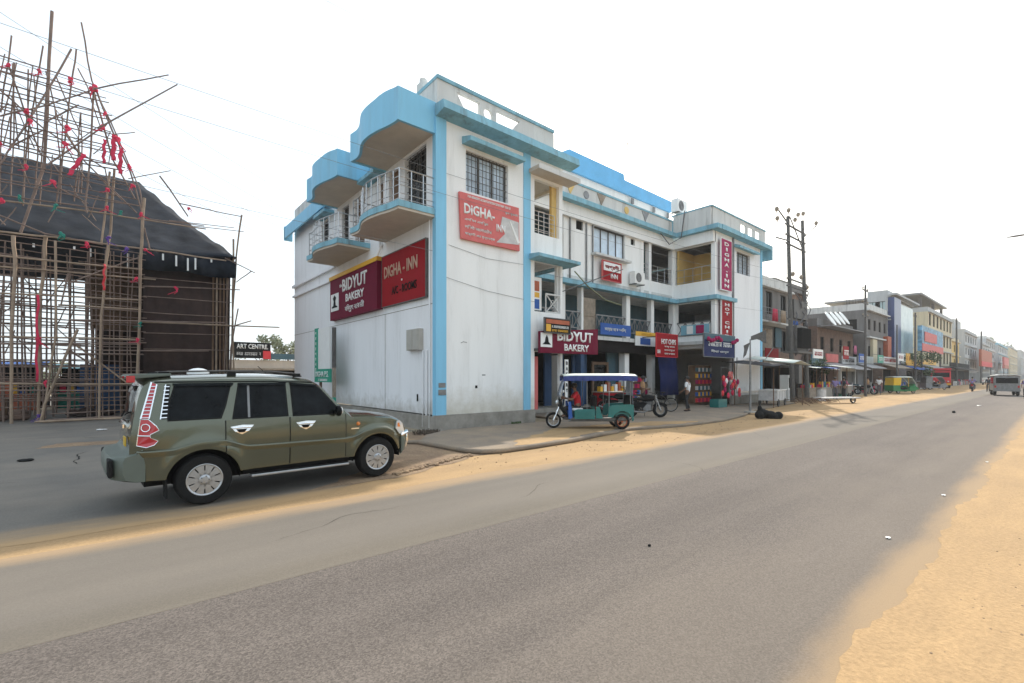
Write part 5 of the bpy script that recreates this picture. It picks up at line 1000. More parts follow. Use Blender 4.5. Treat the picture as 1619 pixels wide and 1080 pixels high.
for u in (3.6,3.75,3.9,4.05,4.2): MB().tube([(u,27.3+.1*math.sin(u*9),0),(u+.05,27.35,7.7)],.045,7).build('post','bamboo' if u in(3.75,4.2) else 'wood',HL,world=True)
for u,v in ((4.6,39),(-6,39),(-13.9,39),(-13.9,27),(-8,27),(-5,33)): MB().tube([(u-.05,v,0),(u-.05,v,7.7 if v!=33 else 12)],.07,7).build('post','bamboo',HL,world=True)
o=thing('dark_backdrop','dark patched sheet fence added to darken the ground behind the scaffold','backdrop',(-6,38.6,0)); [MB().prism([(-12+i*1.5,0),(-10.55+i*1.5,0),(-10.55+i*1.5,1.9+.35*math.sin(i*2.3)),(-12+i*1.5,1.85+.3*math.sin(i*1.9))],FV,38.6+.05*(i%2),38.65+.05*(i%2)).build('sheet_panel',('dark_room','brown_cloth','tin_dark','blue_wall','dark_room')[i%5],o,world=True) for i in range(13)]  # dark panels added so the bright ground behind the bamboo reads dark
# stalls glimpsed through the bamboo
def stall(name,label,u,v,w,d,h,roof,body,loc_extra=None,cat='stall',lean=.25,group=None):
    o=thing(name,label,cat,(u,v,0),group=group)
    for a,b in ((0,0),(w,0),(0,d),(w,d)): MB().tube([(a,b,0),(a,b,h+(lean if b else 0))],.035,6).build('post','wood',o)
    MB().grid([[(-.3+(w+.6)*i/8,-.4+(d+.6)*j/4,h+lean*j/4-.05*math.sin(math.pi*i/8)+.02*math.sin(i*3+j)) for j in range(5)] for i in range(9)]).build('awning',roof,o,smooth=True,solid=.02)
    MB().box(.0,w,.0,.5,0,.85).box(-.05,w+.05,-.05,.55,.85,.9).build('counter',body,o)
    MB().box(.05,w-.05,d-.05,d,.0,h).build('back_panel','dark_room',o)
    for i in range(int(w/.35)): MB().box(.1+i*.35,.35+i*.35,.1,.35,.9,1.05+rnd.random()*.35).build('goods',('cloth_red','board_yellow','board_blue','cloth_green','box_beige')[i%5],o)
    return o
stall('market_stall','stall with blue tarpaulin roof seen through the left end of the scaffold',-6.5,35.5,3.2,2.2,2.4,'board_blue','orange')
stall('market_stall','stall with pale blue roof behind the middle of the scaffold',-2.6,36.5,1.6,2,2.3,'weathered_blue','cloth_green')
o=thing('timber_stack','stack of orange planks lying under the left end of the scaffold','timber',(-4.6,28.6,0)); [MB().box(-.9+.05*(k%3),1.2-.06*(k%2),-.3,.35,.9+.12*k,1.0+.12*k).build('plank','orange',o) for k in range(6)]; MB().box(-.9,-.8,-.3,.3,0,.9).build('leg','wood',o); MB().box(1.0,1.1,-.3,.3,0,.9).build('leg','wood',o)
o=thing('cloth_bale','brown cloth bundle on the ground behind the scaffold','bale',(-.9,28.2,0)); mb=MB(); [mb.sphere((rnd.uniform(-.6,.6),rnd.uniform(-.3,.3),rnd.uniform(.1,.3)),.22,10,(1.3,1,.7)) for k in range(9)]; mb.build('bundle','brown_cloth',o,smooth=True)
o=thing('cloth_bale','low brown heap beneath the left edge of the scaffold','bale',(-3.4,28.0,0)); mb=MB(); [mb.sphere((rnd.uniform(-.9,.9),rnd.uniform(-.3,.3),rnd.uniform(.1,.35)),.24,10,(1.3,1,.7)) for k in range(10)]; mb.build('bundle','brick_wall',o,smooth=True)
o=thing('cargo_tarp','blue plastic sheet hung over goods behind the scaffold','sheet',(-1.4,30.5,0)); MB().grid([[(i*.2,.05*math.sin(i*2),0),(i*.2,.08*math.sin(i*2.1),1.2),(i*.2,.3,2.4)] for i in range(9)]).build('sheet','blue_wall',o,smooth=True,solid=.01)
# bamboo poles and scraps lying in front
for i,(u,v,a,l) in enumerate(((-2.2,25.4,2,3.0),(-2.4,25.1,-3,2.6),(-1.8,25.7,4,3.2))):
    o=MB().tube([(0,0,.04),(l*.5,.03,.05),(l,0,.04)],[.04,.036,.03],7).build('bamboo_pole','bamboo',None); o.location=(u,v,.012+.04*(i==1)); o.rotation_euler=(0,0,R(a)); tag(o,('front','middle','rear')[i-1 if i else 0]+' loose bamboo pole lying on the ground before the scaffold' if False else ('long loose bamboo pole lying nearest the right part of the scaffold foot','loose bamboo pole lying furthest from the scaffold foot','loose bamboo pole lying closest to the scaffold foot')[i],'pole','loose bamboo poles on the ground')
# road sign in front of the side wall
o=thing('road_sign','green framed white board on a dark post beside the hotel side wall','sign',(7.2,20.5,0))
MB().box(7.13,7.27,20.42,20.56,2.2,3.95).build('post','iron',o,world=True); MB().box(7.135,7.265,20.425,20.555,.9,2.2).build('post','dusty_wood',o,world=True); MB().box(7.135,7.265,20.425,20.555,0,.9).build('post','board_green',o,world=True); MB().box(7.15,7.25,22.2,22.3,0,1.7).build('post','brick_wall',o,world=True)
MB().box(7.10,7.14,20.75,22.3,2.15,4.0).build('board','board_white',o,world=True); MB().box(7.08,7.14,22.3,22.75,1.55,4.05).build('side_panel','board_green',o,world=True); b=MB().box(7.08,7.14,20.6,22.3,1.55,2.15).build('name_panel','board_green',o,world=True)
TS('DIGHA P.S.','board_white',o,22.6,1.78,7.075,.26,1.75,offset=.01); TS('WELCOMES YOU','board_white',o,22.2,1.60,7.075,.1,1.2)
for i in range(8): TS('থানা দীঘা'[i%4] ,'board_white',o,22.62,3.75-.24*i,7.075,.13,.15)
# stone rubble by the plinth of the hotel
mb=MB(); 
for k in range(90): u=7.2+rnd.random()**1.5*5; v=13.05-rnd.random()*.6-(.6 if u<7.9 else 0); s=rnd.uniform(.015,.06); mb.sphere((u,v,.02+s*.4),s,6,(1,rnd.uniform(.7,1.2),.7))
mb.build('rubble','concrete',None); bpy.data.objects['rubble']['kind']='stuff'
def tuft(name,label,u,v,n,h,w,m='leaf_green',z=.0,cat='weeds'):
    mb=MB()
    for k in range(n):
        a=rnd.uniform(0,6.3); r=w*rnd.random()**.7; x,y=u+r*math.cos(a),v+r*math.sin(a)*.6; hh=h*rnd.uniform(.4,1); d=Vector((rnd.uniform(-.5,.5),rnd.uniform(-.5,.5),1))*hh; s=Vector((math.sin(a),math.cos(a),0))*.012
        mb.add([Vector((x,y,z))-s,Vector((x,y,z))+s,Vector((x,y,z))+d+s*1.5,Vector((x,y,z))+d*1.15,Vector((x,y,z))+d-s*1.5],[(0,1,2,3,4)])
    o=mb.build(name,m,None); tag(o,label,cat); return o
tuft('weed_clump','dark weeds growing at the foot of the corner plinth',7.4,12.9,150,.14,.45,'bark')
tuft('weed_clump','small weed tuft halfway along the front plinth',11.2,12.95,80,.15,.25)
# trees
def tree(label,u,v,h,w,leaf,seed,trunk=.15,group='trees beyond the street',dens=2600,ls=.22,crown=.45):
    r=random.Random(seed); o=thing('tree',label,'tree',(u,v,0),group=group)
    mb=MB().tube([(0,0,0),(.1,0,h*.3),(-.05,.1,h*.6),(0,0,h*.85)],[trunk,trunk*.8,trunk*.5,trunk*.15],8); cl=[]
    for k in range(11):
        a=r.uniform(0,6.3); z=h*r.uniform(crown,.95); rr=w*r.uniform(.3,.75)*(1.1-abs(z/h-.65)); p=Vector((rr*math.cos(a),rr*math.sin(a),z)); cl.append((p,r.uniform(.5,1)*w*.34)); mb.tube([(0,0,z*.65),p*.6+Vector((0,0,z*.35)),p],[trunk*.3,trunk*.2,trunk*.06],5)
    mb.build('trunk','bark',o,smooth=True); lf=MB()
    for k in range(dens):
        c,cr=r.choice(cl); d=Vector((r.gauss(0,1),r.gauss(0,1),r.gauss(0,.8))).normalized()*cr*r.random()**.35; p=c+d; n=Vector((r.gauss(0,1),r.gauss(0,1),r.gauss(0,1))).normalized(); a=n.orthogonal().normalized()*ls*r.uniform(.5,1); b=n.cross(a).normalized()*ls*.45
        lf.add([p-a,p+b,p+a,p-b],[(0,1,2,3)])
    lf.build('crown',leaf,o); return o
tree('pale thin leaved tree behind the low shops left of the hotel',12.6,58,6.6,3.6,'leaf_pale',1,dens=1500,ls=.2)
tree('small pale tree right of the shop sign behind the hotel side wall',14.6,56,5.8,2.4,'leaf_pale',2,dens=900,ls=.2)
# low shops at the far left
o=thing('low_shop','low cream shop with dark name board and red square sign left of the hotel','shop',(8,45,0))
MB().box(6.6,13.2,45,49,0,3.2).build('wall','soffit',o,world=True); MB().box(6.4,13.4,44.3,45,2.35,2.5).build('awning','dusty_wood',o,world=True)
b=MB().box(7.4,10.2,44.7,44.8,3.35,4.7).build('name_board','dark',o,world=True); TF('ART CENTRE.','board_white',b,7.6,4.15,44.69,.4,2.4,offset=.02); TF('PHOTO . LAMINATION','paper_grey',b,7.6,3.6,44.69,.24,1.9); MB().box(9.6,10.2,44.6,44.7,3.3,4.0).build('square_sign','bright_red',b,world=True)
MB().box(10.2,13.1,44.8,44.9,3.3,3.8).build('green_board','teal_wall',o,world=True); MB().box(12.6,13.2,44.2,44.3,2.6,3.9).build('side_board','dark',o,world=True); MB().box(6.6,12.4,44.9,44.98,0,2.3).build('shutter','dark_room',o,world=True); MB().box(12.4,12.8,44.6,44.9,0,2.3).build('pillar','board_yellow',o,world=True)
# ---------------- street beyond the hotel
mat('cream',(.60,.52,.36),.85,.1,1,dirt=.5,dirtcol=(.3,.26,.2),streak=True); mat('pale_wall',(.44,.45,.45),.85,.1,1,dirt=.5,dirtcol=(.3,.3,.3),streak=True); mat('blue_glass',(.04,.06,.17),.3,.2,1); mat('pale_glass',(.42,.52,.52),.2,.15,1); mat('tin',(.24,.24,.25),.6,.2,2); mat('pink_wall',(.42,.28,.24),.9,.15,1,dirt=.4)
def block(label,u0,u1,v0,depth,h,floors,wall,cols,frame='dark',trim=None,shop=True,balc=(),win=(1.1,1.3),side_cols=0,roof=True,group=None,bands=True,wallvar=None,glass='dark_glass'):
    o=thing('street_building',label,'building',(u0,v0,0),group=group); fh=h/floors; hs=[];sh=[]
    for f in range(floors):
        if f==0 and shop: 
            k=max(1,round((u1-u0)/3.2)); w=(u1-u0)/k
            for i in range(k): hs.append((u0+i*w+.35,u0+(i+1)*w-.35,.15,min(2.6,fh-.5),'s'))
            continue
        for i in range(cols): c=u0+(u1-u0)*(i+.5)/cols; hs.append((c-win[0]/2,c+win[0]/2,f*fh+fh*.28,f*fh+fh*.28+win[1],'w'))
        for i in range(side_cols): c=v0+depth*(i+.5)/side_cols; sh.append((c-win[0]/2,c+win[0]/2,f*fh+fh*.28,f*fh+fh*.28+win[1],'w'))
    MB().holes(FV,u0,u1,0,h,v0,v0+.25,[q[:4] for q in hs]).build('front_wall',wall,o,world=True)
    MB().holes(FU,v0+.25,v0+depth,0,h,u0,u0+.25,[q[:4] for q in sh]).build('side_wall',wallvar or wall,o,world=True)
    MB().box(u1-.25,u1,v0+.25,v0+depth,0,h).build('end_wall',wall,o,world=True); MB().box(u0+.252,u1-.252,v0+depth-.25,v0+depth,0,h).build('back_wall',wall,o,world=True)
    MB().box(u0+.25,u1-.25,v0+.25,v0+depth-.25,h-.2,h).build('roof',wall,o,world=True)
    MB().box(u0+.3,u1-.3,v0+1.3,v0+1.4,0,h-.25).box(u0+1.3,u0+1.4,v0+1.5,v0+depth-.3,0,h-.25).build('inner_wall','dark_room',o,world=True)
    for a,b,c,d,t in hs:
        if t=='s': 
            s=MB().box(a,b,v0+.9,v0+1.0,c,d).build('shop_door',('dark_room','tin','blue_wall','dark','brick_wall')[int(a*3)%5],o,world=True)
        else: window(2,.1,o,a,b,c,d,v0,grille=False,glass=glass,frame=frame,inward=.1)
    for a,b,c,d,t in sh: window(2,.1,o,a,b,c,d,u0,fn=FU,grille=False,glass=glass,frame=frame,inward=.1)
    tr=trim or wall
    if bands:
        for f in range(1,floors+1): MB().box(u0-.12,u1+.12,v0-.35,v0-.003,f*fh-.12,f*fh+.05).build('floor_band',tr,o,world=True)
    MB().box(u0,u1,v0,v0+.15,h,h+.8).box(u0,u0+.15,v0+.15,v0+depth,h,h+.8).build('parapet',tr,o,world=True)
    for f in balc:
        MB().box(u0+.3,u1-.3,v0-1.0,v0-.36,f*fh-.1,f*fh+.03).build('balcony_slab',tr,o,world=True); rail([(u0+.35,v0-.02),(u0+.35,v0-.95),(u1-.35,v0-.95),(u1-.35,v0-.02)],f*fh+.03,f*fh+1.0,o,m='dull_metal',post=.4,n=3)
    return o
b1=block('soot grey concrete building with barred balcony right of the hotel',35.6,44.6,15.2,8,9.0,3,'grey_wall',3,balc=(2,),win=(1.3,1.8),trim='stained_plaster')
MB().box(36.2,44,14.0,15.1,3.05,3.7).build('shop_awning','brick_wall',b1,world=True); MB().box(36.2,38.6,13.95,14.0,3.1,3.9).build('shop_board','red_board',b1,world=True)
MB().box(36.5,40.5,15.1,15.19,3.3,5.6).build('plaster_panel','dusty_wood',b1,world=True); MB().box(41,42.3,15.05,15.1,4.2,5.8).build('green_shutter','teal_wall',b1,world=True)
b2=block('bare red brick upper storey building behind the twin pole transformer',46.5,54.3,17.2,8,10.2,3,'brick_wall',3,balc=(),win=(1.1,1.4),side_cols=2,trim='grey_wall')
b3=block('unfinished grey brick building with dark storeys and bare columns',68.4,78.6,15.0,9,9.8,3,'grey_wall',4,side_cols=3,trim='stained_plaster',wallvar='grey_wall')
MB().box(76.5,78.4,14.5,14.99,0,7).build('orange_board','orange',b3,world=True); MB().box(70,72,14.7,14.99,3.4,6.3).build('cream_panel','cream',b3,world=True)
b4=block('modern white building with a tall blue glass strip',78.9,94.0,15.0,2.2,12.6,4,'pale_wall',4,side_cols=2,win=(1.6,1.6),glass='pale_glass',trim='pale_wall')
MB().box(79.0,83.0,14.3,14.99,2.5,12.4).build('blue_strip','blue_glass',b4,world=True); MB().box(83.6,93,14.6,14.64,3.4,12).build('glass_front','pale_glass',b4,world=True); MB().box(78.7,94.2,14.0,14.99,12.65,12.9).build('canopy_edge','pale_wall',b4,world=True)
b5=block('tall cream building with tall windows and grey roof shelter',108.5,136,15.0,16,13.2,4,'cream',7,side_cols=2,win=(2.0,2.2),trim='pale_wall')
MB().box(106,134,15.5,30,16.0,16.3).build('roof_shelter','tin',b5,world=True)
for u in (109,122,132): MB().box(u,u+.4,16,16.4,13.2,16).build('shelter_column','grey_wall',b5,world=True)
MB().box(110,128,20,28,13.2,16).build('stair_house','grey_wall',b5,world=True)
block('narrow yellowish building beyond the cream one',137.5,152,15.5,12,9.6,3,'yellow_paint',3,win=(1.8,1.6),trim='cream')
b7=block('tall whitish building with a stair tower on its roof',157,182,15.0,14,12.5,4,'pale_wall',5,win=(1.8,1.6),side_cols=2); MB().box(158,170,17,26,12.5,16).build('stair_house','pale_wall',b7,world=True)
block('white building with dark balconies beside the orange hoarding',186,212,14.6,14,11.0,3,'pale_wall',4,win=(2.4,1.8),side_cols=2,balc=(1,2))
block('pale grey building beyond the second orange hoarding',214,246,15.5,14,14,4,'pale_wall',5,win=(2.4,1.8),trim='stained_plaster')
block('pale bluish building near the far end of the street',250,300,15.0,14,13.5,4,'pale_wall',6,win=(2.6,1.8),trim='weathered_blue')
block('pale cream building closing the far end of the street',304,360,14.5,14,14.5,4,'cream',6,win=(2.6,1.8),trim='pale_wall')
block('faint distant block past the far end of the street',365,430,13.5,14,15,4,'pale_wall',6,win=(2.6,1.8),trim='pale_wall')
tree('rounded dark tree rising behind the far white buildings',235,34,17,9,'leaf_pale',11,trunk=.4,dens=2200,ls=.8)
tree('broad tree at the far right end of the street',330,24,20,12,'leaf_pale',12,trunk=.4,dens=2200,ls=1.0)
tree('bushy green tree growing in front of the blue glass strip',84.5,13.2,5.2,3.2,'leaf_green',13,trunk=.12,dens=2200,ls=.16,crown=.4)
tree('low green tree beside the market stalls',46.5,13.6,3.6,1.6,'leaf_green',14,trunk=.08,dens=700,ls=.12)
# low shops and stalls between the buildings
def lowshop(label,u0,u1,v0,h,wall,front,aw,board=None,bt=None,tm='board_white'):
    o=thing('roadside_shop',label,'shop',(u0,v0,0),group='low shops along the street')
    MB().holes(FV,u0,u1,0,h,v0,v0+.15,[(u0+.3,u1-.3,.2,h-.7)]).build('front_wall',wall,o,world=True); MB().box(u0,u0+.15,v0+.15,v0+3,0,h).box(u1-.15,u1,v0+.15,v0+3,0,h).box(u0+.15,u1-.15,v0+2.85,v0+3,0,h).build('side_wall',wall,o,world=True)
    MB().box(u0+.3,u1-.3,v0+.8,v0+.9,0,h-.3).build('shop_interior',front,o,world=True)
    MB().prism([(v0,h-.1),(v0-1.3,h-.55),(v0-1.3,h-.48),(v0,h)],lambda a,z,t:(t,a,z),u0-.1,u1+.1).build('awning',aw,o,world=True)
    MB().box(u0-.05,u1+.05,v0+.02,v0+3.05,h,h+.1).build('roof','tin',o,world=True)
    n=int((u1-u0)/.7)
    for i in range(n): x=u0+.4+i*.7; MB().box(x,x+.4,v0-.5,v0-.1,.0,.5+rnd.random()*.7).build('goods',('cloth_tan','box_beige','tin','board_white','teal_wall','brick_wall','cloth_red','dusty_wood')[rnd.randrange(8)],o,world=True)
    if board:
        b=MB().box(u0+.2,u1-.2,v0-.1,v0-.02,h+.05,h+.85).build('shop_board',board,o,world=True)
        if bt: TF(bt,tm,b,u0+.5,h+.25,v0-.105,.4,(u1-u0)*.7,offset=.01)
    return o
lowshop('low shop with pale green awning board right of the transformer',46.6,50.2,14.3,2.9,'grey_wall','dark_room','tin','teal_wall')
lowshop('low shop with pink upright boards beyond the blue stall',50.6,54.6,14.3,3.1,'pink_wall','dark_room','tin','faded_red')
lowshop('dark low shop with white name board in front of the brick buildings',55.2,60.5,14.2,3.0,'stained_plaster','dark','tin','pale_wall','STORES','dark')
lowshop('low shop with yellow sack display and grey board',61,67.5,14.2,3.2,'grey_wall','tin','tin','stained_plaster')
lowshop('low shop with red and cream board under the grey building',69,77.6,13.6,3.3,'brick_wall','dark_room','dusty_wood','paper_grey','MEDICAL','red_board')
lowshop('shop with dark blue awning behind the auto rickshaw',79.5,90,13.2,3.2,'tin','dark','board_blue','board_yellow')
lowshop('low shop with yellow boards beyond the auto rickshaw',95,107,13.8,3.6,'cream','dark_room','tin','board_yellow')
lowshop('long dark shop row behind the red lorry',120,150,13.6,3.6,'grey_wall','dark','dark','dark')
# two floors of rough brick with rooftop dishes between brick building and grey building
b=block('rough dark two storey building with tilted white panels on its roof edge',55.0,67.8,16.2,9,7.0,2,'brick_wall',4,win=(1.2,1.5),trim='grey_wall',side_cols=2)
for i in range(4): MB().prism(circ(57.5+i*2.1,7.9+.2*i,.75),lambda p,q,t:(p,15.4+(q-7.4)*.6+t,q),-.04,.04).build('tilted_panel','board_white',b,world=True)
MB().box(55,67.8,14.8,16.1,6.9,7.0).build('tin_sheet','tin',b,world=True)
# stalls near the hotel corner
def cart(name,label,u,v,rz,w,d,h,body,top=None):
    o=thing(name,label,'cart',(u,v,.01),rz); 
    b=MB().box(-w/2,w/2,-d/2,d/2,.35,h).build('cart_body',body,o,bevel=.02); MB().box(-w/2-.04,w/2+.04,-d/2-.04,d/2+.04,h,h+.05).build('cart_top',top or body,o)
    mb=MB(); [mb.box(-w/2+.1+i*(w-.2)/5,-w/2+.13+i*(w-.2)/5,-d/2-.01,-d/2,.4,h-.05) for i in range(6)]; mb.build('panel_rib','dull_metal',b)
    for x in (-w/2+.3,w/2-.3):
        for y in (-d/2,d/2): wheel2(o,x,y,.22,.05,'dull_metal',8)
    return o
cart('food_cart','white ribbed food cart under the black awning beside the flag pole',30.6,11.4,R(8),2.3,1.0,.95,'paper_grey','board_white')
cart('food_cart','small grey cart parked beyond the blue stall',47.0,11.9,R(5),1.8,.9,1.0,'concrete','board_white')
o=thing('awning_frame','black and white sheet awning stretched over the ribbed food cart','awning',(30,11.2,0))
for a,b_,z in ((28.6,10.6,2.3),(32.6,10.4,2.5),(28.6,12.8,2.6),(32.8,12.8,2.9)): MB().tube([(a,b_,0),(a,b_,z)],.03,6).build('post','wood',o,world=True)
MB().grid([[(27.0+i*.72,10.3+j*.85,2.38+.1*j-.05*math.sin(i*1.3)+.02*i) for j in range(4)] for i in range(6)]).build('black_sheet','tarp',o,world=True,smooth=True,solid=.02)
MB().grid([[(30.6+i*.62,10.25+j*.9,2.62+.12*j-.1*abs(i-2)*.9+.15) for j in range(4)] for i in range(6)]).build('white_sheet','canopy_white',o,world=True,smooth=True,solid=.02)
stall('market_stall','stall with blue cloth roof and hanging clothes beyond the transformer',43.2,12.4,3.0,1.8,2.5,'board_blue','box_beige')
stall('market_stall','stall with white roof edge just right of the transformer poles',40.0,12.6,2.6,1.8,2.5,'canopy_white','dusty_wood')
stall('market_stall','stall with green cloth side next to the blue roofed stall',46.6,12.2,2.6,1.8,2.6,'canopy_white','cloth_green')
o=thing('display_fridge','white glass fronted fridge standing between the transformer poles','fridge',(38.0,12.9,0)); MB().box(-.45,.45,0,.6,0,1.9).build('casing','board_white',o,bevel=.02); MB().box(-.38,.38,-.02,0,.95,1.7).build('glass_door','dark_glass',o); MB().box(-.38,.38,-.02,0,.15,.8).build('lower_door','paper_grey',o)
o=thing('drum','pale metal drum beside the transformer pole foot','drum',(39.6,11.4,0)); MB().lathe([(0,0),(.3,0),(.3,.3),(.31,.32),(.3,.34),(.3,.85),(0,.85)],(0,0,0),'z',20).build('body','paper_grey',o); MB().lathe([(.3,.85),(.32,.87),(.28,.88)],(0,0,0),'z',20).build('lid','dull_metal',o)
person('person in a violet shirt standing under the blue roofed stall',(43.6,11.6,0),R(200),'shirt_violet','trouser_grey',detail=False)
person('person in a pink shirt leaning at the blue roofed stall',(45.6,11.5,0),R(160),'shirt_pink','trouser_grey',detail=False)
person('person in dark clothes between the blue stall and the green stall',(44.8,11.3,0),R(120),'shirt_dark','trouser_black',detail=False)
# gift shop goods and blue cover on the hotel ground floor
o=thing('goods_rack','rack of red and pink hanging bags outside the gift shop','rack',(26.6,12.3,.09))
MB().tube([(-.8,0,0),(-.8,0,2.2),(1.4,0,2.2),(1.4,0,0)],.025,6).build('rack_frame','iron',o)
for k in range(26): x=-.75+rnd.random()*2.1; z=rnd.uniform(.6,2.0); MB().sphere((x,rnd.uniform(-.15,.15),z),.15,8,(.9,.5,1.2)).build('bag',('bright_red','purple_red','faded_red','cloth_red','board_white')[k%5],o)
MB().box(-1.5,-.5,-.2,.3,0,.45).build('tub','teal_paint',o)
o=thing('shop_cover','dark blue sheet hanging in the shop bay behind the bicycles','sheet',(24.0,15.0,.09)); MB().grid([[(i*.22,.06*math.sin(i*2.1),0.6),(i*.22,.05*math.sin(i*1.7),1.7),(i*.22+.05,.2,2.9)] for i in range(10)]).build('sheet','board_navy',o,smooth=True,solid=.01)
o=thing('shop_counter','dark red shop counter under the recessed floor','counter',(18.6,15.2,.09)); MB().box(0,2.2,-.3,.3,0,.9).build('front','red_board',o); MB().box(-.05,2.25,-.35,.35,.9,.95).build('top','dusty_wood',o)
for i in range(7):
    MB().box(.1+i*.3,.3+i*.3,-.1,.1,.95,1.2+.1*(i%3)).build('jar',('board_yellow','board_white','orange')[i%3],o)
o=thing('shop_display','crowded shelves of packets in the bakery doorway','shelf',(12.7,15.0,.3)); MB().box(0,1.0,0,.4,0,2.0).build('cabinet','dusty_wood',o)
for r_ in range(5):
    for c_ in range(4): MB().box(.08+c_*.23,.26+c_*.23,-.08,.0,.15+r_*.38,.4+r_*.38).build('packet',('bright_red','board_white','board_yellow','purple_red','paper_grey')[(r_*3+c_)%5],o)
o=board('vertical_sign','white vertical strip sign with dark letters at the bakery doorway',FV,13.79,13.98,.6,2.5,12.98,'board_white',.04); [text(ch,'dark',o,(13.83,12.935,2.28-.22*i),(1,0,0),(0,0,1),.14,width=.11,offset=.01) for i,ch in enumerate('BAKERY')]
o=board('vertical_sign','dim red vertical strip sign left of the bakery door',FV,12.42,12.72,.5,2.6,13.45,'faded_red',.04)
# ---------------- poles
def lattice_arm(o,p,q): MB().beam(p,q,.07,.07).build('cross_arm','iron',o,world=True)
o=thing('transformer_poles','twin dark poles with a transformer and cross braces beside the hotel','utility pole',(36.8,12.3,0))
for u,z in ((35.4,12.9),(38.2,13.2)): MB().tube([(u+(.9 if u<36 else 1.0),12.2,0),(u,12.2,z)],[.17,.11],10).build('pole','iron',o,world=True)
for z in (12.3,11.6,11.0,8.6,8.1,5.8): MB().beam((35.4+.9*(1-z/13)-.5,12.2,z),(38.2+1.0*(1-z/13)+.5,12.2,z),.10,.08).build('cross_arm','iron',o,world=True)
MB().beam((35.5,12.15,12.3),(33.6,12.15,12.9),.07,.07).beam((38.3,12.15,12.0),(41,12.15,13.4),.07,.07).beam((35.5,12.15,11.2),(33.2,12.15,11.0),.07,.07).beam((35.6,12.15,12.9),(38.2,12.15,11.0),.06,.06).build('brace','iron',o,world=True)
ins=MB()
for u,z in ((33.3,12.9),(33.4,12.3),(35.4,13.3),(36.6,12.9),(37.2,13.4),(38.2,13.7),(41,13.6),(36.2,9.0),(37.8,9.0),(39,8.4),(36.5,6.2)): ins.sphere((u,12.15,z),.14,8,(1,1,1.2)).tube([(u,12.15,z-.3),(u,12.15,z)],.03,5)
ins.build('insulator','dusty_wood',o,world=True)
t=MB().box(36.2,38.2,11.9,12.6,3.6,5.4).build('transformer','iron',o,world=True,bevel=.05); mb=MB(); [mb.box(36.25+.18*i,36.3+.18*i,11.6,11.9,3.8,5.2) for i in range(11)]; mb.build('cooling_fins','dark',t,world=True)
MB().box(36.0,38.6,12.0,12.4,5.9,7.2).build('switch_gear','iron',o,world=True); MB().box(36.3,36.9,11.8,12.1,1.3,2.6).build('fuse_box','iron',o,world=True); MB().box(35.9,38.7,11.7,12.7,3.45,3.58).build('platform','iron',o,world=True)
mb=MB()
for k in range(22): u=36+rnd.random()*2.6; z=rnd.uniform(4,8.5); mb.tube([(u,12.1,z),(u+rnd.uniform(-.6,.6),11.9,z-.5),(u+rnd.uniform(-.9,.9),12.1,z-rnd.uniform(.5,1.8))],.03,5)
mb.build('loose_wiring','cable',o,world=True)
def upole(label,u,v,h,arms=2,r=.12):
    o=thing('utility_pole',label,'utility pole',(u,v,0),group='single utility poles'); MB().tube([(0,0,0),(0,0,h)],[r,r*.6],8).build('pole','iron',o)
    for i in range(arms): z=h-.5-i*1.2; a=MB().beam((-.9,0,z),(.9,0,z),.08,.08).build('cross_arm','iron',o); mb=MB(); [mb.sphere((x,0,z+.15),.08,8) for x in (-.8,.8)]; mb.build('insulator','dusty_wood',a)
    return o
upole('tall dark utility pole in front of the low shop with the yellow sacks',52.5,11.6,10.2,3)
upole('dark utility pole in front of the white and blue building',80.5,12.4,10.2,1,.15)
upole('utility pole at the corner of the cream building',126,13.2,13.2,2,.2)
upole('utility pole with dark fittings before the tall whitish building',168,13,13.2,2,.25)
upole('short thick post standing beside the far low shops',50.8,11.2,1.8,0,.1)
upole('thin pole at the right end of the rough brick building',67,11.9,7.6,0,.1)
# thin lamp post with a torn flag
o=thing('lamp_post','thin grey street post with torn dark flags near the sleeping sack','lamp post',(23.1,9.6,.085)); MB().tube([(0,0,0),(0,0,2.6),(.0,0,3.5)],[.06,.04,.03],8).build('pole','dull_metal',o); MB().tube([(0,0,2.4),(.5,-.5,2.55),(.75,-.75,3.1)],.02,6).build('arm','dull_metal',o); MB().lathe([(0,0),(.28,0),(.26,.06),(0,.08)],(0,0,0),'z',16).build('base','concrete',o)
MB().grid([[(-.02-.04*i,.02*i,3.35-.12*i),(-.25+.05*math.sin(i),.2,3.2-.12*i)] for i in range(6)]).grid([[(.05+.1*i,-.1*i,3.45+.03*i*math.sin(i)),(.08+.1*i,-.1*i,3.65+.06*i)] for i in range(6)]).build('flag','iron',o,solid=.008)
# sack heap
mb=MB(); r2=random.Random(3)
for k in range(7): mb.sphere((-.35+k*.13,r2.uniform(-.1,.1),.16+.07*math.sin(k)),.2+.04*math.sin(k*2),12,(1,1,.95))
mb.sphere((-.32,0,.40),.13,10,(.7,.8,1.4)); o=mb.build('black_sack','dark',None,smooth=True); o.location=(21.3,8.15,.0); o.rotation_euler=(0,0,R(-40)); tag(o,'black lumpy sack lying on the sand edge below the lamp post','sack')
# felled boat shaped sledge / tilted board with tyre
o=thing('hand_cart','flat low hand cart resting on one small wheel beside the transformer','cart',(36.6,9.6,0),R(-30)); MB().box(-1.6,1.4,-.4,.4,.35,.42).build('deck','paper_grey',o); MB().tube([(-1.6,-.3,.38),(-2.6,-.3,.2)],.03,6).tube([(-1.6,.3,.38),(-2.6,.3,.2)],.03,6).build('shaft','wood',o); wheel2(o,1.2,0,.22,.1,'dull_metal',8)
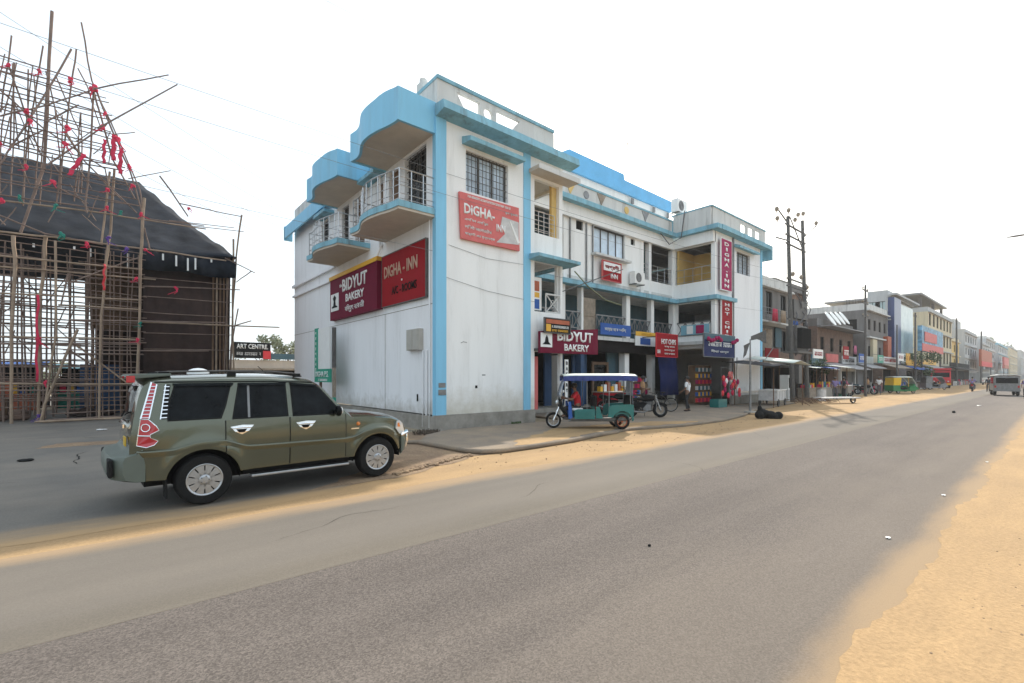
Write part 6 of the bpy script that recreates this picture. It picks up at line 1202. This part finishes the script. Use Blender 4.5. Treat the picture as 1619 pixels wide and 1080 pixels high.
# twigs pile near the transformer
mb=MB()
for k in range(70): a=rnd.uniform(0,3.14); u,v=36.2+rnd.gauss(0,1.5),10.8+rnd.gauss(0,.5); l=rnd.uniform(.3,1); mb.tube([(u,v,.03),(u+l*math.cos(a)*.5,v+l*math.sin(a)*.5,.1+rnd.random()*.25),(u+l*math.cos(a),v+l*math.sin(a),.05+rnd.random()*.4)],.014,4)
tag(mb.build('twig_heap','wood',None),'heap of dry sticks around the feet of the transformer poles','sticks')
# hoardings
def hoard(label,u0,u1,v,z0,z1,m1,m2,th=.5):
    o=thing('billboard',label,'billboard',((u0+u1)/2,v,0)); MB().box(u0,u1,v,v+th,z0,z1).build('panel',m1,o,world=True); MB().box(u0,u1,v-.06,v,z0,z0+(z1-z0)*.3).build('lower_band',m2,o,world=True)
    MB().tube([(u0+1,v+.2,0),(u0+1,v+.2,z0)],.12,8).build('post','iron',o,world=True); MB().tube([(u1-1,v+.2,0),(u1-1,v+.2,z0)],.12,8).build('post','iron',o,world=True); return o
mat('hoard_blue',(.14,.30,.44),.5,.6,1.1,var2=.3,bscale=3); 
o=hoard('large blue and red advertising hoarding before the cream building',86.5,104.5,12.6,5.4,9.0,'hoard_blue','faded_red'); MB().box(88,98,12.5,12.55,6.8,8.2).build('picture_band','faded_red',o,world=True)
hoard('orange advertising hoarding before the white building',166,194,12.8,4.3,8.6,'orange','bright_red'); hoard('smaller orange hoarding near the far end of the street',240,262,12.8,4.6,8.6,'faded_red','orange')
# ---------------- far vehicles and riders
def lorry(label,u,v,rz,m):
    o=thing('lorry',label,'lorry',(u,v,0),rz); MB().prism([(1.6,.5),(3.2,.5),(3.25,1.5),(3.0,2.6),(1.6,2.7)],lambda p,q,t:(p,t,q),-1.1,1.1).build('cab',m,o,bevel=.06); MB().box(3.1,3.22,-.95,.95,1.55,2.35).build('windscreen','dark_glass',o); MB().box(-3.2,1.5,-1.15,1.15,.8,2.3).build('load_bed','brick_wall',o); MB().box(1.5,3.1,-1.15,1.15,2.7,3.0).build('sun_board',m,o); MB().box(3.2,3.35,-1.1,1.1,.45,.75).build('bumper','board_yellow',o)
    for x in (2.3,-1.2,-2.3):
        for s in (-1,1): wheel2(o,x,s*.95,.48,.28,'dull_metal',6)
    for s in (-1,1): MB().sphere((3.27,s*.8,1.0),.12,8).build('headlamp','lamp_clear',o)
    return o
lorry('red lorry facing the camera on the left of the far road',98,12.2,R(190),'bright_red')
def van(label,u,v,rz,m,roof,w=.85,l=1.9,h=1.95,cat='van'):
    o=thing('passenger_van',label,cat,(u,v,.01),rz)
    MB().prism([(-l,.45),(l,.45),(l,.9),(l-.15,1.0),(l-.75,1.08),(l-1.15,h-.1),(-l+.05,h-.1),(-l,1.2)],lambda p,q,t:(p,t,q),-w,w).build('body',m,o,bevel=.06)
    MB().grid([[(x,y,h-.1+.1*(1-(y/(w+.05))**2)) for y in (-w-.05,-w/2,0,w/2,w+.05)] for x in (-l-.05,0,l-1.1)]).build('roof',roof,o,smooth=True,solid=.05)
    for s in (-1,1): MB().box(-l+.2,l-1.2,min(s*w,s*(w+.01)),max(s*w,s*(w+.01)),1.12,h-.25).build('side_window','dark_glass',o)
    MB().box(-l-.02,-l+.0,-w+.15,w-.15,1.15,h-.3).build('rear_window','dark_glass',o)
    for s in (-1,1): MB().box(-l-.03,-l,s*(w-.12)-.06,s*(w-.12)+.06,.75,.95).build('tail_lamp','lamp_red',o)
    MB().box(-l-.12,-l,-w,w,.42,.58).build('bumper','dull_metal',o)
    for x in (-l+.6,l-.6):
        for s in (-1,1): wheel2(o,x,s*(w-.12),.33,.2,'alloy',6)
    return o
van('grey passenger van with white roof driving away on the right',63.6,3.4,R(8),'dull_metal','board_white')
van('small white car far down the road',135,9.5,R(5),'board_white','board_white',l=1.7,h=1.5,cat='car')
auto('dull grey three wheeler parked beyond the yellow and green one',(83.5,10.9,0),R(-50),'tin','dull_metal','tin')
RIDE=dict(SIT); RIDE.update(pelvis=(-.25,0,.92),waist=(-.24,0,1.08),chest=(-.18,0,1.30),neck=(-.12,0,1.46),head=(-.07,0,1.60),sl=(-.16,.19,1.38),sr=(-.16,-.19,1.38),el=(.02,.28,1.12),er=(.02,-.28,1.12),wl=(.26,.28,1.04),wr=(.26,-.28,1.04),hl=(-.22,.11,.88),hr=(-.22,-.11,.88),kl=(.12,.2,.72),kr=(.12,-.2,.72),al=(-.05,.2,.32),ar=(-.05,-.2,.32))
motorcycle('scooter like motorcycle riding away down the left of the road',(76.9,6.7,.01),R(2)); person('rider in a violet shirt on the motorcycle down the road',(76.9,6.7,.01),R(2),'shirt_violet','trouser_grey',RIDE,detail=False)
bicycle('bicycle ridden away along the middle of the road',(65.4,4.3,.01),R(3)); person('cyclist in dark clothes on the middle of the road',(65.4,4.3,.04),R(3),'shirt_dark','trouser_black',RIDE,detail=False)
person('pedestrian in dark clothes walking behind the cyclist',(76,5.3,0.01),R(10),'shirt_dark','trouser_black',dict(al=(.18,.11,.08),ar=(-.22,-.11,.12)),detail=False)
person('person in a violet top standing at the right edge of the road',(55.4,1.75,0),R(190),'shirt_violet','trouser_black',detail=False)
# street lamp whose pole stands out of frame on the right
o=thing('street_lamp','street lamp head reaching in from the right above the road','street lamp',(30.2,-1.2,0)); MB().tube([(0,0,0),(0,0,7.9),(-.1,.5,8.0),(-.0,2.1,8.0)],[.09,.06,.03,.02],8).build('pole','dull_metal',o); MB().sphere((0,2.4,8.0),.3,12,(.35,1.3,.12)).build('lamp_head','dull_metal',o,smooth=True)

# ---------------- extra street dressing
def tank(label,u,v,z,r=.55,h=1.1,m='dark'):
    o=thing('water_tank',label,'water tank',(u,v,z)); MB().lathe([(0,0),(r,0),(r,.25*h),(r*.97,.27*h),(r,.3*h),(r,.6*h),(r*.97,.62*h),(r,.65*h),(r,.82*h),(r*.45,h),(0,h)],(0,0,0),'z',20).build('tank_body',m,o,smooth=True); MB().lathe([(0,h+.06),(r*.3,h+.05),(r*.32,h-.04)],(0,0,0),'z',14).build('lid',m,o); return o
tank('black water tank on the roof of the soot grey building',41.5,17.5,9.0); tank('black water tank on the roof of the bare brick building',50.5,19.5,10.2); tank('black water tank on the unfinished grey brick building',75,18,9.8)
# bare reinforcement bars and half built piers on the rough roofs
for (name,lab,u0,u1,v,z) in (('roof_piers','rusty bars and short brick piers on the soot grey building roof',36.5,44,16,9.0),('roof_piers','rusty bars and short piers on the rough two storey building',56,66,18.5,7.0),('roof_piers','rusty bars and short piers on the unfinished grey building',69,77,17,9.8)):
    o=thing(name,lab,'piers',((u0+u1)/2,v,z)); n=4
    for i in range(n):
        u=u0+(u1-u0)*i/(n-1); h=.7+.5*rnd.random(); MB().box(u-.18,u+.18,v-.18,v+.18,z,z+h).build('pier','brick_wall',o,world=True); mb=MB(); [mb.tube([(u+a,v+b,z+h),(u+a+rnd.uniform(-.1,.1),v+b,z+h+rnd.uniform(.5,1.1))],.015,4) for a in (-.12,.12) for b in (-.12,.12)]; mb.build('bar','iron',o,world=True)
# laundry and tin patches on facades
for k,(u,v,z,m) in enumerate(((37.4,13.9,6.9,'cloth_red'),(39.0,13.9,6.9,'cloth_tan'),(41.6,13.9,6.9,'board_blue'),(57.5,14.7,5.0,'cloth_tan'),(62,14.7,5.2,'shirt_pink'))):
    o=MB().grid([[(u+i*.16,v+.03*math.sin(i*2),z),(u+i*.16,v+.05*math.sin(i*2+1),z-.45),(u+i*.16,v+.06*math.sin(i*2+1),z-.95)] for i in range(6)]).build('hung_cloth',m,None,solid=.01,smooth=True)
    tag(o,('red cloth drying on the barred balcony of the soot grey building','tan cloth drying in the middle of the barred balcony','blue cloth drying at the right of the barred balcony','tan cloth hanging on the left part of the rough brick facade','pink cloth hanging on the right part of the rough brick facade')[k],'cloth','cloths hung on the street facades')
# small hanging signs
def hang(label,u,v,z,w,h,m,tx,tm='board_white'):
    o=thing('hanging_sign',label,'sign',(u,v,z),group='small signs on the far shops'); MB().box(-w/2,w/2,-.06,0,-h,0).build('board',m,o); 
    if tx: TF(tx,tm,o,u-w*.4,z-h*.7,v-.065,h*.4,w*.8,offset=.01)
    MB().tube([(-w*.4,-.03,0),(-w*.4,.5,.1)],.02,4).tube([(w*.4,-.03,0),(w*.4,.5,.1)],.02,4).build('bracket','iron',o); return o
hang('small white sign hanging over the stall beyond the transformer',41.5,12.2,3.9,2.2,.7,'board_white','MOBILE','red_board')
hang('dark red round topped sign by the pink fronted shop',52.0,13.0,4.6,1.6,1.2,'red_board','STD')
hang('blue sign under the tilted white panels',58.5,13.2,4.1,2.6,.9,'board_blue','HOTEL')
hang('yellow sign beside the blue glass strip',79.5,13.0,4.8,2.4,1.3,'board_yellow','SWEETS','red_board')
hang('white sign with red letters near the orange strip',74.0,12.8,4.6,3.0,.9,'board_white','TAILORS','red_board')
hang('green sign over the shop left of the auto rickshaw',66.0,13.2,4.2,2.4,.9,'board_green','LODGE')
# people and parked machines along the far verge
person('man in a white shirt walking on the sand left of the auto rickshaw',(57.5,11.6,0),R(-170),'shirt_white','trouser_grey',dict(al=(.15,.11,.08),ar=(-.2,-.11,.12)),detail=False)
person('man in a tan shirt standing at the shop with the white name board',(58.8,12.8,0),R(-100),'shirt_tan','trouser_grey',detail=False)
person('woman in a pink top beside the yellow sack shop',(64.5,12.9,0),R(-60),'shirt_pink','shirt_pink',detail=False)
person('man in dark clothes standing beside the low far red shop',(86.5,11.6,0),R(-120),'shirt_dark','trouser_grey',detail=False)
for k,(u,v,a,l) in enumerate(((49.0,12.6,-60,'parked motorcycle by the pink fronted shop'),(56.2,12.4,-75,'parked motorcycle before the shop with the white name board'),(69.5,12.2,-65,'parked motorcycle left of the unfinished grey building'),(91.0,12.0,-70,'parked motorcycle before the glass fronted building'))): motorcycle(l,(u,v,0),R(a),('bright_red','dark','board_blue','dark')[k])
# gift shop interior shelves in the right block
o=thing('goods_shelf','tall shelf of mixed goods inside the gift shop bay','shelf',(27.4,14.6,.1)); MB().box(-.2,1.8,0,.45,0,2.4).build('cabinet','wood',o)
for r_ in range(6):
    for c_ in range(8): MB().box(-.15+c_*.24,.03+c_*.24,-.1,.0,.1+r_*.38,.34+r_*.38).build('packet',('bright_red','teal_wall','board_yellow','purple_red','paper_grey','board_blue')[(r_*5+c_*3)%6],o)
o=thing('goods_shelf','low shelf with clothes in the middle of the recessed shops','shelf',(22.6,16.1,.3)); MB().box(0,1.7,0,.4,0,1.5).build('cabinet','wood',o)
for r_ in range(4):
    for c_ in range(6): MB().box(.05+c_*.27,.28+c_*.27,-.1,.0,.1+r_*.36,.34+r_*.36).build('packet',('cloth_red','cloth_tan','board_blue','purple_red','paper_grey')[(r_*3+c_*2)%5],o)
o=thing('hanging_banner','pale blue banner with pictures along the first floor railing of the right block','banner',(26.8,14.5,4.2)); MB().box(26.78,26.82,13.5,15.3,4.35,4.95).build('cloth','weathered_blue',o,world=True); MB().box(26.76,26.78,13.8,14.3,4.4,4.9).build('picture','purple_red',o,world=True); MB().box(26.76,26.78,14.5,14.9,4.4,4.9).build('picture','board_white',o,world=True)
# bright strip of ribbon looping in front of the recessed floor and rod
o=MB().tube([(16.2,14.6,6.7),(17.0,14.5,6.1),(18.2,14.4,5.55),(19.6,14.5,5.45)],.03,6).build('loose_ribbon','leaf_pale',None,smooth=True); tag(o,'pale green ribbon drooping in front of the recessed first floor','ribbon')
o=MB().tube([(14.2,14.4,5.25),(19.6,14.4,7.25)],.025,6).build('slanting_rod','iron',None); tag(o,'dark slanting rod reaching up to the square red sign','rod')
# wall wiring and fittings on the hotel
mb=MB(); mb.tube([(8.4,V0-.02,6.2),(10,V0-.02,6.0),(11.7,V0-.05,6.05)],.006,4).tube([(8.31,V0-.03,5.1),(10,V0-.02,4.85),(12.3,V0-.03,4.7)],.006,4).tube([(24.5,15.6,10.7),(25.8,15.5,9.9),(26.3,15.0,10.3),(26.35,14.8,11.9)],.03,5); mb.build('wall_cable','cable',HT,world=True)
tank('white plastic water tank on the hotel tower roof behind the parapet',9.4,16.2,10.6,.55,1.0,'board_white')
# ---------------- overhead cables
mat('thin_cable',(.18,.18,.19),.7,.05,5)
def cablef(label,p,q,sag,r,group='overhead power cables'):
    p=Vector(p);q=Vector(q); pts=[p.lerp(q,i/24)-Vector((0,0,sag*4*(i/24)*(1-i/24))) for i in range(25)]
    o=MB().tube(pts,r,5).build('power_cable','thin_cable',None); return tag(o,label,'cable',group)
for i,(z0,z1,v,lab) in enumerate(((13.1,12.9,12.1,'topmost power cable running from the transformer poles past the hotel'),(12.4,12.2,12.0,'second power cable running from the transformer poles past the hotel'),(8.9,8.6,12.1,'middle power cable crossing the hotel front below the roof'),(8.2,8.0,12.0,'lower power cable crossing the hotel front at window height'),(5.6,6.6,12.3,'thin service cable crossing low over the bakery sign'))):
    cablef(lab,(-30,v+2.5,z1+2),(36.0,v,z0) if i<4 else (36,v,6.2),.9+.1*i,.006)
for i,(z,lab) in enumerate(((15.2,'highest pale cable crossing the sky left of the hotel'),(13.6,'second pale cable crossing the sky left of the hotel'),(12.4,'third pale cable crossing the sky left of the hotel'),(11.2,'lowest pale cable crossing the sky left of the hotel'))):
    cablef(lab,(-8,30,z+4.5),(24,44,z-1.5),.8,.013)
for i,(v,z,lab) in enumerate(((5.4,13.6,'cable high over the road nearest the camera at the top left'),(6.6,13.9,'cable high over the road at the top left'),(8.0,14.3,'cable over the verge at the top left edge'))):
    cablef(lab,(-20,v,z),(60,v+5,11.2),.8,.005)
# ---------------- litter and specks
for i,(u,v,lab) in enumerate(((14.0,1.0,'white paper scrap at the sand edge furthest up the road'),(9.6,1.15,'white paper scrap on the sand edge in the middle distance'),(6.6,1.25,'crumpled white scrap near the right sand edge'),(40,3.2,'pale rag lying on the far right of the road'))):
    s=.03 if u<20 else .13; mb=MB(); mb.grid([[(u+(a-2)*s*.5,v+(b-2)*s*.35,.012+rnd.random()*s*.35) for b in range(5)] for a in range(5)]); tag(mb.build('paper_scrap','board_white',None,solid=.003),lab,'litter')
tag(MB().sphere((4.35,2.85,.015),.02,8,(1.2,.8,.7)).build('stone','dark',None,smooth=True),'small dark stone in the middle of the near road','stone')
tag(MB().sphere((31.5,3.4,.05),.09,8,(1.2,.8,.8)).build('stone','dark',None,smooth=True),'dark lump lying far up the road','stone')
mb=MB()
for k in range(420):
    u=3+rnd.random()**1.6*30; v=.55-abs(rnd.gauss(0,.8)); s=rnd.uniform(.003,.011)
    if v<.6: mb.sphere((u,v,.004+s*.3),s,6,(rnd.uniform(.8,1.8),1,.6))
for k in range(260): u=5+rnd.random()*25; v=7.1+rnd.random()*1.6; s=rnd.uniform(.006,.018); mb.sphere((u,v,.004+s*.3),s,6,(1.3,1,.6))
mb.build('pebbles','dirt',None)['kind']='stuff'
mb=MB()
for k in range(170):
    u=4.0+rnd.random()*6; v=-.25-rnd.random()**1.2*1.6; l=rnd.uniform(.02,.09); a=rnd.uniform(0,3.1)
    mb.add([(u,v,.004),(u+l*math.cos(a),v+l*math.sin(a),.012),(u+l*math.cos(a)+.015,v+l*math.sin(a)+.01,.008),(u+.02,v,.004)],[(0,1,2,3)])
mb.build('dry_leaf_litter','bark',None)['kind']='stuff'
tuft('grass_clump','dry grass tuft at the lower right corner of the verge',4.15,-.35,160,.05,.14,'leaf_green',cat='grass'); tuft('grass_clump','straw coloured grass tuft on the right verge further up',6.1,-.45,120,.05,.16,'dusty_wood',cat='grass')
# broken dirt lip by the car
mb=MB()
for k in range(150): t=rnd.random(); u=3.9+t*2.3; v=7.95+t*.85+rnd.gauss(0,.05); s=rnd.uniform(.02,.06); mb.sphere((u,v,.02),s,7,(1.3,.9,.6))
mb.build('dirt_clods','dirt',None)['kind']='stuff'

# cracks and broken edges in the old asphalt
def crack(mb,u,v,a,l,w,z,seed):
    r=random.Random(seed); p=Vector((u,v)); L=[];Rr=[]; n=int(l/.12)
    for i in range(n+1):
        d=Vector((math.cos(a),math.sin(a))); s=Vector((-d.y,d.x)); ww=w*(1-abs(2*i/n-1)**3)*r.uniform(.4,1.2); L.append(p+s*ww/2); Rr.append(p-s*ww/2); p=p+d*.12; a+=r.uniform(-.45,.45)-.0
    k=len(mb.v); mb.v+=[Vector((q.x,q.y,z)) for q in L+Rr]; m=n+1
    for i in range(n): mb.f.append((k+i,k+i+1,k+m+i+1,k+m+i))
mb=MB()
for k,(u,v,a,l) in enumerate(((-1.2,17,.2,3.5),(.2,15.5,1.8,2.6),(-2.5,19.5,-.3,3),(1.0,19.0,.6,2.5),(-.5,13,2.4,2.5),(2.6,16.5,1.2,2.8),(-3.5,15,.3,2),(1.6,12.0,.4,1.6),(-1.8,21.5,.1,4),(-4,11,.5,3))): crack(mb,u,v,a,l,.03,.0075,k)
mb.build('forecourt_cracks','dark',None)['kind']='structure'
mb=MB()
for k,(u,v,a,l) in enumerate(((1.2,5.6,.1,2.2),(4.5,5.2,.3,1.6),(8.5,5.9,-.1,2.5),(14,5.4,.05,3))): crack(mb,u,v,a,l,.006,.0065,40+k)
mb.build('road_cracks','dark_room',None)['kind']='structure'
sheet('patch_of_bricks',wiggly([(-1.6,16.6),(.6,16.4),(.9,17.2),(-1.3,17.5)],.06,.2,11),.0065,'dirt')
for k,(u,v,lab) in enumerate(((-1.5,14.3,'dark flattened rag on the asphalt left of the car'),(-.4,20.8,'pale scraps by the scaffold foot'))):
    mb=MB(); [mb.sphere((u+rnd.uniform(-.08,.08),v+rnd.uniform(-.05,.05),.03),rnd.uniform(.04,.07),8,(1.4,1,.5)) for q in range(5)]; tag(mb.build('rag','dark' if k==0 else 'paper_grey',None,smooth=True),lab,'litter')

def treeline(label,pts,h,seed,n):
    r=random.Random(seed); mb=MB()
    for k in range(n):
        i=r.randrange(len(pts)-1); p=Vector(pts[i]).lerp(Vector(pts[i+1]),r.random()); u,v=p.x+r.uniform(-4,4),p.y+r.uniform(-4,4); hh=h*(.55+.45*math.sin(u*.09+v*.05)*math.sin(u*.31+1)); z=r.random()**.8*hh; s=r.uniform(.4,.9)
        nn=Vector((r.gauss(0,1),r.gauss(0,1),r.gauss(0,1))).normalized(); a=nn.orthogonal().normalized()*s; b=nn.cross(a).normalized()*s*.6; c=Vector((u,v,z)); mb.add([c-a,c+b,c+a,c-b],[(0,1,2,3)])
    o=mb.build('distant_treeline','leaf_pale',None,kind='stuff'); return o
treeline('',[(-120,90),(-40,120),(60,130)],5,5,4200)
treeline('',[(-60,-55),(120,-60),(420,-50)],8,6,6000)
# ---------------- thin dusty air
hz=bpy.data.materials.new('haze'); hz.use_nodes=True; n=hz.node_tree; n.nodes.clear(); out=n.nodes.new('ShaderNodeOutputMaterial'); pv=n.nodes.new('ShaderNodeVolumePrincipled')
pv.inputs['Color'].default_value=(.92,.94,.96,1); pv.inputs['Density'].default_value=.00055; pv.inputs['Anisotropy'].default_value=.3; n.links.new(pv.outputs[0],out.inputs['Volume'])
M['haze']=hz; MB().box(-905,1505,-905,1505,-1.2,34).build('haze','haze',None,kind='stuff')
